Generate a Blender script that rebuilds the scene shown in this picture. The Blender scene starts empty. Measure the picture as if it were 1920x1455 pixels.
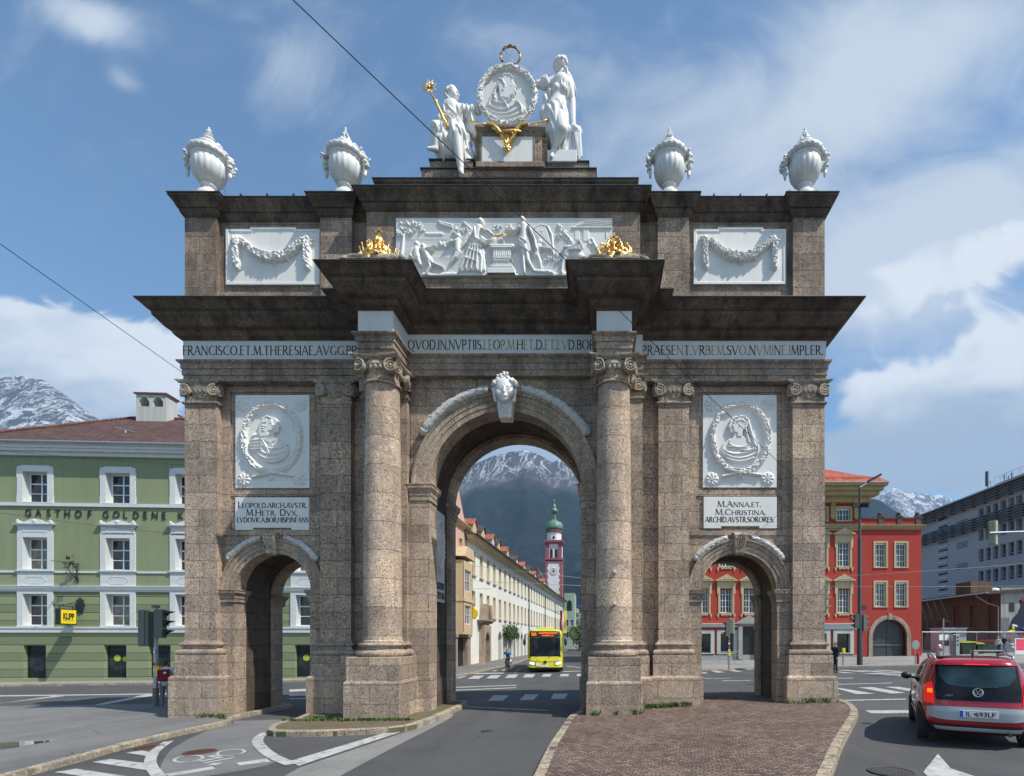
import bpy, bmesh, math, random
import numpy as np
from mathutils import Vector, Matrix
R = math.radians
sc = bpy.context.scene
# ---------------------------------------------------------------- camera
EYE = 1.76; F = 1000.0; VX, VY = 1130.0, 1198.0
cam = bpy.data.cameras.new('camera'); camo = bpy.data.objects.new('camera', cam)
sc.collection.objects.link(camo); sc.camera = camo
camo.location = (0, 0, EYE); camo.rotation_euler = (R(90), 0, 0)
cam.sensor_fit = 'HORIZONTAL'; cam.sensor_width = 36.0; cam.lens = 36.0*F/1920.0
cam.shift_x = (960.0-VX)/1920.0; cam.shift_y = (VY-727.5)/1920.0
cam.clip_start = 0.1; cam.clip_end = 30000
# ---------------------------------------------------------------- sun, sky, exposure
SUN = Vector((1.86, -1.0, 3.0)).normalized()
SUN_EL = math.asin(SUN.z); SUN_AZ = math.atan2(SUN.x, SUN.y)
ld = bpy.data.lights.new('sun', 'SUN'); ld.energy = 5.0; ld.angle = R(0.53); ld.color = (1.0, 0.95, 0.865)
lo = bpy.data.objects.new('sun', ld); sc.collection.objects.link(lo)
lo.rotation_euler = SUN.to_track_quat('Z', 'Y').to_euler(); lo.location = (30, -20, 60)
sc.view_settings.view_transform = 'Standard'; sc.view_settings.look = 'None'
sc.view_settings.exposure = 0.15; sc.view_settings.gamma = 1.0
world = bpy.data.worlds.new('World'); sc.world = world; world.use_nodes = True
SKY_STRENGTH = 0.13
def build_world():
    nt = world.node_tree; N = nt.nodes; L = nt.links
    for n in list(N): N.remove(n)
    out = N.new('ShaderNodeOutputWorld'); bg = N.new('ShaderNodeBackground')
    bg.inputs['Strength'].default_value = SKY_STRENGTH
    sky = N.new('ShaderNodeTexSky'); sky.sky_type = 'NISHITA'; sky.sun_disc = False
    sky.sun_elevation = SUN_EL; sky.sun_rotation = SUN_AZ; sky.altitude = 600
    sky.air_density = 1.0; sky.dust_density = 1.2; sky.ozone_density = 1.0
    tc = N.new('ShaderNodeTexCoord')
    def mth(op, a, b=None, c=None, clamp=False):
        n = N.new('ShaderNodeMath'); n.operation = op; n.use_clamp = clamp
        for i, v in enumerate((a, b, c)):
            if v is None: continue
            if isinstance(v, (int, float)): n.inputs[i].default_value = v
            else: L.new(v, n.inputs[i])
        return n.outputs[0]
    sp = N.new('ShaderNodeSeparateXYZ'); L.new(tc.outputs['Generated'], sp.inputs[0])
    x, y, z = sp.outputs
    yy = mth('MAXIMUM', mth('ABSOLUTE', y), .12)      # sky laid out over the northern half of the dome
    az = mth('DIVIDE', x, yy); el = mth('DIVIDE', z, yy)
    def noise(sx, sy, scale, detail, rough, dist=0.0, off=0.0, rot=0.0):
        cb = N.new('ShaderNodeCombineXYZ'); c, s = math.cos(rot), math.sin(rot)
        u = mth('ADD', mth('MULTIPLY', az, c), mth('MULTIPLY', el, s)); v = mth('ADD', mth('MULTIPLY', az, -s), mth('MULTIPLY', el, c))
        L.new(mth('MULTIPLY', u, sx), cb.inputs[0]); L.new(mth('MULTIPLY', v, sy), cb.inputs[1]); cb.inputs[2].default_value = off
        n = N.new('ShaderNodeTexNoise'); n.inputs['Scale'].default_value = scale; n.inputs['Detail'].default_value = detail
        n.inputs['Roughness'].default_value = rough; n.inputs['Distortion'].default_value = dist
        L.new(cb.outputs[0], n.inputs['Vector']); return n.outputs[0]
    def ramp(v, lo_, hi):
        n = N.new('ShaderNodeMapRange'); n.interpolation_type = 'SMOOTHSTEP'
        L.new(v, n.inputs[0]); n.inputs[1].default_value = lo_; n.inputs[2].default_value = hi
        return n.outputs[0]
    def region(lst):
        reg = None
        for (px, py, rx, ry, w, rot) in lst:
            c, s = math.cos(R(rot)), math.sin(R(rot))
            da = mth('SUBTRACT', az, (px-VX)/F); de = mth('SUBTRACT', el, (VY-py)/F)
            p = mth('DIVIDE', mth('ADD', mth('MULTIPLY', da, c), mth('MULTIPLY', de, s)), rx/F); q = mth('DIVIDE', mth('ADD', mth('MULTIPLY', da, -s), mth('MULTIPLY', de, c)), ry/F)
            d = mth('ADD', mth('MULTIPLY', p, p), mth('MULTIPLY', q, q))
            b = mth('MULTIPLY', mth('POWER', 2.718, mth('MULTIPLY', d, -1.2)), w); reg = b if reg is None else mth('ADD', reg, b)
        return reg
    n1 = noise(1.0, 1.5, 3.4, 9, 0.60, 0.8, 3.1, R(30)); n2 = noise(1.0, 1.3, 1.5, 5, 0.55, 0.4, 8.2, R(15))
    reg = region([(1400, 260, 480, 220, .36, 20), (1680, 110, 420, 170, .33, 25), (1780, 440, 330, 120, .66, 22), (1000, 60, 300, 120, .14, 0), (170, 35, 110, 45, .46, -20), (230, 150, 50, 26, .22, -30), (560, 130, 90, 90, .16, 0), (1780, 620, 300, 110, .30, 0), (900, 860, 500, 60, .2, 0), (-100, 480, 300, 60, .1, 0)])
    cir = mth('MULTIPLY', ramp(mth('ADD', mth('ADD', mth('MULTIPLY', n1, .62), mth('MULTIPLY', n2, .40)), reg), .56, 1.04), .95, clamp=True)
    n3 = noise(1.0, 1.35, 5.0, 10, 0.56, 0.5, 1.7)
    cum = region([(40, 655, 250, 100, 1.25, 0), (230, 715, 180, 90, 1.1, 0), (-250, 680, 260, 140, 1.0, 0), (1620, 860, 260, 60, .75, 0), (1870, 850, 240, 100, 1.0, 0), (1640, 735, 150, 70, .62, 0), (1900, 690, 200, 100, .7, 0), (1800, 500, 230, 80, .5, 22), (980, 850, 200, 30, .6, 0), (2200, 600, 300, 300, .6, 0)])
    cumm = ramp(mth('ADD', cum, mth('MULTIPLY', mth('SUBTRACT', n3, .5), 1.7)), .36, .62)
    n4 = noise(1.0, 2.3, 3.0, 6, 0.52, 0.3, 5.7)
    shade = ramp(mth('ADD', n4, mth('MULTIPLY', mth('SUBTRACT', el, .47), .9)), .36, .66)
    mixc = N.new('ShaderNodeMixRGB'); L.new(shade, mixc.inputs[0])
    mixc.inputs[1].default_value = (3.0, 3.75, 4.7, 1); mixc.inputs[2].default_value = (5.9, 6.3, 6.7, 1)
    skc = N.new('ShaderNodeMixRGB'); skc.blend_type = 'MULTIPLY'; skc.inputs[0].default_value = 1
    L.new(sky.outputs[0], skc.inputs[1]); skc.inputs[2].default_value = (1.02, 1.23, 1.27, 1)
    m1 = N.new('ShaderNodeMixRGB'); L.new(cir, m1.inputs[0]); L.new(skc.outputs[0], m1.inputs[1]); m1.inputs[2].default_value = (4.6, 5.15, 5.8, 1)
    m2 = N.new('ShaderNodeMixRGB'); L.new(cumm, m2.inputs[0]); L.new(m1.outputs[0], m2.inputs[1]); L.new(mixc.outputs[0], m2.inputs[2])
    L.new(m2.outputs[0], bg.inputs[0]); L.new(bg.outputs[0], out.inputs[0])
build_world()
# ---------------------------------------------------------------- helpers
ROOTM = {}
def link(o): sc.collection.objects.link(o); return o
def tag(o, label=None, cat=None, group=None, kind=None):
    for k, v in (('label', label), ('category', cat), ('group', group), ('kind', kind)):
        if v: o[k] = v
    return o
def thing(name, label, cat, loc=(0, 0, 0), rz=0.0, group=None):
    o = bpy.data.objects.new(name, None); o.empty_display_size = .2; link(o)
    o.location = loc; o.rotation_euler = (0, 0, rz)
    ROOTM[o.name] = Matrix.Translation(Vector(loc)) @ Matrix.Rotation(rz, 4, 'Z')
    return tag(o, label, cat, group)
class MB:
    def __init__(s): s.v = []; s.f = []; s.uv = None
    def add(s, vs, fs):
        n = len(s.v); s.v.extend([tuple(p) for p in vs]); s.f.extend([tuple(i+n for i in f) for f in fs]); return s
    def box(s, x0, x1, y0, y1, z0, z1):
        return s.add([(x0,y0,z0),(x1,y0,z0),(x1,y1,z0),(x0,y1,z0),(x0,y0,z1),(x1,y0,z1),(x1,y1,z1),(x0,y1,z1)],
                     [(0,3,2,1),(4,5,6,7),(0,1,5,4),(1,2,6,5),(2,3,7,6),(3,0,4,7)])
    def bar(s, p0, p1, w, h=None, up=(0,0,1)):
        h = h or w; p0 = Vector(p0); p1 = Vector(p1); d = (p1-p0)
        if d.length < 1e-6: return s
        d.normalize(); u = Vector(up)
        if abs(d.dot(u)) > .98: u = Vector((0,1,0))
        a = d.cross(u).normalized()*w/2; b = a.cross(d).normalized()*h/2
        vs = [p0-a-b, p0+a-b, p0+a+b, p0-a+b, p1-a-b, p1+a-b, p1+a+b, p1-a+b]
        return s.add(vs, [(0,3,2,1),(4,5,6,7),(0,1,5,4),(1,2,6,5),(2,3,7,6),(3,0,4,7)])
    def tube(s, p0, p1, r0, r1=None, n=10):
        r1 = r0 if r1 is None else r1; p0 = Vector(p0); p1 = Vector(p1); d = p1-p0
        if d.length < 1e-7: return s
        d.normalize(); u = Vector((0,0,1)) if abs(d.z) < .9 else Vector((1,0,0))
        a = d.cross(u).normalized(); b = d.cross(a)
        vs = []; 
        for (p, r) in ((p0, r0), (p1, r1)):
            for i in range(n):
                t = 2*math.pi*i/n; vs.append(p + (a*math.cos(t)+b*math.sin(t))*r)
        fs = [(i, (i+1) % n, n+(i+1) % n, n+i) for i in range(n)] + [tuple(range(n-1, -1, -1)), tuple(range(n, 2*n))]
        return s.add(vs, fs)
    def path(s, pts, r, n=8, close=False):
        pts = [Vector(p) for p in pts]; m = len(pts); rr = r if hasattr(r, '__len__') else [r]*m
        vs = []; pa = None
        for i, p in enumerate(pts):
            q0 = pts[(i-1) % m] if (close or i > 0) else p; q1 = pts[(i+1) % m] if (close or i < m-1) else p
            d = (q1-q0).normalized()
            if pa is None:
                u = Vector((0,0,1)) if abs(d.z) < .9 else Vector((1,0,0)); pa = d.cross(u).normalized()
            pa = (pa-d*pa.dot(d)).normalized(); b = d.cross(pa)
            for k in range(n):
                t = 2*math.pi*k/n; vs.append(p+(pa*math.cos(t)+b*math.sin(t))*rr[i])
        fs = []
        for i in range(m if close else m-1):
            j = (i+1) % m
            for k in range(n): fs.append((i*n+k, i*n+(k+1) % n, j*n+(k+1) % n, j*n+k))
        if not close: fs += [tuple(range(n-1, -1, -1)), tuple(range((m-1)*n, m*n))]
        return s.add(vs, fs)
    def ball(s, c, r, n=10, m=7, rot=None):
        r = (r, r, r) if not hasattr(r, '__len__') else r; c = Vector(c); vs = [(0,0,-1)]; 
        for j in range(1, m):
            ph = math.pi*j/m - math.pi/2
            for i in range(n):
                t = 2*math.pi*i/n; vs.append((math.cos(ph)*math.cos(t), math.cos(ph)*math.sin(t), math.sin(ph)))
        vs.append((0,0,1)); out = []
        for v in vs:
            q = Vector((v[0]*r[0], v[1]*r[1], v[2]*r[2]))
            if rot is not None: q = rot @ q
            out.append(c+q)
        fs = [(0, 1+(i+1) % n, 1+i) for i in range(n)]
        for j in range(m-2):
            for i in range(n):
                a = 1+j*n; fs.append((a+i, a+(i+1) % n, a+n+(i+1) % n, a+n+i))
        a = 1+(m-2)*n; L_ = len(vs)-1
        fs += [(a+i, a+(i+1) % n, L_) for i in range(n)]
        return s.add(out, fs)
    def cap(s, p0, p1, r0, r1=None, n=12):
        r1 = r0 if r1 is None else r1
        s.tube(p0, p1, r0, r1, n); s.ball(p0, r0, n, 8); return s.ball(p1, r1, n, 8)
    def lathe(s, prof, c=(0,0,0), n=32, mod=None, full=True):
        vs = []; m = len(prof)
        for k, (r, z) in enumerate(prof):
            for i in range(n):
                t = 2*math.pi*i/n; q = r*(mod(k, t) if mod else 1.0)
                vs.append((c[0]+q*math.cos(t), c[1]+q*math.sin(t), c[2]+z))
        fs = [(k*n+i, k*n+(i+1) % n, (k+1)*n+(i+1) % n, (k+1)*n+i) for k in range(m-1) for i in range(n)]
        fs += [tuple(range(n-1, -1, -1)), tuple(range((m-1)*n, m*n))]
        return s.add(vs, fs)
    def prism(s, poly, y0, y1):            # poly in (x,z), seen from -y counter-clockwise
        n = len(poly); vs = [(x, y0, z) for x, z in poly]+[(x, y1, z) for x, z in poly]
        fs = [tuple(range(n)), tuple(range(2*n-1, n-1, -1))]
        fs += [(i, n+i, n+(i+1) % n, (i+1) % n) for i in range(n)]
        return s.add(vs, fs)
    def grid(s, nu, nv, fn):
        vs = [fn(i/nu, j/nv) for j in range(nv+1) for i in range(nu+1)]
        fs = [(j*(nu+1)+i, j*(nu+1)+i+1, (j+1)*(nu+1)+i+1, (j+1)*(nu+1)+i) for j in range(nv) for i in range(nu)]
        return s.add(vs, fs)
    def tf(s, M): s.v = [tuple(M @ Vector(p)) for p in s.v]; return s
    def join(s, o): return s.add(o.v, o.f)
def mesh(name, mb, mat, smooth=False, M=None, fix=True):
    me = bpy.data.meshes.new(name)
    vs = [tuple(M @ Vector(p)) for p in mb.v] if M is not None else mb.v
    me.from_pydata(vs, [], mb.f)
    if fix:
        bm = bmesh.new(); bm.from_mesh(me); bmesh.ops.recalc_face_normals(bm, faces=bm.faces); bm.to_mesh(me); bm.free()
    if mat is not None: me.materials.append(mat)
    if smooth:
        me.polygons.foreach_set('use_smooth', [True]*len(me.polygons))
        if smooth != 'all':
            try: me.set_sharp_from_angle(angle=R(smooth if smooth > 1 else 40))
            except Exception: pass
    me.update(); return me
def part(name, mb, mat, parent=None, smooth=False, world=True, label=None, cat=None, kind=None, group=None, fix=True, bev=0):
    """link mb as ONE mesh object; world coordinates are turned into the parent's"""
    M = None
    if parent is not None and world: M = ROOTM[parent.name].inverted()
    me = mesh(name, mb, mat, smooth, M, fix)
    o = link(bpy.data.objects.new(name, me))
    if parent is not None:
        o.parent = parent; ROOTM[o.name] = ROOTM[parent.name]
    else: ROOTM[o.name] = Matrix.Identity(4)
    if bev:
        b = o.modifiers.new('bevel', 'BEVEL'); b.width = bev; b.segments = 2; b.limit_method = 'ANGLE'; b.angle_limit = R(40)
    return tag(o, label, cat, group, kind)
MC = {}
def inst(name, key, build, mat, parent, loc, rz=0.0, smooth=False):
    """a part that shares its mesh with its repeats"""
    if key not in MC: MC[key] = mesh(name, build(), mat, smooth)
    o = link(bpy.data.objects.new(name, MC[key])); o.parent = parent; o.location = loc; o.rotation_euler = (0, 0, rz)
    ROOTM[o.name] = ROOTM[parent.name] @ Matrix.Translation(Vector(loc)) @ Matrix.Rotation(rz, 4, 'Z')
    return o
def copy_tree(o, parent=None):
    c = o.copy(); link(c); c.parent = parent
    ROOTM[c.name] = ROOTM[o.name]
    for ch in [k for k in bpy.data.objects if k.parent == o]: copy_tree(ch, c)
    return c
def children_of(o): return [k for k in bpy.data.objects if k.parent == o]
def remesh(o, vox, sm=3):
    m = o.modifiers.new('remesh', 'REMESH'); m.mode = 'VOXEL'; m.voxel_size = vox; m.use_smooth_shade = True
    if sm:
        q = o.modifiers.new('smooth', 'SMOOTH'); q.factor = .5; q.iterations = sm
    return o
def P(px, py, Y): return Vector(((px-VX)*Y/F, Y, EYE+(VY-py)*Y/F))
def ss(t): t = max(0.0, min(1.0, t)); return t*t*(3-2*t)
def g(x, y):                                   # height of the street surface
    a = ss((y-15)/25.0)
    kx = .026*(1-a)+(.014 if x < 8 else .030)*a
    dx = 40*math.tanh((x-8)/40.0)
    if x < 8: kk = kx
    else: kk = .026*(1-a)+.024*a
    kk = .026*(1-a)+(.014+.012*ss((x+5)/26.0))*a
    return kk*dx - .45*ss((y-14)/28.0) - .5*ss((y-50)/150.0)
def G(px, py, off=0.0):                        # ground point seen at a pixel
    Y = 1.8*F/(py-VY)
    for _ in range(60):
        X = (px-VX)*Y/F; Yn = (EYE-g(X, Y)-off)*F/(py-VY); Y = .5*Y+.5*Yn
    return Vector(((px-VX)*Y/F, Y, 0))
# ---------------------------------------------------------------- materials
def newmat(name):
    m = bpy.data.materials.new(name); m.use_nodes = True; nt = m.node_tree
    b = nt.nodes['Principled BSDF']; return m, nt, b
class NT:
    def __init__(s, nt): s.nt = nt; s.N = nt.nodes; s.L = nt.links
    def n(s, t, **kw):
        o = s.N.new(t)
        for k, v in kw.items(): setattr(o, k, v)
        return o
    def set(s, sock, v):
        if isinstance(v, bpy.types.NodeSocket): s.L.new(v, sock)
        else: sock.default_value = v
    def co(s, which='Object'): return s.n('ShaderNodeTexCoord').outputs[which]
    def mapg(s, vec, scale=(1,1,1), rot=(0,0,0), loc=(0,0,0)):
        m = s.n('ShaderNodeMapping'); s.L.new(vec, m.inputs[0]); m.inputs['Scale'].default_value = scale
        m.inputs['Rotation'].default_value = rot; m.inputs['Location'].default_value = loc; return m.outputs[0]
    def noise(s, vec, scale, detail=4, rough=.55, dist=0):
        m = s.n('ShaderNodeTexNoise'); s.L.new(vec, m.inputs['Vector']); m.inputs['Scale'].default_value = scale
        m.inputs['Detail'].default_value = detail; m.inputs['Roughness'].default_value = rough; m.inputs['Distortion'].default_value = dist
        return m.outputs[0]
    def vor(s, vec, scale, out='Distance', feature='F1'):
        m = s.n('ShaderNodeTexVoronoi', feature=feature); s.L.new(vec, m.inputs['Vector']); m.inputs['Scale'].default_value = scale
        return m.outputs[out]
    def ramp(s, f, stops, interp='LINEAR'):
        r = s.n('ShaderNodeValToRGB'); s.L.new(f, r.inputs[0]); cr = r.color_ramp; cr.interpolation = interp
        while len(cr.elements) < len(stops): cr.elements.new(.5)
        for e, (p, c) in zip(cr.elements, stops):
            e.position = p; e.color = (c, c, c, 1) if not hasattr(c, '__len__') else (*c[:3], 1)
        return r.outputs[0]
    def mix(s, f, a, b, mode='MIX'):
        m = s.n('ShaderNodeMixRGB', blend_type=mode); s.set(m.inputs[0], f)
        for i, v in ((1, a), (2, b)):
            if isinstance(v, bpy.types.NodeSocket): s.L.new(v, m.inputs[i])
            else: m.inputs[i].default_value = (*v[:3], 1) if hasattr(v, '__len__') else (v, v, v, 1)
        return m.outputs[0]
    def math(s, op, a, b=0, c=0, clamp=False):
        m = s.n('ShaderNodeMath', operation=op); m.use_clamp = clamp
        s.set(m.inputs[0], a); s.set(m.inputs[1], b); s.set(m.inputs[2], c); return m.outputs[0]
    def bump(s, h, strength, dist, bsdf):
        b = s.n('ShaderNodeBump'); b.inputs['Strength'].default_value = strength; b.inputs['Distance'].default_value = dist
        s.L.new(h, b.inputs['Height']); s.L.new(b.outputs[0], bsdf.inputs['Normal']); return b
def plain(name, col, rough=.7, metal=0.0, var=.12, scale=3.0, bump=0.0, bscale=40, spec=None, fine=.0, coat=0):
    m, nt, b = newmat(name); t = NT(nt); v = t.co()
    n = t.noise(v, scale, 5, .6)
    f = t.ramp(n, [(.3, 1-var), (.7, 1+var)])
    c = t.mix(1.0, col, f, 'MULTIPLY')
    if fine: c = t.mix(1.0, c, t.ramp(t.noise(v, bscale, 2, .6), [(.3, 1-fine), (.7, 1+fine)]), 'MULTIPLY')
    t.L.new(c, b.inputs['Base Color']); b.inputs['Roughness'].default_value = rough; b.inputs['Metallic'].default_value = metal
    if spec is not None: b.inputs['Specular IOR Level'].default_value = spec
    if coat: b.inputs['Coat Weight'].default_value = coat; b.inputs['Coat Roughness'].default_value = .03
    if bump: t.bump(t.noise(v, bscale, 4, .6), bump, .01, b)
    return m
def stone(name, tint=(1, 1, 1), dark=0.0, bw=.95, bh=.47, joints=True, soot=0.0):
    """pink-brown conglomerate: pebbles in a cement, open pores, ashlar joints"""
    m, nt, b = newmat(name); t = NT(nt); v = t.co()
    sp = t.n('ShaderNodeSeparateXYZ'); t.L.new(v, sp.inputs[0])
    cb = t.n('ShaderNodeCombineXYZ'); t.L.new(t.math('ADD', sp.outputs[0], sp.outputs[1]), cb.inputs[0]); t.L.new(sp.outputs[2], cb.inputs[1])
    wob = t.mix(.03, cb.outputs[0], t.n('ShaderNodeTexNoise').outputs['Color'], 'ADD')
    dv = t.mix(.06, v, t.n('ShaderNodeTexNoise').outputs['Color'], 'ADD')
    peb = t.vor(dv, 19, 'Color'); sepc = t.n('ShaderNodeSeparateColor'); t.L.new(peb, sepc.inputs[0])
    c1 = t.ramp(sepc.outputs[0], [(0, (.16, .125, .10)), (.22, (.30, .24, .195)), (.5, (.42, .35, .29)), (.72, (.36, .295, .245)), (.88, (.54, .48, .42)), (1, (.68, .62, .55))])
    peb2 = t.vor(v, 45, 'Color'); sep2 = t.n('ShaderNodeSeparateColor'); t.L.new(peb2, sep2.inputs[0])
    c1 = t.mix(.45, c1, t.ramp(sep2.outputs[1], [(0, (.12, .09, .075)), (.3, (.36, .295, .245)), (.8, (.47, .40, .34)), (1, (.70, .64, .57))]))
    c1 = t.mix(.45, c1, (.42, .35, .285))
    big = t.noise(v, .9, 6, .68)
    c2 = t.mix(1.0, c1, t.ramp(big, [(.28, (.66, .63, .62)), (.48, (.98, .97, .96)), (.60, (1.08, 1.03, .93)), (.74, (1.24, 1.22, 1.16))]), 'MULTIPLY')
    if joints:
        br = t.n('ShaderNodeTexBrick'); t.L.new(wob, br.inputs['Vector']); br.offset = .5
        br.inputs['Scale'].default_value = 1.0; br.inputs['Brick Width'].default_value = bw; br.inputs['Row Height'].default_value = bh
        br.inputs['Mortar Size'].default_value = .011; br.inputs['Mortar Smooth'].default_value = .3; br.inputs['Bias'].default_value = 0
        br.inputs['Color1'].default_value = (.76, .745, .75, 1); br.inputs['Color2'].default_value = (1.18, 1.16, 1.12, 1); br.inputs['Mortar'].default_value = (.60, .56, .52, 1)
        c2 = t.mix(1.0, c2, br.outputs['Color'], 'MULTIPLY')
    pores = t.ramp(t.noise(v, 36, 3, .65), [(.38, 0), (.44, 1)])
    pores2 = t.ramp(t.noise(v, 5, 3, .7), [(.52, 0), (.66, 1)])
    pp = t.math('MAXIMUM', pores, pores2)
    c3 = t.mix(pp, (.055, .042, .035), c2)
    # rain streaks of soot
    ms = t.mapg(v, (1.6, 1.6, .22)); st = t.ramp(t.noise(ms, 1.6, 6, .7), [(.42, 0), (.66, 1)])
    hz_ = t.n('ShaderNodeMapRange'); t.L.new(t.n('ShaderNodeSeparateXYZ').outputs[0], hz_.inputs[0]); szz = t.n('ShaderNodeSeparateXYZ'); t.L.new(v, szz.inputs[0]); t.L.new(szz.outputs[2], hz_.inputs[0]); hz_.inputs[1].default_value = 7.6; hz_.inputs[2].default_value = 10.4
    up_ = t.math('MULTIPLY', hz_.outputs[0], t.ramp(t.noise(v, 1.4, 5, .7), [(.32, .08), (.62, .50)]))
    c4 = t.mix(t.math('ADD', t.math('MULTIPLY', st, .42+soot), up_, 0, True), c3, (.085, .066, .055))
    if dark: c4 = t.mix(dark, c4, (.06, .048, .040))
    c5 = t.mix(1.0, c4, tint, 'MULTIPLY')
    t.L.new(c5, b.inputs['Base Color']); b.inputs['Roughness'].default_value = .9; b.inputs['Specular IOR Level'].default_value = .25
    hh = t.math('ADD', t.math('MULTIPLY', pp, 1.0), t.math('MULTIPLY', t.noise(v, 70, 3, .7), .5))
    if joints: hh = t.math('SUBTRACT', hh, t.math('MULTIPLY', br.outputs['Fac'], 1.2))
    t.bump(hh, .8, .012, b)
    return m
S = {}
S['stone'] = stone('conglomerate', (1.19, 1.145, 1.115))
S['stone_shaft'] = stone('conglomerate_shaft', (1.50, 1.42, 1.36), bw=4.0, bh=.72)
S['stone_cornice'] = stone('sooty_conglomerate', (.72, .68, .65), dark=.36, bw=1.6, bh=3.0, soot=.25)
S['stone_shade'] = stone('passage_conglomerate', (.60, .57, .56), dark=.50, soot=.3)  # passage shade put into the stone colour, along with some soot
S['stone_arch'] = stone('moulded_conglomerate', (1.08, 1.04, 1.01), joints=False, soot=.12)
S['stone_cap'] = stone('grey_capital_stone', (1.15, 1.17, 1.15), joints=False, soot=.2)
def white_marble(name, col, dirt=.25, scales=0):
    m, nt, b = newmat(name); t = NT(nt); v = t.co()
    dirt_noise = t.noise(t.mapg(v, (2, 2, .5)), 2.0, 6, .65)  # streaky noise that spreads the dirt
    c = t.mix(t.math('MULTIPLY', t.ramp(dirt_noise, [(.45, 0), (.75, 1)]), dirt), col, (.42, .42, .42))
    c = t.mix(.10, c, t.ramp(t.noise(v, 30, 3, .6), [(.3, .55), (.7, 1)]), 'MULTIPLY')
    if scales:
        e = t.ramp(t.vor(t.mapg(v, (1, 1, 1.2)), scales, 'Distance', 'DISTANCE_TO_EDGE'), [(0, .35), (.07, 1)]); c = t.mix(e, (.22, .21, .20), c)
    t.L.new(c, b.inputs['Base Color']); b.inputs['Roughness'].default_value = .55
    t.bump(t.noise(v, 60, 3, .6), .12, .004, b); return m
S['white'] = white_marble('painted_white_marble', (.75, .735, .70))
S['statue'] = white_marble('white_statue_marble', (.74, .73, .70), .55)
S['tablet'] = white_marble('grey_white_marble', (.62, .61, .585), .35)
S['garland'] = white_marble('weathered_garland_marble', (.56, .545, .515), .5, 4.5)
S['bronze'] = plain('dark_gilt_bronze', (.30, .19, .07), .35, .9, .4, 14); S['gold'] = plain('gilding', (.80, .50, .17), .40, 1.0, .38, 11, .5, 60)
S['goldpaint'] = plain('worn_gilt_letter', (.40, .30, .10), .5, .3, .2, 20)
S['ink'] = plain('dark_letter', (.045, .04, .035), .8)
S['lead'] = plain('dark_sheet_metal', (.075, .080, .075), .5, .6, .2, 4, .2, 8)
def asphalt(name, col, cracks=.5):
    m, nt, b = newmat(name); t = NT(nt); v = t.co()
    big = t.noise(v, .22, 5, .6, .6); mid = t.noise(v, 1.7, 6, .65)
    tr = t.noise(t.mapg(v, (1.2, .10, 1)), 1.0, 4, .6)
    f = t.math('ADD', t.math('MULTIPLY', big, .5), t.math('ADD', t.math('MULTIPLY', mid, .25), t.math('MULTIPLY', tr, .3)))
    c = t.mix(1.0, col, t.ramp(f, [(.34, .62), (.50, 1.0), (.68, 1.32)]), 'MULTIPLY')
    gr = t.vor(v, 130, 'Color'); s2 = t.n('ShaderNodeSeparateColor'); t.L.new(gr, s2.inputs[0])
    c = t.mix(1.0, c, t.ramp(s2.outputs[0], [(0, .72), (.6, 1.0), (.93, 1.15), (1, 1.9)]), 'MULTIPLY')
    ck = t.vor(t.mix(.25, v, t.n('ShaderNodeTexNoise').outputs['Color'], 'ADD'), .45, 'Distance', 'DISTANCE_TO_EDGE')
    ckm = t.math('MULTIPLY', t.ramp(ck, [(0, 1), (.008, 0)]), t.ramp(t.noise(v, .5, 2), [(.5, 0), (.6, cracks)]))
    c = t.mix(ckm, c, (.02, .02, .02))
    c = t.mix(t.ramp(t.noise(v, 1.1, 7, .7, .4), [(.63, 0), (.72, .45)]), c, (.025, .025, .025))
    t.L.new(c, b.inputs['Base Color']); b.inputs['Roughness'].default_value = .82
    t.bump(t.noise(v, 160, 2, .6), .35, .006, b); return m
S['asphalt'] = asphalt('asphalt', (.066, .066, .067))
S['asphalt_old'] = asphalt('grey_old_asphalt', (.15, .147, .142), .8)
S['paving'] = asphalt('pale_pavement', (.235, .23, .222), .3)
def cobble(name):
    m, nt, b = newmat(name); t = NT(nt); v = t.co()
    n = t.n('ShaderNodeTexNoise'); t.L.new(v, n.inputs['Vector']); n.inputs['Scale'].default_value = 1.4
    sub = t.mix(1.0, n.outputs['Color'], (.5, .5, .5), 'SUBTRACT')
    wv = t.mix(.22, v, sub, 'ADD')
    wv2 = t.mapg(wv, (1, 1, .0), (0, 0, R(9)))
    br = t.n('ShaderNodeTexBrick'); t.L.new(wv2, br.inputs['Vector']); br.offset = .5
    br.inputs['Scale'].default_value = 1; br.inputs['Brick Width'].default_value = .115; br.inputs['Row Height'].default_value = .085
    br.inputs['Mortar Size'].default_value = .011; br.inputs['Mortar Smooth'].default_value = .6
    br.inputs['Color1'].default_value = (.60, .58, .58, 1); br.inputs['Color2'].default_value = (1.35, 1.3, 1.25, 1); br.inputs['Mortar'].default_value = (.32, .30, .27, 1)
    base = t.ramp(t.noise(v, .8, 5, .65), [(.3, (.125, .084, .070)), (.5, (.165, .112, .092)), (.7, (.20, .155, .132))])
    c = t.mix(1.0, base, br.outputs['Color'], 'MULTIPLY')
    c = t.mix(.8, c, t.ramp(t.noise(v, 9, 5, .75), [(.3, .5), (.7, 1.5)]), 'MULTIPLY')
    moss = t.math('MULTIPLY', br.outputs['Fac'], t.ramp(t.noise(v, 1.2, 3), [(.5, 0), (.65, .6)]))
    c = t.mix(moss, c, (.09, .11, .04))
    t.L.new(c, b.inputs['Base Color']); b.inputs['Roughness'].default_value = .85
    hh = t.math('ADD', t.math('MULTIPLY', t.math('SUBTRACT', 1.0, br.outputs['Fac']), 1.0), t.math('MULTIPLY', t.noise(v, 40, 3, .6), .35))
    t.bump(hh, .9, .012, b); return m
S['cobble'] = cobble('porphyry_setts')
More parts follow.
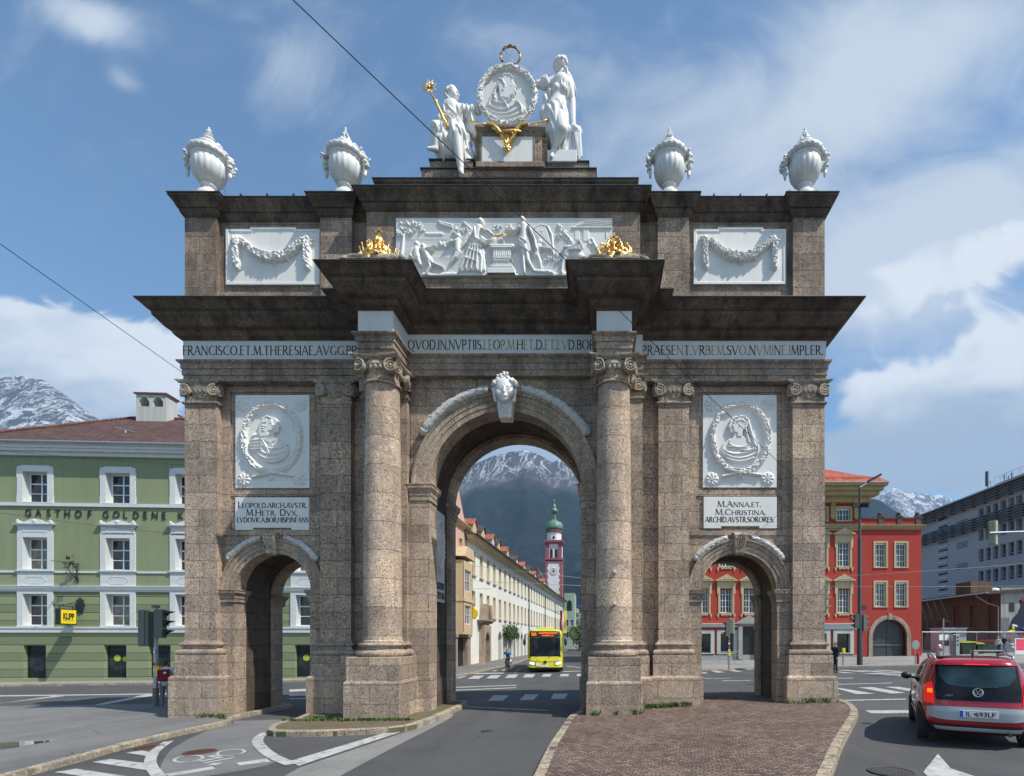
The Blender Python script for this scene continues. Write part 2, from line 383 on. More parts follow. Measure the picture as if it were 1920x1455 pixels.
S['kerb'] = stone('kerb_granite', (1.05, 1.08, 1.02), joints=False)
m_, nt_, b_ = newmat('worn_road_paint'); t_n = NT(nt_); v_ = t_n.co(); wr = t_n.ramp(t_n.noise(v_, 7, 8, .75), [(.36, 0), (.46, .92), (.6, 1)]); wr = t_n.math('MULTIPLY', wr, t_n.ramp(t_n.noise(v_, 60, 3, .7), [(.30, .45), (.42, 1)])); nt_.links.new(t_n.mix(wr, (.10, .10, .10), t_n.mix(1.0, (.46, .46, .44), t_n.ramp(t_n.noise(v_, 2, 5, .6), [(.3, .78), (.7, 1.1)]), 'MULTIPLY')), b_.inputs['Base Color']); b_.inputs['Roughness'].default_value = .7; S['paint'] = m_
def earth(name):
    m, nt, b = newmat(name); t = NT(nt); v = t.co()
    c = t.ramp(t.noise(v, 2.2, 6, .7), [(.35, (.13, .085, .055)), (.5, (.15, .115, .075)), (.62, (.085, .10, .035)), (.75, (.16, .14, .10))])
    c = t.mix(1.0, c, t.ramp(t.noise(v, 60, 3, .7), [(.3, .6), (.7, 1.35)]), 'MULTIPLY')
    t.L.new(c, b.inputs['Base Color']); b.inputs['Roughness'].default_value = .95
    t.bump(t.noise(v, 30, 4, .7), .8, .03, b); return m
S['earth'] = earth('mossy_earth')
S['grass'] = plain('weed_green', (.10, .15, .035), .8, 0, .35, 6)
S['leaf'] = plain('leaf_green', (.055, .085, .025), .7, 0, .4, 4)
S['bark'] = plain('bark', (.09, .07, .05), .9)
def glass(name, col=(.012, .016, .02), rough=.06, var=0):
    m, nt, b = newmat(name); t = NT(nt); v = t.co()
    c = t.mix(t.ramp(t.noise(v, .9, 3, .5), [(.45, 0), (.6, 1)]), col, tuple(k*3+.01 for k in col))
    t.L.new(c, b.inputs['Base Color']); b.inputs['Roughness'].default_value = rough; b.inputs['Specular IOR Level'].default_value = .6
    return m
S['glass'] = glass('window_glass'); S['glass_dim'] = glass('curtained_glass', (.07, .07, .06)); S['blindpane'] = plain('beige_blind', (.46, .41, .28), .6)
S['wframe'] = plain('white_window_paint', (.72, .73, .74), .5, 0, .05)
S['trim'] = plain('pale_grey_trim', (.60, .62, .61), .75, 0, .06)
S['greywall'] = plain('blue_grey_render', (.37, .39, .41), .85, 0, .05, 2, .1, 60)
def render_wall(name, col, bands=None, bandcol=.85, streak=.17):
    m, nt, b = newmat(name); t = NT(nt); v = t.co()
    c = t.mix(1.0, col, t.ramp(t.noise(v, .5, 5, .65), [(.3, .92), (.7, 1.06)]), 'MULTIPLY')
    st = t.ramp(t.noise(t.mapg(v, (2.2, 2.2, .12)), 1.3, 5, .7), [(.45, 1), (.8, 1-streak*2)])
    c = t.mix(1.0, c, st, 'MULTIPLY')
    t.L.new(c, b.inputs['Base Color']); b.inputs['Roughness'].default_value = .9; b.inputs['Specular IOR Level'].default_value = .2
    t.bump(t.noise(v, 50, 3, .6), .2, .006, b); return m
S['green'] = render_wall('sage_green_render', (.25, .285, .168), streak=.07); S['greend'] = render_wall('rough_green_base', (.225, .275, .155))
S['red'] = render_wall('brick_red_render', (.40, .058, .043), streak=.08)
S['ochre'] = render_wall('ochre_trim', (.40, .31, .165)); S['ochre_pale'] = render_wall('pale_ochre_trim', (.52, .43, .27))
S['cream'] = render_wall('cream_white_render', (.76, .75, .68), streak=.06); S['creamy'] = render_wall('creamy_yellow_render', (.66, .58, .40))
S['pinkwall'] = render_wall('pink_render', (.62, .40, .33)); S['apricot'] = render_wall('apricot_render', (.60, .45, .29))
S['mint'] = render_wall('mint_render', (.33, .42, .32)); S['palegrey'] = render_wall('pale_grey_render', (.50, .50, .47))
S['brown'] = render_wall('brown_shed_render', (.16, .115, .08), streak=.3); S['shedwall'] = render_wall('light_shed_render', (.36, .35, .32), streak=.25)
S['towerred'] = render_wall('tower_rose', (.33, .115, .13)); S['towerwhite'] = render_wall('tower_white', (.78, .74, .72))
def tiles(name, col, w=.25, h=.2):
    m, nt, b = newmat(name); t = NT(nt); v = t.co()
    br = t.n('ShaderNodeTexBrick'); t.L.new(v, br.inputs['Vector']); br.inputs['Scale'].default_value = 1
    br.inputs['Brick Width'].default_value = w; br.inputs['Row Height'].default_value = h; br.inputs['Mortar Size'].default_value = .02; br.inputs['Mortar Smooth'].default_value = .7
    br.inputs['Color1'].default_value = (.72, .7, .7, 1); br.inputs['Color2'].default_value = (1.25, 1.2, 1.15, 1); br.inputs['Mortar'].default_value = (.45, .42, .4, 1)
    c = t.mix(1.0, col, br.outputs['Color'], 'MULTIPLY'); c = t.mix(1.0, c, t.ramp(t.noise(v, .8, 5, .6), [(.3, .75), (.7, 1.2)]), 'MULTIPLY')
    t.L.new(c, b.inputs['Base Color']); b.inputs['Roughness'].default_value = .8
    t.bump(t.math('SUBTRACT', 1.0, br.outputs['Fac']), .6, .03, b); return m
S['tile'] = tiles('brown_roof_tiles', (.145, .062, .042)); S['tile_red'] = tiles('red_roof_tiles', (.40, .085, .045)); S['tile_or'] = tiles('orange_roof_tiles', (.36, .115, .06)); S['tile_dark'] = tiles('dark_roof_tiles', (.09, .07, .06))
S['copper'] = plain('green_copper', (.13, .24, .17), .5, .3, .45, 1.2)
S['metal'] = plain('galvanised_metal', (.40, .41, .42), .45, .7, .1); S['metal_dark'] = plain('dark_painted_metal', (.06, .063, .065), .5, .3, .1)
S['sigback'] = plain('grey_green_signal_case', (.13, .15, .125), .6, 0, .1); S['sigpale'] = plain('pale_signal_case', (.33, .36, .25), .6, 0, .1)
S['black'] = plain('black_plastic', (.018, .018, .019), .5); S['rubber'] = plain('tyre_rubber', (.02, .02, .02), .85)
S['carred'] = plain('red_car_paint', (.36, .004, .010), .2, .15, .05, 2, coat=1.0); S['carsilver'] = plain('silver_bumper', (.42, .43, .46), .35, .3, .04)
S['carglass'] = glass('tinted_car_glass', (.010, .022, .026), .04); S['hatch'] = glass('black_hatch_gloss', (.005, .005, .006), .10); S['hatch'].node_tree.nodes['Principled BSDF'].inputs['Specular IOR Level'].default_value = .22; S['carglass'].node_tree.nodes['Principled BSDF'].inputs['Specular IOR Level'].default_value = .35
S['chrome'] = plain('chrome', (.78, .78, .80), .12, 1.0, .03)
S['yellow'] = plain('signal_yellow', (.80, .60, .015), .5, 0, .04); S['buslime'] = plain('lime_bus_paint', (.70, .66, .03), .35, 0, .04, 1, coat=.6)
S['orange_led'] = None
def emit(name, col, st):
    m, nt, b = newmat(name); b.inputs['Base Color'].default_value = (*col, 1); b.inputs['Emission Color'].default_value = (*col, 1)
    b.inputs['Emission Strength'].default_value = st; return m
S['orange_led'] = emit('amber_led_text', (1.0, .16, .02), 1.1); S['tail'] = emit('lit_tail_lamp', (.85, .015, .008), .38); S['tailam'] = emit('amber_turn_lamp', (1.0, .25, .02), .7)
S['tailred'] = plain('red_lamp_lens', (.50, .02, .02), .15); S['lamp'] = emit('lit_headlamp', (.95, .95, .9), .45); S['lens'] = plain('dark_lens', (.03, .03, .03), .15)
S['skin'] = plain('skin', (.50, .29, .20), .6, 0, .05); S['hair'] = plain('brown_hair', (.06, .035, .02), .7); S['hairgrey'] = plain('fair_hair', (.42, .33, .22), .7)
S['clothred'] = plain('dark_red_cloth', (.22, .012, .025), .9, 0, .15); S['clothblue'] = plain('blue_shirt', (.03, .14, .36), .85, 0, .1); S['clothwhite'] = plain('white_cloth', (.62, .62, .62), .9)
S['clothnavy'] = plain('navy_cloth', (.02, .025, .05), .9); S['clothgrey'] = plain('grey_trousers', (.16, .16, .17), .9); S['jeans'] = plain('jeans', (.10, .15, .26), .9); S['clothblack'] = plain('black_cloth', (.02, .02, .02), .9)
S['bingreen'] = plain('dark_green_bin', (.020, .045, .022), .5); S['binlid'] = plain('yellow_green_lid', (.42, .47, .03), .5); S['pink'] = plain('pink_poster', (.85, .08, .14), .6)
S['concrete'] = plain('concrete', (.33, .325, .31), .9, 0, .12, 1.5, .2, 40)
S['iron'] = plain('wrought_iron', (.05, .055, .06), .5, .6); S['castiron'] = plain('cast_iron', (.085, .08, .075), .6, .5, .2, 9)
S['rustiron'] = plain('rusty_iron', (.12, .055, .04), .8, .2, .25, 9)
S['greyglass'] = glass('office_glass', (.035, .045, .055), .15); S['louvre'] = plain('dark_louvre', (.09, .09, .095), .6); S['slate'] = plain('grey_louvre', (.115, .115, .125), .6)
S['bluesign'] = plain('plate_blue', (.02, .08, .45), .5); S['plate'] = plain('plate_white', (.78, .78, .76), .4)
# ---------------------------------------------------------------- lettering
def arc(cx, cy, rx, ry, a0, a1, n=10): return [(cx+rx*math.cos(R(a0+(a1-a0)*i/n)), cy+ry*math.sin(R(a0+(a1-a0)*i/n))) for i in range(n+1)]
T_, t_ = .125, .065      # thick and thin strokes
GL = {
 'A': (.74, [(t_, [(0, 0), (.37, 1)]), (T_, [(.37, 1), (.74, 0)]), (t_, [(.15, .36), (.6, .36)])]),
 'B': (.56, [(T_, [(.08, 0), (.08, 1)]), (t_, [(.08, .97), (.28, .97)]), (T_, arc(.26, .76, .22, .21, 85, -85)), (t_, [(.08, .53), (.3, .53)]), (T_, arc(.28, .28, .26, .25, 85, -85)), (t_, [(.08, .03), (.3, .03)])]),
 'C': (.74, [(T_, arc(.46, .5, .40, .47, 130, 230)), (t_, arc(.46, .5, .40, .47, 45, 130)), (t_, arc(.46, .5, .40, .47, 230, 315))]),
 'D': (.78, [(T_, [(.08, 0), (.08, 1)]), (t_, [(.08, .97), (.32, .97)]), (T_, arc(.30, .5, .42, .47, 88, -88)), (t_, [(.08, .03), (.32, .03)])]),
 'E': (.52, [(T_, [(.08, 0), (.08, 1)]), (t_, [(.08, .97), (.5, .97)]), (t_, [(.08, .52), (.42, .52)]), (t_, [(.08, .03), (.52, .03)])]),
 'F': (.50, [(T_, [(.08, 0), (.08, 1)]), (t_, [(.08, .97), (.5, .97)]), (t_, [(.08, .52), (.40, .52)])]),
 'G': (.76, [(T_, arc(.46, .5, .40, .47, 130, 230)), (t_, arc(.46, .5, .40, .47, 45, 130)), (t_, arc(.46, .5, .40, .47, 230, 300)), (T_, [(.7, .05), (.7, .42)])]),
 'H': (.78, [(T_, [(.08, 0), (.08, 1)]), (T_, [(.7, 0), (.7, 1)]), (t_, [(.08, .52), (.7, .52)])]),
 'I': (.16, [(T_, [(.08, 0), (.08, 1)])]),
 'K': (.62, [(T_, [(.08, 0), (.08, 1)]), (t_, [(.1, .45), (.55, 1)]), (T_, [(.22, .55), (.62, 0)])]),
 'L': (.52, [(T_, [(.08, 0), (.08, 1)]), (t_, [(.08, .03), (.52, .03)])]),
 'M': (.90, [(t_, [(.06, 0), (.12, 1)]), (T_, [(.12, 1), (.45, .05)]), (t_, [(.45, .05), (.78, 1)]), (T_, [(.78, 1), (.84, 0)])]),
 'N': (.78, [(t_, [(.08, 0), (.08, 1)]), (T_, [(.08, 1), (.7, 0)]), (t_, [(.7, 0), (.7, 1)])]),
 'O': (.86, [(T_, arc(.43, .5, .38, .47, 130, 230)), (T_, arc(.43, .5, .38, .47, -50, 50)), (t_, arc(.43, .5, .38, .47, 50, 130)), (t_, arc(.43, .5, .38, .47, 230, 310))]),
 'P': (.54, [(T_, [(.08, 0), (.08, 1)]), (t_, [(.08, .97), (.28, .97)]), (T_, arc(.26, .72, .25, .25, 85, -85)), (t_, [(.08, .47), (.28, .47)])]),
 'Q': (.90, [(T_, arc(.43, .5, .38, .47, 130, 230)), (T_, arc(.43, .5, .38, .47, -50, 50)), (t_, arc(.43, .5, .38, .47, 50, 130)), (t_, arc(.43, .5, .38, .47, 230, 310)), (t_, [(.42, .08), (.62, -.15), (.9, -.22)])]),
 'R': (.66, [(T_, [(.08, 0), (.08, 1)]), (t_, [(.08, .97), (.28, .97)]), (T_, arc(.26, .74, .24, .23, 85, -85)), (t_, [(.08, .51), (.28, .51)]), (T_, [(.26, .51), (.64, 0)])]),
 'S': (.50, [(t_, arc(.26, .74, .20, .23, 30, 130)), (T_, arc(.26, .74, .20, .23, 130, 250) + arc(.25, .28, .22, .25, 60, -60)), (t_, arc(.25, .28, .22, .25, -60, -160))]),
 'T': (.66, [(T_, [(.33, 0), (.33, 1)]), (t_, [(0, .97), (.66, .97)])]),
 'V': (.74, [(T_, [(0, 1), (.37, 0)]), (t_, [(.37, 0), (.74, 1)])]),
 'X': (.70, [(T_, [(0, 1), (.7, 0)]), (t_, [(.04, 0), (.66, 1)])]),
 '.': (.10, [(T_, [(.05, .0), (.05, .11)])]), ' ': (.3, [])}
def glyphs(line, h, gap=.16):
    """line is a string; lower case is small capitals; returns [(char, x, scale)], width"""
    x = 0; out = []
    for ch in line:
        s = h if not ch.islower() else h*.80
        w, _ = GL[ch.upper()]; out.append((ch.upper(), x, s)); x += (w+gap)*s
    return out, x-gap*h
def engrave(text_items, width_nat, x0, x1, zb, y, name, parent, matfun, depth=.006, bold=1.0):
    """letters between x0 and x1 on a face at y looking to -y; one mesh per run of one material"""
    k = (x1-x0)/width_nat; runs = {}
    for i, (ch, x, s) in enumerate(text_items):
        mt = matfun(i); mb = runs.setdefault(mt, MB())
        for (w, pts) in GL[ch][1]:
            for a, b_ in zip(pts[:-1], pts[1:]):
                A_ = Vector((x0+(x+a[0]*s)*k, y, zb+a[1]*s)); B_ = Vector((x0+(x+b_[0]*s)*k, y, zb+b_[1]*s))
                d = (B_-A_)
                if d.length < 1e-5: continue
                A_ -= d.normalized()*w*s*.12; B_ += d.normalized()*w*s*.12
                mb.bar(A_, B_, w*s*bold*1.15, depth, up=(0, 1, 0))
            if w == T_ or ch in 'AVXNM':
                for q in (pts[0], pts[-1]):
                    if len(pts) == 2 and (q[1] == 0 or q[1] == 1) and ch != '.':
                        c0 = Vector((x0+(x+(q[0]-.09)*s)*k, y, zb+(q[1]*.96+.02)*s)); c1 = Vector((x0+(x+(q[0]+.09)*s)*k, y, zb+(q[1]*.96+.02)*s))
                        if ch in 'AVM' and ((ch == 'A' and q[1] == 1) or (ch == 'V' and q[1] == 0) or (ch == 'M' and q[1] == .05)): continue
                        mb.bar(c0, c1, .045*s, depth, up=(0, 1, 0))
    for mt, mb in runs.items():
        if mb.v: part(name, mb, S[mt], parent, fix=False)
def text_mesh(body, size, extrude=.02, spacing=1.0, bold=0.0):
    cu = bpy.data.curves.new('t', 'FONT'); cu.body = body; cu.size = size; cu.extrude = extrude; cu.space_character = spacing; cu.offset = bold
    cu.align_x = 'CENTER'; cu.align_y = 'CENTER'; cu.resolution_u = 3
    o = bpy.data.objects.new('t', cu); link(o); bpy.context.view_layer.update()
    dg = bpy.context.evaluated_depsgraph_get(); me = o.evaluated_get(dg).to_mesh()
    mb = MB(); mb.v = [tuple(v.co) for v in me.vertices]; mb.f = [tuple(p.vertices) for p in me.polygons]
    o.evaluated_get(dg).to_mesh_clear(); bpy.data.objects.remove(o); bpy.data.curves.remove(cu)
    return mb
def text_at(body, size, loc, extrude=.02, spacing=1.0, bold=0.0, rz=0.0, w=None, h=None):
    mb = text_mesh(body, size, extrude, spacing, bold)
    xs = [v[0] for v in mb.v]; ys = [v[1] for v in mb.v]; cx = (min(xs)+max(xs))/2; cy = (min(ys)+max(ys))/2
    kx = w/(max(xs)-min(xs)) if w else 1; ky = h/(max(ys)-min(ys)) if h else 1
    mb.v = [((v[0]-cx)*kx, (v[1]-cy)*ky, v[2]) for v in mb.v]
    return mb.tf(Matrix.Translation(Vector(loc)) @ Matrix.Rotation(rz, 4, 'Z') @ Matrix.Rotation(R(90), 4, 'X'))
# ---------------------------------------------------------------- the triumphal arch
XC = -2.70; LOW = -.75
ARCH = thing('triumphal_arch', 'brown conglomerate triumphal arch with three openings, columns and white marble reliefs', 'triumphal arch', (XC, 15.8, -.3))
def aw(mb, x0, x1, z1, cx, r, zs, y0, y1, z0=LOW, n=28):
    """solid wall with one round-headed opening, from y0 (front) to y1"""
    mb.box(x0, cx-r, y0, y1, z0, zs); mb.box(cx+r, x1, y0, y1, z0, zs)
    pts = [(cx+r*math.cos(math.pi-math.pi*i/n), zs+r*math.sin(math.pi*i/n)) for i in range(n+1)]
    for (a, b) in zip(pts[:-1], pts[1:]):
        mb.add([(a[0],y0,a[1]),(b[0],y0,b[1]),(b[0],y0,z1),(a[0],y0,z1),(a[0],y1,a[1]),(b[0],y1,b[1]),(b[0],y1,z1),(a[0],y1,z1)],
               [(0,1,2,3),(7,6,5,4),(0,4,5,1),(3,2,6,7)])
    if x0 < cx-r: mb.box(x0, cx-r, y0, y1, zs, z1)
    if x1 > cx+r: mb.box(cx+r, x1, y0, y1, zs, z1)
    return mb
def ringarch(mb, cx, zs, prof, y0, n=40, a0=0, a1=180):
    """archivolt: prof = [(radius, proud of y0)] swept round the half circle"""
    m = len(prof); vs = []; 
    for i in range(n+1):
        t = R(a0+(a1-a0)*i/n)
        for (r, d) in prof: vs.append((cx+r*math.cos(t), y0-d, zs+r*math.sin(t)))
    fs = [(i*m+k, i*m+k+1, (i+1)*m+k+1, (i+1)*m+k) for i in range(n) for k in range(m-1)]
    return mb.add(vs, fs)
def sweep(mb, path, prof, closed=True):
    pts = [Vector((x, y, 0)) for x, y in path]; n = len(pts); offs = []
    for i in range(n):
        d0 = (pts[i]-pts[i-1]).normalized(); d1 = (pts[(i+1) % n]-pts[i]).normalized()
        n0 = Vector((d0.y, -d0.x, 0)); n1 = Vector((d1.y, -d1.x, 0))
        offs.append((n0+n1)/(1+n0.dot(n1)) if n0.dot(n1) > -.99 else n0)
    vs = [(p.x+o.x*f, p.y+o.y*f, z) for (f, z) in prof for p, o in zip(pts, offs)]
    m = len(prof)
    fs = [(k*n+i, k*n+(i+1) % n, (k+1)*n+(i+1) % n, (k+1)*n+i) for k in range(m-1) for i in range(n)]
    fs += [tuple(range(n-1, -1, -1)), tuple(range((m-1)*n, m*n))]
    return mb.add(vs, fs)
def mirr(half):      # half: offsets (positive) from the outside end to the middle, front only
    L_ = [(XC-a, y) for a, y in half]; R_ = [(XC+a, y) for a, y in reversed(half)]
    return L_+R_
YB = 17.1
# masses
w = MB(); pas = MB()
for s in (-1, 1):
    c = XC+s*6.51; xa, xb = sorted((XC+s*2.55, XC+s*8.82))
    aw(w, xa, xb, 8.95, c, 1.05, 3.12, 14.95, 15.35)
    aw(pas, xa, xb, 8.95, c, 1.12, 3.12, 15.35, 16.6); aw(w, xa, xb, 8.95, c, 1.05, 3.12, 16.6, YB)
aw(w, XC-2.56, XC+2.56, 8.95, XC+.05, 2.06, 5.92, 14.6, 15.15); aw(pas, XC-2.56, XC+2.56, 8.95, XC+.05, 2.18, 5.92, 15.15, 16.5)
aw(w, XC-2.56, XC+2.56, 8.95, XC+.05, 2.06, 5.92, 16.5, YB)
wall = part('wall', w, S['stone'], ARCH); part('passage_vault', pas, S['stone_shade'], ARCH)
def imposts(cx, r, wd, zt, h, y0, fr, name='impost'):
    for s in (-1, 1):
        for (ya, yb) in ((y0, y0+fr), (YB-fr+.05, YB+.05)):
            mb = MB(); xi = cx+s*(r-.0); xo = cx+s*(r+wd)
            xl, xr = sorted((xi, xo)); pl = [(xl, yb), (xl, ya), (xr, ya), (xr, yb)]
            sweep(mb, pl, [(.0, zt-h), (.03, zt-h), (.03, zt-h*.72), (.045, zt-h*.70), (.045, zt-h*.5), (.10, zt-h*.25), (.10, zt-h*.1), (.115, zt-.02), (.115, zt), (0, zt+.01)])
            part(name, mb, S['stone_arch'], ARCH)
imposts(XC+.05, 2.06, .50, 5.96, .44, 14.50, .6)
for s in (-1, 1): imposts(XC+s*6.51, 1.05, .38, 3.13, .34, 14.86, .45)
# jamb piers below the imposts
for s in (-1, 1):
    mb = MB(); xl, xr = sorted((XC+.05+s*2.06, XC+s*2.58)); mb.box(xl+.0, xr, 14.5, 14.6-.003, LOW, 5.53)
    mb.box(xl-(.04 if s > 0 else 0), xr+(.04 if s < 0 else 0), 14.42, 14.8, LOW, .72); part('jamb_pier', mb, S['stone'], ARCH)
    for t2 in (-1, 1):
        mb = MB(); c = XC+s*6.51; xl, xr = sorted((c+t2*1.05, c+t2*1.43)); mb.box(xl, xr, 14.87, 14.947, LOW, 2.8)
        mb.box(xl-(.04 if t2 > 0 else 0), xr+(.04 if t2 < 0 else 0), 14.80, 15.0, LOW, .70); part('jamb_pier', mb, S['stone'], ARCH)
def archivolt(cx, zs, r, wd, y0, name='archivolt'):
    mb = MB(); p = [(r, -.02), (r, .05), (r+wd*.28, .05), (r+wd*.29, .07), (r+wd*.55, .07), (r+wd*.56, .09), (r+wd*.80, .09), (r+wd*.86, .13), (r+wd*.97, .13), (r+wd, .10), (r+wd, -.02)]
    ringarch(mb, cx, zs, p, y0, 56); part(name, mb, S['stone_arch'], ARCH, smooth=30)
archivolt(XC+.05, 5.92, 2.06, .50, 14.6)
for s in (-1, 1): archivolt(XC+s*6.51, 3.12, 1.05, .39, 14.95)
# fillet frame round each small arch field and each big panel
for s in (-1, 1):
    c = XC+s*6.51; mb = MB()
    for (xa, xb, za, zb) in ((c-1.43, c-1.20, 4.66, 8.80), (c+1.20, c+1.43, 4.66, 8.80), (c-1.20, c+1.20, 8.66, 8.80), (c-1.20, c+1.20, 5.76, 5.93), (c-1.20, c+1.20, 4.66, 4.80)):
        mb.box(xa, xb, 14.915, 14.951, za, zb)
    part('wall_frame', mb, S['stone'], ARCH)
# plinths, bases, shafts
def rectpath(x0, x1, y0, y1): return [(x0, y1), (x0, y0), (x1, y0), (x1, y1)]
BASEP = [(.02, 1.31), (.12, 1.32), (.15, 1.36), (.155, 1.40), (.14, 1.44), (.10, 1.465), (.055, 1.47), (.035, 1.50), (.035, 1.54), (.06, 1.565), (.085, 1.58), (.10, 1.61), (.085, 1.645), (.05, 1.66), (.03, 1.665), (.03, 1.69), (0, 1.71)]
def capital_mb(a=.6, ysc=1.0):
    mb = MB(); hh = .45
    def ab(z, e, f):     # concave abacus outline
        out = []
        cor = [(-1,-1),(1,-1),(1,1),(-1,1)]
        for i in range(4):
            p = cor[i]; q = cor[(i+1) % 4]
            for k in range(8):
                t = k/8; x = p[0]+(q[0]-p[0])*t; y = p[1]+(q[1]-p[1])*t; sag = .17*math.sin(math.pi*t)**.8
                nx, ny = (0, -1) if i == 0 else (1, 0) if i == 1 else (0, 1) if i == 2 else (-1, 0)
                out.append(((x*(1+e)-nx*sag)*a*f, (y*(1+e)-ny*sag)*a*f, z))
        return out
    levels = [(.355, -.04, .93), (.375, -.02, .95), (.40, 0, .98), (.405, .02, .99), (.43, .03, 1.0), (.45, .03, 1.0)]
    vs = []; 
    for z, e, f in levels: vs += ab(z, e, f)
    n = 32; fs = [(k*n+i, k*n+(i+1) % n, (k+1)*n+(i+1) % n, (k+1)*n+i) for k in range(len(levels)-1) for i in range(n)]
    fs += [tuple(range(n-1, -1, -1)), tuple(range((len(levels)-1)*n, len(levels)*n))]
    mb.add(vs, fs)
    mb.lathe([(.40, -.02), (.41, .06), (.45, .14), (.50, .24), (.47, .34), (.40, .37)], n=32)
    for i in range(24):
        t = 2*math.pi*i/24; mb.ball((.455*math.cos(t), .455*math.sin(t), .17), (.05, .05, .075), 7, 5)
    for qx in (-1, 1):
        for qy in (-1, 1):
            for face in (0, 1):      # one volute seen on each of the two sides of a corner
                th = R(16)
                if face == 0: cpos = Vector((qx*.40*a/.6, qy*.53*a/.6, .16)); nrm = Vector((qx*math.sin(th), qy*math.cos(th), 0))
                else: cpos = Vector((qx*.53*a/.6, qy*.40*a/.6, .16)); nrm = Vector((qx*math.cos(th), qy*math.sin(th), 0))
                side = Vector((0,0,1)).cross(nrm)
                outx = 1 if side.dot(Vector((qx, qy, 0))-nrm*nrm.dot(Vector((qx, qy, 0)))) > 0 else -1
                mb.tube(cpos-nrm*.12, cpos-nrm*.012, .150, .150, 20)
                pts = []; rr = []; N_ = 44
                for k in range(N_+1):
                    u = k/N_; tt = 2*math.pi*2.15*u; r = .165*(1-.86*u)
                    ang = math.pi*.62 - tt*1.0
                    pts.append(cpos+side*(-outx*r*math.cos(ang))*1.0+Vector((0,0,1))*(r*math.sin(ang))); rr.append(.024*(1-.45*u))
                mb.path(pts, rr, 6); mb.ball(cpos, .035, 8, 6)
                # leaf curl behind the volute
                mb.bar(cpos-nrm*.02+Vector((0,0,.15)), Vector((0, 0, .35))+Vector((cpos.x, cpos.y, 0))*.45, .06, .04)
    mb.v = [(x, y*ysc, z) for x, y, z in mb.v]
    return mb
def neck(mb, x0, x1, y0, y1, z):
    sweep(mb, rectpath(x0, x1, y0, y1), [(.0, z), (.045, z+.01), (.055, z+.04), (.045, z+.065), (.01, z+.075), (.0, z+.08)])
def pilaster(x0, x1, yf, yb, zt=8.22, capscale=1.0):
    sh = MB().box(x0, x1, yf, yb, 1.70, 8.45); neck(sh, x0, x1, yf, yb, zt)
    o = part('pilaster', sh, S['stone'], ARCH)
    b = MB(); sweep(b, rectpath(x0, x1, yf, yb), BASEP); part('pilaster_base', b, S['stone_arch'], o, smooth=30)
    b = MB(); sweep(b, rectpath(x0, x1, yf, yb), [(.17, .73), (.17, 1.31)]); sweep(b, rectpath(x0, x1, yf, yb), [(.26, LOW), (.26, .70), (.22, .75), (.17, .755)]); part('plinth', b, S['stone'], o, bev=.012)
    c = inst('capital', ('cap', round(capscale, 2)), lambda: capital_mb(.6, .55), S['stone_cap'], o, (0, 0, 0), smooth=True)
    c.location = ((x0+x1)/2-XC, (yf+.20)-15.8, 8.42+.3); c.scale = (capscale, 1, 1); return o
for s in (-1, 1):
    for a0, a1 in ((7.94, 8.82), (4.24, 5.08)):
        xa, xb = sorted((XC+s*a0, XC+s*a1)); pilaster(xa, xb, 14.7, 15.2)
    xa, xb = sorted((XC+s*2.58, XC+s*3.78)); pilaster(xa, xb, 14.40, 15.0, capscale=1.22)
CA = 2.99; YA = 13.81
for s in (-1, 1):
    cx = XC+s*CA; sh = MB(); prof = []
    for i in range(25):
        t = i/24; z = 1.70+(8.22-1.70)*t; r = .465-.052*t**1.7; prof.append((r, z))
    prof = [(.50, 1.70), (.475, 1.73)]+prof[1:]+[(.46, 8.22), (.475, 8.245), (.46, 8.28), (.41, 8.29), (.405, 8.50)]
    sh.lathe(prof, (cx, YA, 0), 48); col = part('column', sh, S['stone_shaft'], ARCH, smooth=35)
    b = MB().lathe([(.46, 1.30)]+[(.47+f*1.12, z) for f, z in BASEP[1:]], (cx, YA, 0), 48); part('column_base', b, S['stone_arch'], col, smooth=30)
    b = MB().box(cx-.655, cx+.655, YA-.655, 14.45, .73, 1.31); sweep(b, rectpath(cx-.655, cx+.655, YA-.655, 14.5), [(.045, LOW), (.045, .66), (.0, .735)]); part('plinth', b, S['stone'], col, bev=.015)
    c = inst('capital', 'fullcap', lambda: capital_mb(.6, 1.0), S['stone_cap'], col, (cx-XC, YA-15.8, 8.42+.3), smooth=True)
mb = MB(); cx = XC+CA
for z in (3.42, 2.62): mb.box(cx-.02, cx+.05, YA-.52, YA-.43, z, z+.06)
part('marker_stud', mb, S['white'], ARCH)
# entablature
half = [(8.86, YB), (8.86, 14.7), (3.78, 14.7), (3.78, 14.4), (CA+.44, 14.4), (CA+.44, 13.36), (CA-.44, 13.36), (CA-.44, 14.4)]
PL = mirr(half)
mb = MB(); sweep(mb, PL, [(0, 8.87), (0, 9.02), (.025, 9.025), (.025, 9.19), (.05, 9.195), (.05, 9.31), (.08, 9.335), (.12, 9.37), (.12, 9.41)]); part('architrave', mb, S['stone_arch'], ARCH)
mb = MB(); sweep(mb, PL, [(0, 9.41), (0, 9.98)]); frz = part('frieze', mb, S['tablet'], ARCH)
mb = MB(); sweep(mb, PL, [(0, 9.98), (.03, 9.98), (.06, 10.01), (.13, 10.05), (.17, 10.11), (.17, 10.18), (.20, 10.19), (.30, 10.22), (.42, 10.36), (.48, 10.42), (.48, 10.51), (.51, 10.52), (.56, 10.55), (.63, 10.63), (.69, 10.69), (.72, 10.695), (.72, 10.72)]); part('main_cornice', mb, S['stone_cornice'], ARCH)
mb = MB(); sweep(mb, PL, [(.735, 10.72), (.745, 10.735), (.735, 10.752), (.4, 10.80), (.0, 10.85)]); part('cornice_flashing', mb, S['lead'], ARCH)
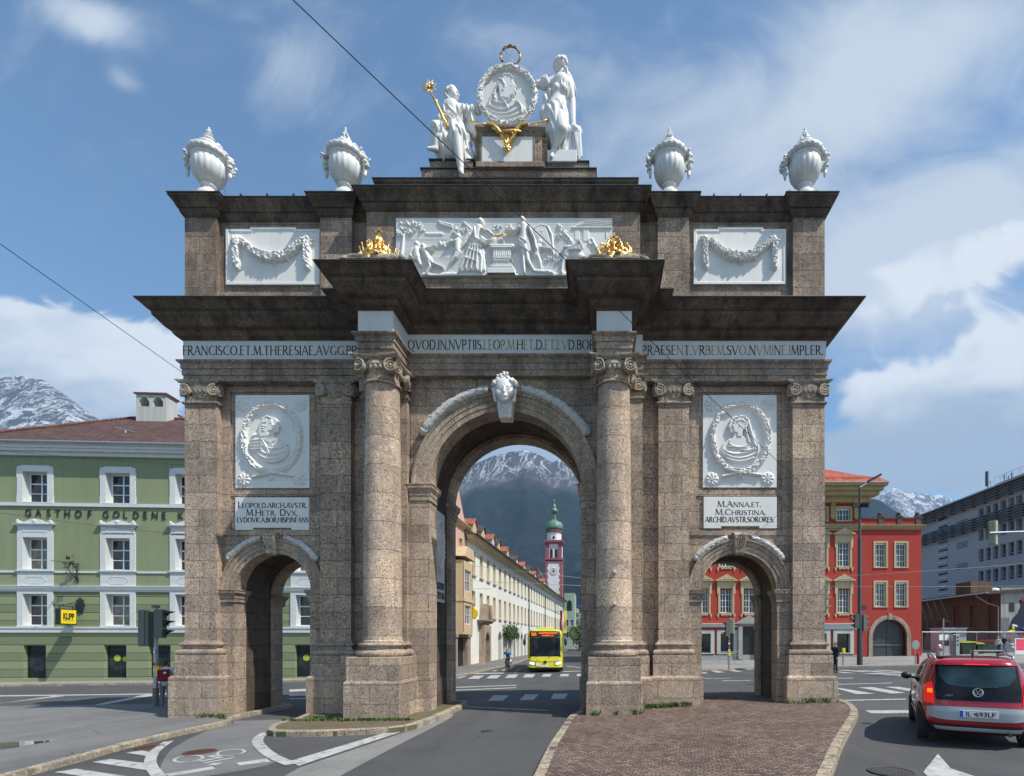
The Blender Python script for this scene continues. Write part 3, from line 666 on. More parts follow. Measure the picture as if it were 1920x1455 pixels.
# attic
AT = [(8.82, YB-.1), (8.82, 14.7), (7.95, 14.7), (7.95, 14.86), (5.08, 14.86), (5.08, 14.7), (4.22, 14.7), (4.22, 14.86), (3.72, 14.86), (3.72, 14.5)]
PA = mirr(AT)
mb = MB(); sweep(mb, PA, [(0, 10.6), (0, 13.5)]); part('attic_wall', mb, S['stone'], ARCH)
mb = MB(); sweep(mb, PA, [(.06, 10.83), (.06, 11.0), (0, 11.04)]); part('attic_base', mb, S['stone'], ARCH)
ATC = [(8.82, YB-.1), (8.82, 14.7), (7.95, 14.7), (7.95, 14.86), (5.08, 14.86), (5.08, 14.7), (4.22, 14.7), (4.22, 14.86), (3.72, 14.86), (3.72, 14.5)]
mb = MB(); sweep(mb, mirr(ATC), [(0, 13.36), (.05, 13.42), (.09, 13.50), (.09, 13.56), (.13, 13.57), (.17, 13.66), (.24, 13.76), (.27, 13.79), (.27, 13.84)]); part('attic_cornice', mb, S['stone_cornice'], ARCH)
mb = MB(); sweep(mb, mirr(ATC), [(.285, 13.84), (.295, 13.86), (.285, 13.875), (.1, 13.92), (0, 13.95)])
for s in (-1, 1):
    for k in range(7):
        x = XC+s*(4.3+k*.72); mb.box(x-.02, x+.02, 14.54, 14.60, 13.87, 13.91)
part('attic_flashing', mb, S['lead'], ARCH)
mb = MB(); sweep(mb, rectpath(XC-3.62, XC+3.62, 14.85, 16.9), [(0, 13.9), (0, 14.40), (.06, 14.46), (.06, 14.52)]); part('upper_parapet', mb, S['stone_cornice'], ARCH)
mb = MB(); sweep(mb, rectpath(XC-3.62, XC+3.62, 14.85, 16.9), [(.075, 14.52), (.085, 14.54), (.07, 14.56), (0, 14.60)]); part('parapet_flashing', mb, S['lead'], ARCH)
# stepped socle of the statues
def step(x0, x1, y0, y1, z0, z1, flash=True):
    m = MB().box(x0, x1, y0, y1, z0, z1)
    o = part('socle_step', m, S['stone'], ARCH, bev=.02)
    if flash: part('step_flashing', MB().box(x0-.03, x1+.03, y0-.03, y1+.03, z1, z1+.03), S['lead'], o)
    return o
step(P(791, 0, 15.0).x, P(1117, 0, 15.0).x, 14.95, 16.6, 14.56, 14.93)
step(P(806, 0, 15.0).x, P(887, 0, 15.0).x, 15.0, 16.4, 14.9, 15.22)
step(P(1027, 0, 15.0).x, P(1103, 0, 15.0).x, 15.0, 16.4, 14.9, 15.17)
x0, x1 = P(893, 0, 14.9).x, P(1022, 0, 14.9).x; pm = (x0+x1)/2
mb = MB(); sweep(mb, rectpath(x0+.10, x1-.10, 14.92, 16.2), [(.09, 14.9), (.09, 15.02), (.05, 15.07), (.0, 15.10), (.0, 15.82), (.04, 15.88), (.10, 15.94), (.12, 15.98), (.12, 16.04), (0, 16.07)])
sweep(mb, rectpath(x0-.06, x1+.06, 15.05, 16.1), [(0, 14.9), (0, 15.75), (.06, 15.80), (.06, 15.86), (0, 15.88)])
ped = part('pedestal', mb, S['stone'], ARCH)
part('pedestal_tablet', MB().box(P(903, 0, 14.9).x, P(1000, 0, 14.9).x, 14.895, 15.0, 15.09, 15.80), S['white'], ped, bev=.01)
mb = MB(); 
for x in (P(903, 0, 14.9).x-.05, P(1000, 0, 14.9).x): mb.box(x, x+.05, 14.88, 15.0, 15.04, 15.85)
mb.box(P(903, 0, 14.9).x, P(1000, 0, 14.9).x, 14.88, 15.0, 15.04, 15.088); mb.box(P(903, 0, 14.9).x, P(1000, 0, 14.9).x, 14.88, 15.0, 15.802, 15.85); part('tablet_frame', mb, S['stone_arch'], ped)
# crown pedestals on the column blocks
for s in (-1, 1):
    cx = XC+s*CA; mb = MB(); sweep(mb, rectpath(cx-.52, cx+.52, 12.75, 13.9), [(0, 10.75), (0, 10.83), (.04, 10.835), (.04, 10.855), (0, 10.86)]); part('crown_pedestal', mb, S['stone_cap'], ARCH)
# ---------------------------------------------------------------- inscriptions on the frieze
def mat_gold(lo_, hi): return lambda i: 'goldpaint' if lo_ <= i < hi else 'ink'
it, wd = glyphs('FRANCISCO.ET.M.THERESIAE.AVGG.PP', .26, .14)
engrave(it, wd, P(343, 0, 14.7).x, P(668, 0, 14.7).x, P(0, 666, 14.7).z, 14.698, 'frieze_lettering', frz, mat_gold(99, 99), bold=.8)
it, wd = glyphs('QVOD.IN.NVPTIIS.LEOP.M.HET.D.ET.LVD.BOR', .265, .12)
engrave(it, wd, P(765, 0, 14.4).x, P(1115, 0, 14.4).x, P(0, 655.5, 14.4).z, 14.398, 'frieze_lettering', frz, (lambda i: 'goldpaint' if i in (16, 17, 19, 21, 22, 24, 25, 29, 30, 32, 33) else 'ink'), bold=.8)
it, wd = glyphs('PRAESENT.VRBEM.SVO.NVMINE.IMPLER.', .26, .14)
engrave(it, wd, P(1204, 0, 14.7).x, P(1543, 0, 14.7).x, P(0, 665.5, 14.7).z, 14.698, 'frieze_lettering', frz, lambda i: 'goldpaint' if i in (6, 9, 11, 12, 13, 17, 20, 21, 22, 24, 25, 26) else 'ink', bold=.8)
# ---------------------------------------------------------------- inscription tablets
def tablet(px0, px1, py0, py1, lines, gold=()):
    Y = 14.92; x0 = P(px0, 0, Y).x; x1 = P(px1, 0, Y).x; z1 = P(0, py0, Y).z; z0 = P(0, py1, Y).z
    cx = (x0+x1)/2; mb = MB().box(x0, x1, Y-.03, 14.96, z0+.06, z1); mb.box(x0, x0+(x1-x0)*.24, Y-.03, 14.96, z0, z0+.06); mb.box(x1-(x1-x0)*.24, x1, Y-.03, 14.96, z0, z0+.06)
    o = part('inscription_tablet', mb, S['white'], ARCH, bev=.008)
    for k, (ln, lpx0, lpx1, lpy, hp) in enumerate(lines):
        h = hp*Y/F; it, wd = glyphs(ln, h, .12)
        engrave(it, wd, P(lpx0, 0, Y).x, P(lpx1, 0, Y).x, P(0, lpy, Y).z, Y-.031, 'tablet_lettering', o, (lambda i: 'goldpaint') if k in gold else (lambda i: 'ink'), bold=1.15)
    return o
tablet(442, 580, 933, 994, [('Leopold.arch.avstr.', 448, 576, 953, 12), ('M.Hetr. Dvx.', 463, 559, 967.5, 12), ('LVDOVICA.BOR.HISP.INFANS', 446, 579, 980, 9.5)])
tablet(1319, 1456, 932, 991, [('M.Anna.et.', 1345, 1426, 951, 11), ('M.Christina.', 1341, 1435, 966, 11), ('ARCHID.AVSTR.SORORES.', 1322, 1450, 979.5, 10)], gold=())
# ---------------------------------------------------------------- carved reliefs as real height fields
class HF:
    def __init__(s, u0, u1, v0, v1, nx, nz):
        s.b = (u0, u1, v0, v1); s.nx = nx; s.nz = nz
        s.U, s.V = np.meshgrid(np.linspace(u0, u1, nx+1), np.linspace(v0, v1, nz+1)); s.H = np.zeros_like(s.U)
    def cap(s, x0, y0, x1, y1, r0, r1=None, h=.05, add=0):
        r1 = r0 if r1 is None else r1; dx, dy = x1-x0, y1-y0; L2 = dx*dx+dy*dy+1e-9
        t = np.clip(((s.U-x0)*dx+(s.V-y0)*dy)/L2, 0, 1); d = np.hypot(s.U-x0-t*dx, s.V-y0-t*dy); r = r0+(r1-r0)*t
        q = h*np.sqrt(np.clip(1-(d/r)**2, 0, 1))
        if add: s.H = s.H+q*(1 if add > 0 else -1)
        else: s.H = np.maximum(s.H, q)
        return s
    def ell(s, cx, cy, rx, ry, h, rot=0, add=0, p=.5):
        c, n = math.cos(R(rot)), math.sin(R(rot)); a = (s.U-cx)*c+(s.V-cy)*n; b = -(s.U-cx)*n+(s.V-cy)*c
        q = h*np.clip(1-(a/rx)**2-(b/ry)**2, 0, 1)**p
        if add: s.H = s.H+q*(1 if add > 0 else -1)
        else: s.H = np.maximum(s.H, q)
        return s
    def line(s, pts, r, h, add=0, r1=None):
        n = len(pts)-1
        for i in range(n):
            ra = r if r1 is None else r+(r1-r)*i/n; rb = r if r1 is None else r+(r1-r)*(i+1)/n
            s.cap(*pts[i], *pts[i+1], ra, rb, h, 0 if not add else 0)
        return s
    def box(s, x0, x1, y0, y1, h):
        m = (s.U >= x0) & (s.U <= x1) & (s.V >= y0) & (s.V <= y1); s.H = np.where(m, np.maximum(s.H, h), s.H); return s
    def leaves(s, pts, wd, size, h, rnd, n=3, wob=.8):
        for i in range(len(pts)):
            x, y = pts[i]; q = pts[min(i+1, len(pts)-1)]; p = pts[max(i-1, 0)]; a = math.degrees(math.atan2(q[1]-p[1], q[0]-p[0]))
            for k in range(n):
                o = rnd.uniform(-1, 1)*wd; ca = math.cos(R(a+90)); sa = math.sin(R(a+90))
                s.ell(x+ca*o, y+sa*o, size*1.5, size*.7, h*rnd.uniform(.75, 1.1), a+rnd.uniform(-35, 35)*wob)
        return s
    def obj(s, name, parent, x0, x1, z0, z1, y, mat, label=None, depth=.06):
        nx, nz = s.nx, s.nz; X = np.linspace(x0, x1, nx+1); Z = np.linspace(z1, z0, nz+1)
        XX, ZZ = np.meshgrid(X, Z); H = s.H.copy(); YY = y-H
        v = np.stack([XX, YY, ZZ], -1).reshape(-1, 3).tolist(); W = nx+1
        f = [(j*W+i, (j+1)*W+i, (j+1)*W+i+1, j*W+i+1) for j in range(nz) for i in range(nx)]
        mb = MB(); mb.v = [tuple(q) for q in v]; mb.f = f
        o = part(name, mb, mat, parent, smooth='all', fix=False, label=label)
        bk = MB().box(x0, x1, y+.001, y+depth, z0, z1); me = o.data
        bm = bmesh.new(); bm.from_mesh(me); M = ROOTM[parent.name].inverted()
        vs = [bm.verts.new(M @ Vector(p)) for p in bk.v]
        for ff in bk.f: bm.faces.new([vs[i] for i in ff]).smooth = False
        bm.to_mesh(me); bm.free(); return o
def circ(cx, cy, rx, ry, n, a0=0, a1=360): return [(cx+rx*math.cos(R(a0+(a1-a0)*i/n)), cy+ry*math.sin(R(a0+(a1-a0)*i/n))) for i in range(n+1)]
def rosette(h, cx, cy, r, k=.05):
    h.ell(cx, cy, r, r, k*.5, p=.25)
    for i in range(8): h.ell(cx+math.cos(i*.785)*r*.62, cy+math.sin(i*.785)*r*.62, r*.34, r*.22, k, math.degrees(i*.785))
    for i in range(5): h.ell(cx+math.cos(i*1.257)*r*.27, cy+math.sin(i*1.257)*r*.27, r*.22, r*.16, k*1.15, math.degrees(i*1.257))
    h.ell(cx, cy, r*.14, r*.14, k*1.3)
def wreath_panel(kind):
    rn = random.Random(kind); h = HF(0, 445, 0, 560, 230, 290)
    for (x, y) in ((52, 62), (392, 58), (55, 510), (390, 508)): rosette(h, x, y, 42, .055)
    cx, cy = 224, 262
    ring = circ(cx, cy, 168, 205, 60, 92, 448); h.line(ring, 20, .085)
    h.leaves(circ(cx, cy, 168, 205, 110, 92, 448), 14, 8.5, .115, rn, 4)
    h.cap(cx+15, cy+205, cx-105, cy+232, 15, 9, .09); h.cap(cx-10, cy+205, cx+115, cy+225, 15, 9, .09); h.ell(cx-105, cy+234, 18, 10, .10, -20); h.ell(cx+118, cy+226, 18, 10, .10, 20)
    h.ell(cx, cy+208, 34, 16, .12); h.cap(cx, cy+220, cx-14, cy+252, 8, 5, .05); h.cap(cx, cy+220, cx+16, cy+250, 8, 5, .05)
    return h, rn
# left portrait pair, facing right
h, rn = wreath_panel(1)
def blur(m, n):
    for _ in range(n):
        p = np.pad(m, 1, mode='edge'); m = (p[1:-1, 1:-1]*2+p[:-2, 1:-1]+p[2:, 1:-1]+p[1:-1, :-2]+p[1:-1, 2:])/6.0
    return m
def poly(h, pts, k, n=10, base=0.0):
    """raise the inside of an outline to a rounded cushion"""
    ins = np.zeros(h.U.shape, bool); m = len(pts)
    for i in range(m):
        (xa, ya), (xb, yb) = pts[i], pts[(i+1) % m]
        if ya == yb: continue
        c = ((h.V > min(ya, yb)) & (h.V <= max(ya, yb)) & (h.U < (xb-xa)*(h.V-ya)/(yb-ya)+xa)); ins ^= c
    f = ins.astype(float); d = blur(f, n); q_ = f*(base+(k-base)*np.clip((d-.42)*2.0, 0, 1)**.6)
    h.H = np.maximum(h.H, q_); return h
def swag(h, p0, pc, p1, r, k):
    pts = [((1-t)**2*p0[0]+2*t*(1-t)*pc[0]+t*t*p1[0], (1-t)**2*p0[1]+2*t*(1-t)*pc[1]+t*t*p1[1]) for t in np.linspace(0, 1, 9)]
    for i in range(8): w_ = math.sin(math.pi*(i+.5)/8)**.5; h.cap(*pts[i], *pts[i+1], r*w_+1.5, r*w_+1.5, k)
def curls(h, pts, r, n, k, seed):
    r_ = random.Random(seed)
    for _ in range(n):
        u_ = r_.random()*(len(pts)-1.001); i = int(u_); f = u_-i; x = pts[i][0]*(1-f)+pts[i+1][0]*f+r_.gauss(0, 3); y = pts[i][1]*(1-f)+pts[i+1][1]*f+r_.gauss(0, 3)
        h.ell(x, y, r*r_.uniform(.7, 1.3), r*.55, k*r_.uniform(.9, 1.08), r_.uniform(-60, 60))
def bust_men(h, dx, dy, top=True):
    T = lambda P_: [(x+dx, y+dy) for x, y in P_]
    if top:
        poly(h, T([(101,300),(112,262),(150,246),(200,240),(262,268),(302,300),(330,338),(318,372),(288,398),(240,416),(190,412),(150,388),(124,345),(104,330)]), .075, 16, .03)
        h.cap(130, 262, 128, 330, 34, 26, .10)
        for k in range(4): h.cap(104, 282+k*17, 168, 274+k*19, 5.5, 5.5, .125)
        for k in range(5): h.cap(112+k*9, 258-k*2, 118+k*9, 250-k*2, 9, 7, .12)
        for (p0, pc, p1, r, k) in (((160, 292), (230, 360), (322, 306), 7, .11), ((150, 330), (235, 400), (326, 336), 8, .108), ((150, 362), (230, 420), (312, 362), 8, .10), ((172, 270), (195, 310), (215, 350), 6, .115), ((262, 272), (240, 310), (222, 350), 6, .115), ((286, 300), (318, 312), (322, 350), 9, .11), ((200, 350), (250, 375), (300, 345), 7, .115)): swag(h, p0, pc, p1, r, k)
        for i in range(5): h.ell(222+8*math.cos(i*1.257), 305+8*math.sin(i*1.257), 6, 6, .11)
        poly(h, [(165,236),(205,226),(224,244),(262,275),(225,300),(180,282)], .10, 8, .05)
    poly(h, T([(168,160),(182,140),(204,131),(224,137),(233,150),(238,166),(236,173),(249,191),(242,196),(245,203),(239,208),(242,216),(236,224),(226,228),(214,222),(208,240),(222,258),(158,262),(152,240),(158,200)]), .11 if top else .085, 7, .05)
    if top:
        curls(h, [(172, 158), (188, 142), (208, 138), (224, 146)], 9, 26, .125, 1); curls(h, [(170, 170), (186, 172), (200, 166)], 9, 16, .125, 2)
        for k in range(3): h.cap(176, 192+k*14, 190, 196+k*14, 9, 8, .13)
        curls(h, [(164, 186), (160, 215), (154, 245)], 9, 22, .12, 3)
        h.cap(222, 178, 232, 176, 4, 3, .125); h.ell(198, 196, 7, 11, .13); h.cap(228, 190, 246, 190, 5, 4, .12)
def bust_ladies(h, dx, dy, top=True):
    T = lambda P_: [(x+dx, y+dy) for x, y in P_]
    poly(h, T([(184,150),(200,134),(232,130),(262,142),(272,170),(262,205),(236,226),(232,262),(196,262),(202,238),(186,236),(178,226),(180,216),(174,210),(178,204),(166,196),(178,176),(176,166)]), .11 if top else .085, 7, .05)
    if top:
        poly(h, [(110,345),(122,300),(150,272),(196,256),(236,256),(300,268),(332,300),(334,350),(316,392),(262,412),(210,418),(160,404),(124,376)], .07, 16, .03)
        poly(h, [(150,280),(196,252),(236,252),(280,290),(270,322),(160,322)], .09, 8, .05)
        curls(h, [(192, 150), (215, 138), (245, 140), (264, 158)], 9, 34, .125, 4); curls(h, [(205, 165), (232, 160), (256, 180), (252, 205)], 9, 30, .125, 5)
        for k in range(8): h.cap(268+k*5, 165+k*19, 272+k*6, 182+k*19, 13, 11, .12); h.cap(246+k*3, 185+k*14, 250+k*4, 198+k*14, 9, 8, .115)
        h.cap(150, 318, 262, 322, 7, 7, .11)
        for (p0, pc, p1, r, k) in (((116, 330), (180, 395), (320, 330), 8, .105), ((120, 352), (200, 420), (318, 356), 8, .10), ((140, 385), (210, 425), (300, 385), 8, .095), ((152, 296), (205, 350), (280, 298), 6, .112), ((318, 296), (340, 330), (318, 372), 9, .11), ((126, 300), (108, 330), (124, 366), 9, .10), ((230, 340), (280, 350), (316, 318), 7, .115)): swag(h, p0, pc, p1, r, k)
        h.ell(214, 196, 6, 10, .13); h.cap(182, 178, 192, 180, 4, 3, .12)
bust_men(h, 30, 8, False); bust_men(h, 0, 0)
X0, X1 = P(442, 0, 14.9).x, P(580, 0, 14.9).x
h.obj('portrait_relief', ARCH, X0, X1, P(0, 915, 14.9).z, P(0, 741, 14.9).z, 14.89, S['white'], 'marble relief of two men in profile in an oval laurel wreath')
h, rn = wreath_panel(2)
bust_ladies(h, -20, 2, False); bust_ladies(h, 0, 0)
X0, X1 = P(1318, 0, 14.9).x, P(1456, 0, 14.9).x
h.obj('portrait_relief', ARCH, X0, X1, P(0, 914, 14.9).z, P(0, 741, 14.9).z, 14.89, S['white'], 'marble relief of two women in profile in an oval laurel wreath')
# garland panels of the attic
def garland_panel(px0, px1, py0, py1, seed):
    rn = random.Random(seed); h = HF(0, 780, 0, 490, 250, 160)
    m = ((h.U > 22) & (h.U < 758) & (h.V > 24) & (h.V < 466)); h.H = np.where(m, -.02, 0.0)
    h.H = np.where((h.U > 214) & (h.U < 566) & (h.V > 8) & (h.V < 40), -.02, h.H); h.H -= h.H.min(); 
    for x in (95, 678):
        rosette(h, x, 108, 58, .085); h.cap(x, 80, x+6, 325, 26, 30, .11)
        h.leaves([(x+.02*i, 90+i*7) for i in range(34)], 20, 13, .155, rn, 3, .6)
        h.cap(x+6, 325, x+8, 350, 26, 20, .12)
    n = 40; arcp = [(150+ (640-150)*i/n, 110+150*math.sin(math.pi*i/n)**.75) for i in range(n+1)]
    for i in range(n): 
        r = 22+16*math.sin(math.pi*(i+.5)/n); h.cap(*arcp[i], *arcp[i+1], r, r, .12)
    for i in range(n+1):
        r = 18+16*math.sin(math.pi*i/n); h.leaves([arcp[i], arcp[min(i+1, n)]], r, 15, .17, rn, 3)
    h.cap(330, 235, 300, 290, 16, 8, .09); h.cap(460, 235, 520, 280, 16, 8, .09); h.cap(380, 285, 412, 325, 7, 4, .06)
    X0, X1 = P(px0, 0, 14.8).x, P(px1, 0, 14.8).x; z1, z0 = P(0, py0, 14.8).z, P(0, py1, 14.8).z
    h.H += .004
    return h.obj('garland_relief', ARCH, X0, X1, z0, z1, 14.83, S['white'])
gl = garland_panel(423, 599, 429, 533, 4); gr = garland_panel(1301, 1474, 429, 532, 5)
mb = MB()
for (a, b) in ((423, 599), (1301, 1474)):
    x0, x1 = P(a, 0, 14.8).x, P(b, 0, 14.8).x; w_ = x1-x0; z1 = P(0, 429, 14.8).z; z0 = P(0, 533, 14.8).z
    mb.box(x0+w_*.26, x0+w_*.75, 14.80, 14.86, z1-.003, z1+.05)
part('panel_top_moulding', mb, S['white'], ARCH)
# the big attic relief
rn = random.Random(9); h = HF(0, 1852, 36, 520, 470, 124)
def tree_clump(pts, r):
    for (x, y) in pts:
        for _ in range(int(r/4)): h.ell(x+rn.gauss(0, r*.6), y+rn.gauss(0, r*.42), rn.uniform(8, 15), rn.uniform(6, 10), rn.uniform(.04, .075), rn.uniform(0, 180))
tree_clump([(90, 80), (160, 95), (210, 105), (60, 140), (120, 160), (40, 160)], 36); h.cap(70, 180, 50, 340, 10, 16, .05)
for k in range(4): h.cap(260+k*36, 165, 290+k*36, 170, 16, 12, .022)
h.cap(370, 72, 480, 100, 13, 10, .05); h.cap(380, 88, 480, 116, 12, 8, .05)
tree_clump([(385, 255), (430, 275), (480, 230)], 30); tree_clump([(540, 140), (600, 150), (520, 170)], 34); tree_clump([(840, 130), (880, 120), (960, 120), (1000, 140)], 30)
tree_clump([(1240, 150), (1260, 190), (1230, 250)], 26); tree_clump([(1400, 110), (1430, 150), (1400, 190)], 28); tree_clump([(1310, 380), (1390, 400), (1380, 340)], 24); h.cap(1430, 150, 1490, 210, 9, 13, .05)
def man(head, neckb, hips, legs, arms, rh=26, k=.13, skirt=None):
    h.ell(*head, rh, rh*1.18, k*1.1); h.cap(*head, *neckb, rh*.5, rh*.5, k*.8); h.cap(*neckb, *hips, rh*1.35, rh*1.25, k)
    for l in legs:
        for a, b, r0, r1 in zip(l[:-1], l[1:], (rh*.95, rh*.6), (rh*.65, rh*.38)): h.cap(*a, *b, r0, r1, k*.9)
    for l in arms:
        for a, b, r0, r1 in zip(l[:-1], l[1:], (rh*.55, rh*.45), (rh*.45, rh*.3)): h.cap(*a, *b, r0, r1, k*1.15)
    if skirt:
        for (a, b) in skirt: h.cap(*a, *b, 13, 9, k*1.18)
man((182, 262), (175, 300), (190, 370), [[(190, 370), (215, 430), (210, 440)]], [[(150, 310), (130, 360), (160, 390)]], 24, .12)
man((238, 282), (250, 312), (285, 390), [[(285, 390), (320, 420), (410, 460)], [(285, 400), (300, 450), (265, 510)]], [[(270, 310), (320, 300), (345, 280)]], 24, .13)
man((535, 195), (530, 230), (530, 310), [[(530, 310), (505, 370), (470, 420)], [(540, 320), (520, 370), (480, 380)]], [[(520, 240), (470, 250), (440, 270)]], 22, .10)
man((730, 82), (712, 130), (690, 240), [[(690, 250), (640, 360), (545, 500)], [(700, 260), (740, 380), (735, 500)]], [[(680, 140), (690, 230), (770, 272)], [(745, 150), (800, 190), (840, 200)]], 29, .15,
    [((650+i*20, 290+i*3), (560+i*46, 480)) for i in range(4)]+[((640, 285), (735, 300)), ((630, 320), (720, 350)), ((600, 390), (690, 420))])
poly(h, [(655, 250), (730, 250), (765, 330), (775, 490), (700, 500), (540, 500), (580, 400), (620, 300)], .10, 8, .04)
h.cap(580, 75, 640, 130, 8, 14, .06); h.cap(600, 100, 650, 230, 14, 22, .05)
for i in range(5): h.cap(640-i*8, 150+i*22, 590-i*14, 200+i*30, 10, 6, .06)
h.ell(785, 205, 72, 58, .15, 35, p=.25); h.ell(780, 200, 50, 38, .09, 35, add=-1, p=.4)
for (a, b) in (((905, 270), (905, 300)),): h.cap(820, 290, 1000, 290, 26, 26, .15)
h.box(835, 985, 300, 450, .12); h.box(820, 1000, 300, 312, .15); h.box(815, 1008, 450, 470, .15); h.box(790, 1025, 478, 520, .17); h.box(828, 992, 388, 394, .14); h.box(828, 992, 420, 426, .14)
for x in range(845, 985, 17): h.box(x, x+6, 318, 375, .13); h.box(x, x+6, 432, 448, .135)
for x in range(840, 980, 34): h.box(x, x+26, 400, 404, .137); h.box(x, x+5, 404, 414, .137); h.box(x+12, x+26, 410, 414, .137)
for k in range(5): h.cap(880+k*12, 262, 890+k*9, 225-abs(2-k)*-8, 10, 6, .13)
man((1085, 72), (1098, 120), (1098, 250), [[(1098, 270), (1095, 380), (1105, 505)], [(1110, 270), (1135, 400), (1185, 490)]], [[(1060, 135), (1020, 175), (945, 165)], [(1140, 130), (1190, 230), (1205, 310)]], 30, .16,
    [((1062, 225), (1120, 260)), ((1060, 250), (1110, 300)), ((1068, 290), (1130, 330))])
poly(h, [(1060, 205), (1140, 205), (1165, 330), (1120, 360), (1070, 340)], .13, 6, .05)
for i in range(11): h.cap(1185+i*9, 130-i*3+abs(5-i)*2, 1240+i*11, 230+i*10, 9, 6, .055)
h.line([(1180, 130), (1240, 100), (1300, 115), (1335, 180), (1345, 300)], 10, .065)
man((1235, 240), (1225, 275), (1200, 350), [[(1215, 350), (1240, 420), (1245, 460)]], [[(1235, 290), (1290, 300), (1330, 300)]], 20, .09)
h.cap(1190, 485, 1340, 500, 26, 18, .10); h.ell(1300, 492, 40, 20, .11)
man((1500, 250), (1480, 300), (1460, 360), [[(1450, 380), (1430, 430), (1420, 500)]], [[(1440, 300), (1500, 300), (1575, 300)], [(1570, 240), (1590, 280), (1500, 330)]], 26, .13)
h.ell(1560, 250, 24, 28, .13); h.cap(1480, 320, 1580, 318, 14, 12, .16); h.ell(1540, 350, 70, 40, .11)
h.ell(1670, 230, 26, 32, .05); h.ell(1672, 232, 15, 20, .04, add=-1); h.cap(1690, 240, 1720, 290, 12, 12, .06)
for k, yy in enumerate((70, 84, 98)): h.cap(1505+k*6, 110-k*4+10, 1620, yy-12, 5, 5, .03); h.cap(1620, yy-12, 1850, yy+4, 5, 5, .03)
h.box(1505, 1850, 112, 122, .035); h.box(1530, 1570, 130, 215, .012); h.box(1600, 1652, 116, 230, .015); h.box(1798, 1804, 60, 200, .02)
for i in range(26): h.cap(240+i*48, 508+6*math.sin(i*.9), 300+i*48, 512+6*math.sin(i*1.3), 22, 20, .06)
h.H += .006*np.sin(h.V*.55)*(h.H < .01)*(h.U < 1600)
h.obj('allegory_relief', ARCH, P(742, 0, 14.45).x, P(1148, 0, 14.45).x, P(0, 518, 14.45).z, P(0, 408, 14.45).z, 14.47, S['white'], 'wide marble relief with winged figures beside a round altar')
mb = MB(); q = lambda cx, cy, d=0: P(740+cx/4.571, 400+cy/4.571, 14.30-d)
mb.path([q(840, 202), q(870, 190), q(900, 195), q(925, 180), q(960, 192)], [.012, .022, .018, .024, .012], 6); mb.path([q(880, 210), q(905, 180), q(930, 205)], .012, 6)
for c in ((870, 188), (905, 182), (935, 196), (950, 184)): mb.ball(q(*c), .022, 7, 5)
part('gilded_branch', mb, S['gold'], ARCH, smooth='all')
# garlands, keystones
def arc_garland(cx, zs, r, a0, a1, ra, rb, y, name='arch_garland', leaf=.10):
    mb = MB(); n = max(10, int(abs(R(a1-a0))*r/leaf)); rn = random.Random(int(a0)); pts = []; rr = []
    for i in range(n+1):
        t = R(a0+(a1-a0)*i/n); pts.append((cx+r*math.cos(t), y, zs+r*math.sin(t))); u = i/n
        rr.append((ra+(rb-ra)*u)*(.80 if i % 2 else .98)*(1 if i < n else .55))
    mb.path(pts, rr, 12); mb.ball(pts[-1], rb*.9, 10, 7)
    for i in range(n):
        for k in range(1):
            t = R(a0+(a1-a0)*(i+rn.random())/n); ph = R(rn.uniform(-150, -10)); r0 = (ra+(rb-ra)*i/n)*.93
            rr0 = r+r0*math.cos(ph)*1.0
            M = Matrix.Rotation(-t+math.pi, 3, 'Y')
            mb.ball((cx+rr0*math.cos(t), y+r0*math.sin(ph)*.9, zs+rr0*math.sin(t)), (.022, .02, .055), 6, 5, Matrix.Rotation(-t, 3, 'Y'))
    return part(name, mb, S['garland'], ARCH, smooth='all')
arc_garland(XC+.05, 5.92, 2.66, 100, 146, .12, .155, 14.5); arc_garland(XC+.05, 5.92, 2.66, 80, 34, .12, .155, 14.5)
for s in (-1, 1):
    arc_garland(XC+s*6.51, 3.12, 1.50, 103, 143, .075, .105, 14.88, leaf=.08); arc_garland(XC+s*6.51, 3.12, 1.50, 77, 37, .075, .105, 14.88, leaf=.08)
    c = XC+s*6.51; mb = MB()
    for k, dx in enumerate((-.13, -.065, 0, .065, .13)):
        pts = [(c+dx*1.15, 14.93, 4.72), (c+dx*1.15, 14.72, 4.66), (c+dx*1.05, 14.70, 4.55), (c+dx*.85, 14.82, 4.35), (c+dx*.72, 14.80, 4.16), (c+dx*.75, 14.86, 4.12)]
        mb.path(pts, .042 if k in (0, 4) else .034, 7)
    mb.box(c-.15, c+.15, 14.80, 15.0, 4.14, 4.66); mb.tube((c-.18, 14.74, 4.63), (c+.18, 14.74, 4.63), .07, .07, 12)
    part('keystone', mb, S['stone_cap'], ARCH, smooth=50)
# the mask on the main keystone
qk = lambda cx, cy, d: P(640+cx/3.2, 560+cy/3.2, 14.30-d)
mb = MB(); U = 14.3/F/3.2
mb.ball(qk(980, 545, .06), (60*U, .21, 78*U), 18, 14); mb.ball(qk(980, 580, .09), (42*U, .17, 46*U), 16, 12)
mb.cap(qk(978, 528, .275), qk(976, 556, .315), .022, .034); mb.ball(qk(976, 578, .27), (22*U, .03, 7*U)); mb.ball(qk(976, 586, .262), (18*U, .03, 6*U)); mb.ball(qk(976, 602, .22), (20*U, .05, 14*U))
for sx in (-1, 1):
    mb.ball(qk(980+sx*24, 536, .225), (13*U, .03, 8*U)); mb.cap(qk(980+sx*10, 520, .265), qk(980+sx*42, 522, .215), .014); mb.ball(qk(980+sx*34, 565, .18), (22*U, .07, 24*U))
part('mask_keystone', remesh and mb, S['statue'], ARCH); KM = bpy.data.objects[-1] if False else [o for o in bpy.data.objects if o.name.startswith('mask_keystone')][0]
mb2 = MB(); rn = random.Random(3)
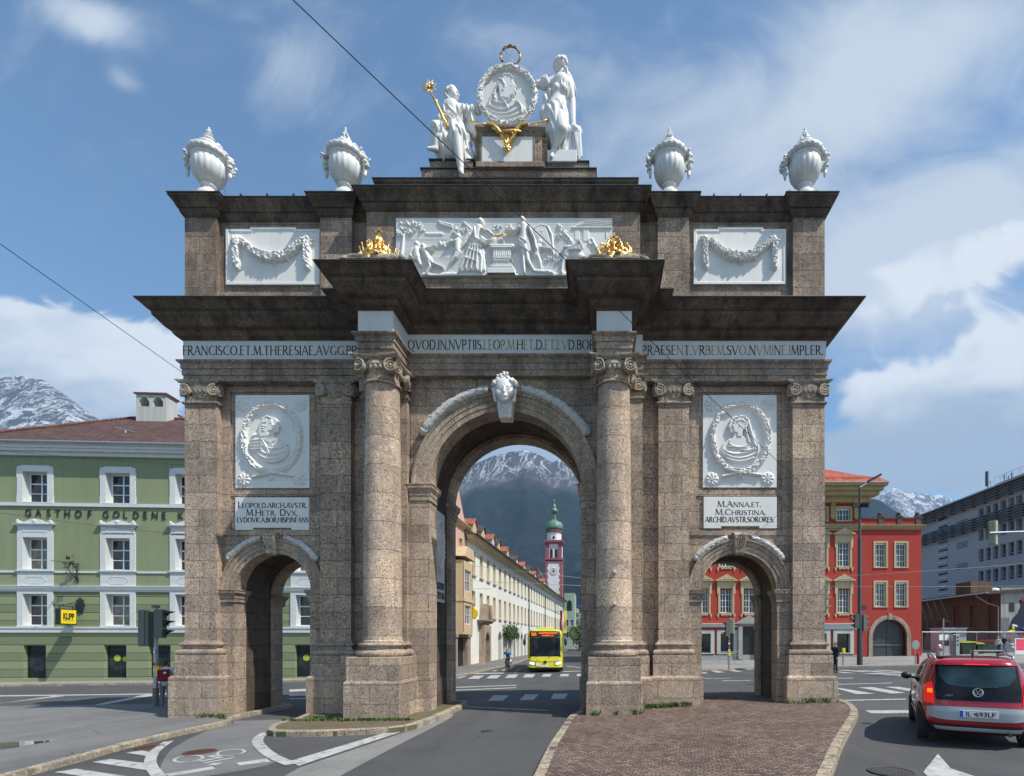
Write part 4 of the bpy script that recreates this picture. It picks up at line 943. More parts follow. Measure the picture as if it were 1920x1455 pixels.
for i in range(80):
    a = rn.uniform(10, 170); rr_ = rn.uniform(.80, 1.05); x = 980+math.cos(R(a))*72*rr_; y = 530-math.sin(R(a))*58*rr_
    mb2.ball(qk(x, y, .14*rn.uniform(.5, 1.4)), rn.uniform(.03, .055), 7, 5)
for i in range(12): mb2.ball(qk(975+rn.gauss(0, 14), 462-abs(rn.gauss(0, 12)), .16), rn.uniform(.025, .05), 7, 5)
for sx in (-1, 1):
    for k in range(6): mb2.ball(qk(980+sx*(66-k*2), 545+k*13, .08), rn.uniform(.04, .06), 7, 5)
part('leaf_crown', mb2, S['statue'], KM, smooth='all')
remesh(KM, .016, 4)
mb = MB(); bb = [qk(930, 590, .05), qk(1030, 590, .05), qk(1018, 712, .04), qk(945, 712, .04)]
mb.add([tuple(p) for p in bb]+[(p.x, p.y+.35, p.z) for p in bb], [(0,1,2,3),(7,6,5,4),(0,4,5,1),(1,5,6,2),(2,6,7,3),(3,7,4,0)])
for k in range(4): mb.path([qk(938+k*3, 610+k*18, .07), qk(958, 640+k*20, .09), qk(980, 655+k*16, .10), qk(1000, 640+k*20, .09), qk(1022-k*3, 610+k*18, .07)], .014, 6)
part('draped_bib', mb, S['statue'], KM, smooth=40)
# relief and tablet on the inner side of the main passage
LW = XC+.05-2.18
hp = HF(0, 100, 0, 150, 70, 100); rn = random.Random(6); hp.line(circ(50, 74, 36, 56, 40), 6, .05); hp.leaves(circ(50, 74, 36, 56, 60), 4, 3, .07, rn, 3); hp.ell(50, 60, 13, 18, .06); hp.ell(48, 95, 24, 20, .06)
mb = MB(); ny = 70; nz = 100; y0, y1, z0, z1 = 15.2, 16.2, 3.55, 5.45
for j in range(nz+1):
    for i in range(ny+1): mb.v.append((LW+.03+float(hp.H[j, i]), y0+(y1-y0)*i/ny, z1+(z0-z1)*j/nz))
mb.f = [(j*(ny+1)+i, j*(ny+1)+i+1, (j+1)*(ny+1)+i+1, (j+1)*(ny+1)+i) for j in range(nz) for i in range(ny)]
pr = part('passage_relief', mb, S['tablet'], ARCH, smooth='all', fix=False)
mb = MB().box(LW-.02, LW+.03, y0, y1, 2.85, 3.5); pt = part('passage_tablet', mb, S['tablet'], ARCH)
mb = MB().box(LW-.02, LW+.028, y0, y1, 3.5, 5.5); part('passage_relief_ground', mb, S['tablet'], ARCH)
for (ln, zz) in (('VXOR.LEOP.DVC', 3.22), ('ORD.TEVT.MAG', 2.94)):
    it, wd = glyphs(ln, .2, .1); m2 = MB(); k = (y1-y0-.08)/wd
    for (ch, x, s_) in it:
        for (wq, pts) in GL[ch][1]:
            for a, b_ in zip(pts[:-1], pts[1:]): m2.bar((LW+.032, y0+.04+(x+a[0]*s_)*k, zz+a[1]*s_), (LW+.032, y0+.04+(x+b_[0]*s_)*k, zz+b_[1]*s_), wq*s_*1.4, .006, up=(1, 0, 0))
    part('passage_lettering', m2, S['ink'], pt, fix=False)
# ---------------------------------------------------------------- urns
def urn(idx, x, seed, fin=0):
    where = ['leftmost white garlanded urn, above the left corner of the arch', 'white garlanded urn left of the statue group, second from the left',
             'white garlanded urn right of the statue group, third from the left', 'rightmost white garlanded urn, above the right corner of the arch'][idx]
    Y0 = 15.1; r_ = random.Random(seed)
    t = thing('urn', where, 'urn', (x, Y0, 13.93), R([8, 0, 0, -6][idx]), group='urns on the attic of the arch')
    b = MB().box(-.30, .30, -.30, .30, -.02, .28); part('urn_plinth', b, S['stone_cap'], t, world=False, bev=.02)
    b = MB().lathe([(.29, .28), (.29, .36), (.26, .40), (.20, .45), (.155, .52), (.15, .56), (.20, .60), (.20, .64), (.14, .67)], n=32); part('foot', b, S['statue'], t, world=False, smooth=40)
    prof = [(.13, .64), (.21, .69), (.32, .79), (.395, .92), (.43, 1.05), (.43, 1.17), (.405, 1.27), (.39, 1.31), (.42, 1.33), (.43, 1.37), (.40, 1.39)]
    b = MB().lathe(prof, n=72, mod=lambda k, a: 1+(.05*abs(math.sin(a*9))**.6-.03 if k in (2,3,4,5,6) else 0)); part('bowl', b, S['statue'], t, world=False, smooth='all')
    b = MB().lathe([(.40, 1.38), (.47, 1.40), (.50, 1.46), (.49, 1.52), (.43, 1.58), (.33, 1.63), (.26, 1.66), (.255, 1.70), (.28, 1.73), (.28, 1.77), (.24, 1.81), (.16, 1.85)], n=66, mod=lambda k, a: 1+(.05*math.sin(a*20+k*1.6) if 1 <= k <= 4 else 0)); part('lid', b, S['statue'], t, world=False, smooth='all')
    b = MB()
    if fin:
        for k in range(9): z = 1.85+k*.046; r = .17*(1-k/10.5); b.ball((.03*math.cos(k*2.4), .03*math.sin(k*2.4), z), (r, r, .038), 14, 7)
    else:
        for k in range(40): u = r_.random(); a = r_.uniform(0, 6.28); r = .14*(1-u)+.01; b.ball((r*math.cos(a), r*math.sin(a), 1.84+u*.36), r_.uniform(.04, .06)*(1-.4*u), 7, 5)
    b.ball((0, 0, 2.26), (.03, .03, .06), 8, 6)
    for k in range(8): b.ball((.24+.05*r_.random(), r_.uniform(-.1, .1), 1.72+.1*r_.random()), .05, 7, 5)
    part('finial', b, S['statue'], t, world=False, smooth='all')
    for s in (-1, 1):
        b = MB(); path_ = [(.36, 1.62), (.46, 1.56), (.55, 1.46), (.57, 1.36), (.58, 1.24), (.56, 1.13), (.54, 1.05)]
        for i in range(70):
            u = r_.random()*(len(path_)-1.001); k = int(u); f = u-k; px_ = path_[k][0]*(1-f)+path_[k+1][0]*f; pz = path_[k][1]*(1-f)+path_[k+1][1]*f
            sz = .05 if u < 5 else .035
            b.ball((s*(px_+r_.gauss(0, .03)), r_.gauss(0, .075 if u < 4.5 else .04), pz+r_.gauss(0, .03)), r_.uniform(.55, 1.1)*sz, 7, 5)
        b.cap((s*.55, 0, 1.04), (s*.54, 0, .88), .055, .028); part('flower_festoon', b, S['statue'], t, world=False, smooth='all')
    return t
for i, (px, fn) in enumerate(((392, 1), (648, 0), (1255, 0), (1509, 0))): urn(i, P(px, 0, 15.1).x, 20+i, fn)
# lightning rods behind the outer urns
for px, dx, lb in ((417, -.12, 'thin metal rod leaning behind the leftmost urn'), (1488, .0, 'thin metal rod standing behind the rightmost urn')):
    o = part('lightning_rod', MB().tube((P(px, 0, 15.1).x+.1, 15.3, 13.9), (P(px, 0, 15.1).x-.05+dx*.3, 15.3, 14.65), .012, .012, 6), S['metal'], label=lb, cat='rod')
# ---------------------------------------------------------------- crowns
def crown(idx, x):
    Y0 = 13.2; z0 = 10.865
    sc_ = 1.25; t = thing('crown', ['gilded mitre-like imperial crown with a cross, on the left column block', 'gilded arched royal crown with a large cross, on the right column block'][idx], 'crown', (x, Y0, z0), group='gilded crowns on the column blocks')
    m = MB(); r_ = random.Random(31+idx)
    for (yy) in (-.28, .28): m.cap((-.42, yy, .09), (.42, yy, .09), .085)
    m.ball((0, 0, .10), (.50, .34, .11), 20, 10)
    for sx in (-1, 1):
        for sy in (-1, 1): m.ball((sx*.56, sy*.30, .06), (.05, .05, .06), 8, 6); m.cap((sx*.50, sy*.30, .10), (sx*.62, sy*.33, .03), .035, .05)
    part('cushion', m, S['stone_cap'], t, world=False, smooth='all')
    m = MB(); n = 36
    for k in range(n):          # open circlet of leaves
        a = 2*math.pi*k/n; m.ball((.33*math.cos(a), .25*math.sin(a), .26+.02*math.sin(k*2)), (.035, .035, .045), 6, 5)
    m.lathe([(.30, .18), (.335, .19), (.34, .23), (.31, .235)], n=32, mod=lambda k, a: 1)
    for k in range(14):
        a = 2*math.pi*k/14; m.path([(.36*math.cos(a), .30*math.sin(a), .16), (.46*math.cos(a), .36*math.sin(a), .20), (.50*math.cos(a), .38*math.sin(a), .13)], [.03, .028, .015], 6)
    for k in range(5): m.ball((r_.uniform(-.1, .1), -.38, .05+.04*k), (.07, .03, .045), 8, 5)
    part('circlet', m, S['gold'], t, world=False, smooth='all')
    m = MB()
    if idx == 0:
        for k in range(12):
            a = 2*math.pi*(k+.5)/12; m.cap((.32*math.cos(a), .25*math.sin(a), .25), (.37*math.cos(a), .29*math.sin(a), .46), .022, .010, 7); m.ball((.375*math.cos(a), .29*math.sin(a), .48), .018, 6, 5)
        for j in range(-2, 3):
            m.path([(j*.085-.0, -.20, .26), (j*.075, -.19, .42), (j*.05, -.10, .54), (j*.03, 0, .60)], .026, 7)
            for q_ in range(4): m.ball((j*.08, -.215, .28+q_*.07), .022, 6, 5)
        m.ball((0, 0, .38), (.27, .20, .20), 16, 10); m.path([(0, -.2, .52), (0, -.12, .66), (0, 0, .72), (0, .12, .66), (0, .2, .52)], .04, 8); m.ball((0, -.05, .62), (.10, .06, .12), 10, 8)
        zc = .74
    else:
        for k in range(8):
            a = 2*math.pi*(k+.5)/8; m.path([(.31*math.cos(a), .24*math.sin(a), .26), (.36*math.cos(a), .28*math.sin(a), .40), (.25*math.cos(a), .2*math.sin(a), .55), (.06*math.cos(a), .05*math.sin(a), .52)], [.032, .028, .026, .024], 7)
            for q_ in range(4): m.ball(((.37-.03*q_)*math.cos(a), (.29-.02*q_)*math.sin(a), .34+q_*.065), .024, 6, 5)
        m.ball((0, 0, .56), .085, 12, 8); zc = .62
        for k in range(12):
            a = 2*math.pi*k/12; m.cap((.33*math.cos(a), .26*math.sin(a), .25), (.35*math.cos(a), .27*math.sin(a), .38), .03, .015, 7)
    part('crown_arches', m, S['gold'], t, world=False, smooth='all')
    m = MB().box(-.022, .022, -.02, .02, zc, zc+.22); m.box(-.085, .085, -.02, .02, zc+.10, zc+.14); part('cross', m, S['gold'], t, world=False); t.scale = (1.25, 1.1, 1.12)
crown(0, P(711, 0, 13.2).x); crown(1, P(1151, 0, 13.2).x)
# ---------------------------------------------------------------- the statue group
def q(cx, cy, d=0.0): return P(760+cx/5.053, 70+cy/5.053, 15.15+d)
u = 15.15/F/5.053                          # one zoomed pixel in metres
def Cq(mb, a, b, r0, r1=None): mb.cap(q(*a), q(*b), r0*u, (r1 if r1 else r0)*u, 14)
def folds(mb, tops, bots, r=9, n=8, dtop=-.1, dbot=-.1, seed=0):
    rr = random.Random(seed)
    for i in range(n):
        t = (i+.5)/n; a = (tops[0][0]+(tops[1][0]-tops[0][0])*t, tops[0][1]+(tops[1][1]-tops[0][1])*t+rr.uniform(-8, 8), dtop)
        b = (bots[0][0]+(bots[1][0]-bots[0][0])*t+rr.uniform(-10, 10), bots[0][1]+(bots[1][1]-bots[0][1])*t+rr.uniform(-12, 12), dbot)
        m_ = ((a[0]+b[0])/2+rr.uniform(-14, 14), (a[1]+b[1])/2, (a[2]+b[2])/2-.02)
        Cq(mb, a, m_, r, r*1.2); Cq(mb, m_, b, r*1.2, r)
def bake_folds(o, amp, fr, ang, seed):
    """apply the modifiers and press cloth folds into the surface"""
    from mathutils import noise as mn
    bpy.context.view_layer.update(); dg = bpy.context.evaluated_depsgraph_get(); me = bpy.data.meshes.new_from_object(o.evaluated_get(dg))
    ca, sa = math.cos(R(ang)), math.sin(R(ang)); nrm = [v.normal.copy() for v in me.vertices]
    for v, n_ in zip(me.vertices, nrm):
        c_ = v.co; w_ = mn.noise((c_.x*1.7+seed, c_.y*1.7, c_.z*1.7))*.55
        a_ = (c_.x+c_.y*.6)*ca+c_.z*sa+w_*.35; b_ = -(c_.x)*sa+c_.z*ca
        f_ = mn.noise((a_*fr+seed, b_*fr*.16, seed*.7+w_)); f2 = mn.noise((a_*fr*2.1+seed, b_*fr*.4, seed*1.7))
        v.co = c_+n_*(amp*((1-abs(f_)*2.6)-.35)+amp*.35*f2)
    old = o.data; o.modifiers.clear(); o.data = me; bpy.data.meshes.remove(old)
    me.polygons.foreach_set('use_smooth', [True]*len(me.polygons))
# seated woman with a sceptre
SL = thing('statue', 'white seated woman statue holding a golden sceptre, left of the medallion', 'statue', tuple(q(430, 1150, .2)))
m = MB()
Cq(m, (425, 610, .05), (440, 660, .05), 38, 44); Cq(m, (440, 700, .05), (440, 860, .08), 92, 88); Cq(m, (440, 860, .1), (430, 960, .15), 105, 120)
m.ball(q(415, 735, -.14), (42*u, .1, 42*u), 12, 8)
Cq(m, (400, 690, .0), (330, 780, -.1), 44, 36); Cq(m, (330, 780, -.1), (395, 850, -.28), 34, 24)       # right arm
Cq(m, (500, 680, .05), (600, 690, .08), 46, 36); Cq(m, (600, 690, .08), (690, 650, .05), 32, 24)       # left arm
Cq(m, (400, 930, .0), (300, 850, -.35), 70, 50); Cq(m, (295, 850, -.35), (290, 1060, -.30), 46, 28); Cq(m, (290, 1060, -.32), (215, 1052, -.42), 26, 15)   # right leg
Cq(m, (470, 930, .05), (490, 930, -.35), 80, 60); Cq(m, (490, 930, -.36), (525, 1240, -.34), 56, 30); Cq(m, (525, 1262, -.34), (540, 1290, -.48), 26, 16)
sb = part('figure', m, S['statue'], SL, world=True); remesh(sb, .022, 3)
m = MB(); m.ball(q(445, 535, .05), (56*u, .18, 66*u), 16, 12); m.ball(q(470, 560, .03), (34*u, .13, 42*u)); m.cap(q(496, 530, -.02), q(508, 552, -.02), .018, .028); m.ball(q(494, 580, -.01), .03); m.cap(q(484, 515, -.06), q(500, 512, -.04), .02)
Cq(m, (440, 590, .05), (430, 625, .05), 34)
hd = part('head', m, S['statue'], sb); remesh(hd, .015, 3)
m = MB(); rr = random.Random(2)
for i in range(60):
    a = rr.uniform(60, 250); m.ball(q(432+math.cos(R(a))*52, 525-math.sin(R(a))*52, rr.uniform(-.12, .2)), rr.uniform(.03, .05), 7, 5)
m.cap(q(395, 540, .1), q(400, 620, .12), .05, .04); part('hair', m, S['statue'], hd, smooth='all')
m = MB()
def fold(m, pts, r=10):
    for a_, b_ in zip(pts[:-1], pts[1:]): Cq(m, a_, b_, r, r*.9)
Cq(m, (440, 890, .05), (440, 960, .0), 120, 135); Cq(m, (400, 950, -.05), (310, 880, -.30), 84, 62); Cq(m, (480, 950, .0), (490, 930, -.30), 92, 74)
Cq(m, (330, 1000, -.15), (360, 1110, -.12), 80, 66); Cq(m, (480, 980, -.2), (560, 1170, -.12), 84, 58); Cq(m, (420, 1000, -.1), (450, 1100, -.05), 100, 80)
m.ball(q(440, 760, .04), (100*u, .26, 120*u), 18, 12)
Cq(m, (560, 700, .05), (680, 700, .1), 44, 30); Cq(m, (600, 720, .14), (650, 900, .2), 56, 56); Cq(m, (540, 960, .15), (600, 1180, .15), 70, 60)
dr = part('drapery', m, S['statue'], SL); remesh(dr, .02, 8); bake_folds(dr, .075, 7.0, 18, 3.3)
# standing woman
SR = thing('statue', 'white standing woman statue leaning on a draped pillar, right of the medallion', 'statue', tuple(q(1480, 1170, .2)))
m = MB()
Cq(m, (1480, 330, .05), (1487, 390, .05), 36, 40); Cq(m, (1480, 450, .05), (1455, 600, .06), 88, 74); Cq(m, (1450, 620, .06), (1420, 760, .08), 80, 112)
m.ball(q(1430, 475, -.13), (34*u, .09, 36*u)); m.ball(q(1500, 480, -.13), (34*u, .09, 36*u))
Cq(m, (1410, 420, .05), (1320, 455, .05), 42, 40); Cq(m, (1320, 455, .05), (1225, 450, .02), 34, 22)
Cq(m, (1550, 430, .08), (1585, 600, .14), 44, 30); Cq(m, (1585, 600, .14), (1595, 820, .0), 30, 20); m.ball(q(1590, 850, -.02), (28*u, .07, 32*u))
Cq(m, (1380, 780, .05), (1370, 960, .05), 82, 60); Cq(m, (1370, 960, .05), (1440, 1110, .05), 50, 34)
Cq(m, (1470, 780, -.05), (1490, 880, -.28), 80, 54); Cq(m, (1490, 880, -.28), (1400, 1090, -.10), 44, 26); Cq(m, (1400, 1098, -.12), (1385, 1130, -.26), 26, 16)
Cq(m, (1450, 1110, .0), (1450, 1128, -.12), 26, 16)
sf = part('figure', m, S['statue'], SR); remesh(sf, .022, 3)
m = MB(); m.ball(q(1465, 258, .05), (58*u, .18, 70*u), 16, 12); m.ball(q(1435, 285, .03), (36*u, .13, 46*u)); m.cap(q(1408, 250, -.02), q(1400, 285, -.02), .016, .026); m.ball(q(1416, 308, -.01), .03); m.cap(q(1425, 238, -.08), q(1405, 236, -.05), .018)
hd = part('head', m, S['statue'], sf); remesh(hd, .015, 3)
m = MB()
for i in range(70):
    a = rr.uniform(-60, 150); m.ball(q(1475+math.cos(R(a))*54, 245-math.sin(R(a))*56, rr.uniform(-.12, .2)), rr.uniform(.03, .05), 7, 5)
for k in range(10): m.ball(q(1528+k*3, 300+k*20, .0), (.04, .04, .055), 7, 5)
m.cap(q(1490, 185, .05), q(1515, 195, .1), .05); part('hair', m, S['statue'], hd, smooth='all')
m = MB()
m.ball(q(1475, 500, .06), (94*u, .24, 120*u), 18, 12); Cq(m, (1425, 740, .03), (1440, 900, .02), 112, 104); Cq(m, (1440, 900, .02), (1455, 1080, .05), 104, 84); Cq(m, (1490, 870, -.16), (1440, 1040, -.06), 64, 46)
Cq(m, (1380, 560, .12), (1335, 740, .12), 56, 56); Cq(m, (1545, 350, .14), (1600, 540, .18), 22, 28); Cq(m, (1340, 430, .0), (1250, 440, -.02), 46, 34)
dr = part('drapery', m, S['statue'], SR); remesh(dr, .02, 8); bake_folds(dr, .070, 7.5, 12, 8.1)
m = MB(); a, b = q(1580, 900), q(1645, 1175); m.box(a.x, b.x, 15.15, 15.55, b.z, a.z); m.box(a.x-.04, b.x+.04, 15.10, 15.6, a.z-.02, a.z+.06)
pl = part('pillar', m, S['statue'], SR, bev=.02)
m = MB(); folds(m, ((1590, 860), (1660, 850)), ((1640, 1150), (1670, 1140)), 11, 6, .0, -.02, 21); Cq(m, (1600, 860, 0), (1650, 900, .05), 34, 30); dd = part('pillar_drape', m, S['statue'], SR); remesh(dd, .018, 2)
a, b = q(1352, 1125), q(1625, 1172); part('statue_slab', MB().box(a.x, b.x, 14.95, 15.6, P(1030, 303.5, 15.0).z-.03, a.z), S['statue'], SR, bev=.015)
# medallion
MD = thing('medallion', 'round white portrait medallion with a wreath rim on top of the pedestal', 'medallion', tuple(q(968, 860)))
c = q(968, 562); RX, RZ = 262*u, 268*u
def tiltm(m, y0): return m
m = MB(); n = 64; vs = []
for (f, y) in ((.9, c.y+.12), (1.02, c.y+.08), (1.05, c.y-.0), (.93, c.y-.02), (.90, c.y-.0), (.02, c.y-.0)):
    vs += [(c.x+RX*f*math.cos(2*math.pi*i/n), y, c.z+RZ*f*math.sin(2*math.pi*i/n)) for i in range(n)]
fs = [(k*n+i, k*n+(i+1) % n, (k+1)*n+(i+1) % n, (k+1)*n+i) for k in range(5) for i in range(n)]+[tuple(range(n)), tuple(range(6*n-1, 5*n-1, -1))]
m.add(vs, fs); disc = part('medallion_disc', m, S['statue'], MD, smooth=30)
m = MB(); m.path([(c.x+RX*math.cos(2*math.pi*i/72), c.y-.02, c.z+RZ*math.sin(2*math.pi*i/72)) for i in range(72)], .075, 10, True)
for i in range(300):
    a = rr.uniform(0, 6.283); ph = rr.uniform(0, 6.28); rad = .075
    f = 1+math.cos(ph)*rad/RX; m.ball((c.x+RX*f*math.cos(a), c.y-.03-abs(math.sin(ph))*rad, c.z+RZ*f*math.sin(a)), (.018, .02, .042), 6, 5, Matrix.Rotation(-a+rr.uniform(-.6, .6), 3, 'Y'))
for i in range(14): m.ball((c.x+rr.gauss(0, .10), c.y-.06, c.z-RZ-.03+rr.gauss(0, .03)), rr.uniform(.03, .05), 7, 5); m.ball((c.x+.08+rr.gauss(0, .07), c.y, c.z+RZ+.05+rr.gauss(0, .03)), rr.uniform(.03, .05), 7, 5)
part('wreath_rim', m, S['statue'], MD, smooth='all')
h = HF(720, 1210, 330, 800, 150, 150); h.H -= .03
h.H += .03
poly(h, [(775,660),(800,590),(850,540),(900,530),(960,555),(1040,600),(1112,640),(1142,685),(1110,740),(1020,788),(940,800),(850,772),(790,722)], .07, 16, .03)
poly(h, [(930,380),(980,372),(1012,400),(1030,432),(1033,462),(1062,490),(1048,503),(1054,528),(1040,545),(1034,568),(1002,574),(985,606),(900,590),(880,470)], .11, 6, .05)
curls(h, [(905, 400), (950, 375), (1000, 385), (1015, 410)], 15, 40, .13, 11); curls(h, [(900, 420), (930, 440), (950, 480), (930, 530)], 16, 60, .13, 12); curls(h, [(890, 440), (860, 500), (835, 560), (850, 600)], 16, 70, .12, 13)
h.ell(1000, 480, 10, 15, .125)
for (p0, pc, p1, r, k) in (((800, 590), (900, 690), (1010, 600), 11, .11), ((780, 640), (900, 760), (1060, 640), 12, .105), ((775, 690), (910, 800), (1110, 670), 12, .10), ((820, 740), (930, 810), (1110, 720), 11, .095), ((900, 575), (960, 640), (980, 700), 10, .115), ((1050, 620), (1120, 660), (1100, 730), 13, .11), ((850, 545), (800, 600), (800, 670), 12, .11)): swag(h, p0, pc, p1, r, k)
h.H -= .03
rm = ((h.U-968)/245)**2+((h.V-562)/250)**2 > 1; h.H = np.where(rm, -.03, h.H)
pa, pb = q(720, 800), q(1210, 330); W = 151
m = MB(); X = np.linspace(pa.x, pb.x, 151); Z = np.linspace(pb.z, pa.z, 151)
m.v = [(float(X[i]), c.y-.002-float(h.H[j, i]), float(Z[j])) for j in range(151) for i in range(151)]
m.f = [(j*W+i, (j+1)*W+i, (j+1)*W+i+1, j*W+i+1) for j in range(150) for i in range(150) if max(h.H[j, i], h.H[j+1, i], h.H[j, i+1], h.H[j+1, i+1]) > -.02]
part('portrait_bust', m, S['statue'], disc, smooth='all', fix=False)
m = MB(); Cq(m, (720, 860, .1), (1260, 880, .1), 46, 46); Cq(m, (690, 850, 0), (760, 860, 0), 30, 40); Cq(m, (1220, 850, 0), (1280, 880, 0), 30, 34)
for k in range(10): Cq(m, (700+k*60, 855, -.08), (730+k*58, 885, -.12), 16, 14)
o = part('cloth_swag', m, S['statue'], MD); remesh(o, .02, 2)
# gold: sceptre, ring, trophies
SC = thing('sceptre', 'gilded sceptre with a sun head leaning against the seated woman statue', 'sceptre', tuple(q(405, 860, -.38)))
m = MB(); pts = [q(405, 860, -.38), q(350, 745, -.36), q(290, 610, -.33), q(232, 515, -.3)]; m.path(pts, [.03, .04, .035, .02], 10)
for p_ in pts[1:3]: m.ball(p_, .055, 10, 7)
m.ball(q(380, 805, -.37), .05, 10, 7); part('shaft', m, S['gold'], SC, smooth='all')
m = MB(); cs = q(222, 468, -.3); m.ball(cs, (.05, .04, .05), 12, 8)
for k in range(18):
    a = 2*math.pi*k/18; L_ = .22 if k % 2 else .17; m.tube((cs.x+.03*math.cos(a), cs.y, cs.z+.03*math.sin(a)), (cs.x+L_*math.cos(a), cs.y, cs.z+L_*math.sin(a)), .014, .006, 6)
part('sun_head', m, S['gold'], SC, smooth='all')
WR = thing('gilded_wreath', 'open gilded laurel ring standing on the medallion', 'wreath', tuple(q(990, 275)))
m = MB(); cc = q(995, 180, -.05); m.path([(cc.x+.275*math.cos(2*math.pi*i/48), cc.y, cc.z+.275*math.sin(2*math.pi*i/48)) for i in range(48)], .022, 8, True)
for i in range(90):
    a = rr.uniform(0, 6.28); b_ = 1+rr.uniform(-.09, .09)
    if math.sin(a) > .82: b_ += .06
    m.ball((cc.x+.275*b_*math.cos(a), cc.y+rr.uniform(-.03, .03), cc.z+.275*b_*math.sin(a)), (.014, .014, .036), 6, 5, Matrix.Rotation(-a+rr.uniform(-.5, .5), 3, 'Y'))
part('ring', m, S['bronze'], WR, smooth='all')
part('stay_rod', MB().tube(q(940, 120, .0), q(1030, 240, .0), .006, .006, 6), S['statue'], WR)
TR = thing('gilded_trophy', 'gilded crossed sceptres and ribbon over the white tablet below the medallion', 'ornament', tuple(q(965, 1080, -.32)))
dq = -.36
m = MB(); m.path([q(612, 795, -.2), q(760, 828, -.3), q(910, 900, dq), q(985, 960, dq)], [.022, .022, .03, .03], 8); part('staff', m, S['gold'], TR, smooth='all')
m = MB(); m.path([q(1385, 768, -.2), q(1300, 795, -.24), q(1150, 830, -.3), q(1020, 900, dq), q(955, 960, dq)], [.03, .02, .022, .03, .03], 8)
for c_ in ((1380, 768), (1350, 780), (1330, 785)): m.ball(q(*c_, -.2), .035, 8, 6)
part('staff', m, S['gold'], TR, smooth='all')
m = MB()
for (pts) in ([(770, 812), (830, 825), (880, 870), (930, 950), (965, 1010)], [(1160, 815), (1100, 825), (1060, 870), (1010, 950), (965, 1010)]):
    for k in range(len(pts)-1): m.bar(q(*pts[k], dq), q(*pts[k+1], dq), .11, .03, up=(0, 1, 0))
    m.path([q(a_, b_, dq-.03) for a_, b_ in pts], .03, 7)
m.path([q(860, 905, dq), q(920, 885, dq-.06), q(980, 890, dq-.09), q(1040, 880, dq-.06), q(1095, 890, dq)], [.02, .03, .045, .03, .02], 8)
for k in range(6): m.ball(q(900+k*28, 900+10*math.sin(k*2), dq-.05), .04, 8, 6)
part('ribbon', m, S['gold'], TR, smooth=50)
m = MB(); m.path([q(968, 960, dq-.03), q(968, 1020, dq-.03)], [.035, .022], 8); cq = q(962, 1048, dq-.02)
for k in range(6): a = k*math.pi/3; m.ball((cq.x+.075*math.cos(a), cq.y, cq.z+.075*math.sin(a)), (.045, .035, .045), 8, 6)
m.ball(cq, .06, 10, 8); part('pendant', m, S['gold'], TR, smooth='all')
# ---------------------------------------------------------------- ground
def axis_pts(segs):
    out = []
    for a, b, st in segs:
        n = max(1, int(round((b-a)/st))); out += [a+(b-a)*i/n for i in range(n)]
    return out+[segs[-1][1]]
xs = axis_pts([(-9000, -2000, 1500), (-2000, -300, 300), (-300, -60, 40), (-60, -24, 3), (-24, 24, .8), (24, 60, 3), (60, 300, 40), (300, 2000, 300), (2000, 9000, 1500)])
ys = axis_pts([(-400, -40, 90), (-40, 2, 6), (2, 30, .8), (30, 60, 1.5), (60, 240, 12), (240, 1000, 120), (1000, 9000, 1500)])
mb = MB(); W = len(xs)
mb.v = [(x, y, g(x, y)) for y in ys for x in xs]; mb.f = [(j*W+i, j*W+i+1, (j+1)*W+i+1, (j+1)*W+i) for j in range(len(ys)-1) for i in range(W-1)]
part('road', mb, S['asphalt'], kind='structure', smooth='all')
def slab(name, pts, h, mat, skirt=.25, cut=1.2):
    """a raised flat area following the ground; pts = outline in x, y"""
    bm = bmesh.new(); vs = [bm.verts.new((p[0], p[1], 0)) for p in pts]; f = bm.faces.new(vs)
    if f.normal.z < 0: bmesh.ops.reverse_faces(bm, faces=[f])
    xs_ = [p[0] for p in pts]; ys_ = [p[1] for p in pts]
    for ax, lo_, hi in ((0, min(xs_), max(xs_)), (1, min(ys_), max(ys_))):
        k = lo_+cut
        while k < hi:
            co = Vector((k, 0, 0)) if ax == 0 else Vector((0, k, 0)); no = Vector((1, 0, 0)) if ax == 0 else Vector((0, 1, 0))
            bmesh.ops.bisect_plane(bm, geom=bm.verts[:]+bm.edges[:]+bm.faces[:], plane_co=co, plane_no=no); k += cut*(1 if hi-lo_ < 60 else 4)
    bnd = [e for e in bm.edges if e.is_boundary]
    if skirt:
        r = bmesh.ops.extrude_edge_only(bm, edges=bnd); low = set(v for v in r['geom'] if isinstance(v, bmesh.types.BMVert))
    else: low = set()
    for v in bm.verts: v.co.z = g(v.co.x, v.co.y)+h-(skirt if v in low else 0)
    me = bpy.data.meshes.new(name); bm.to_mesh(me); bm.free(); me.materials.append(mat); o = link(bpy.data.objects.new(name, me)); ROOTM[o.name] = Matrix.Identity(4); o['kind'] = 'structure'; return o
def offs(pts, d, close=False):
    out = []; n = len(pts)
    for i, p in enumerate(pts):
        a = pts[i-1] if (i or close) else p; b = pts[(i+1) % n] if (i < n-1 or close) else p
        t = Vector((b[0]-a[0], b[1]-a[1])); t.normalize(); out.append((p[0]-t.y*d, p[1]+t.x*d))
    return out
def resample(pts, st):
    out = [pts[0]]
    for a, b in zip(pts[:-1], pts[1:]):
        L_ = math.hypot(b[0]-a[0], b[1]-a[1]); n = max(1, int(L_/st))
        out += [(a[0]+(b[0]-a[0])*i/n, a[1]+(b[1]-a[1])*i/n) for i in range(1, n+1)]
    return out
def smoothline(pts, n=2):
    for _ in range(n):
        o = [pts[0]]
        for a, b in zip(pts[:-1], pts[1:]): o += [(a[0]*.75+b[0]*.25, a[1]*.75+b[1]*.25), (a[0]*.25+b[0]*.75, a[1]*.25+b[1]*.75)]
        pts = o+[pts[-1]]
    return pts
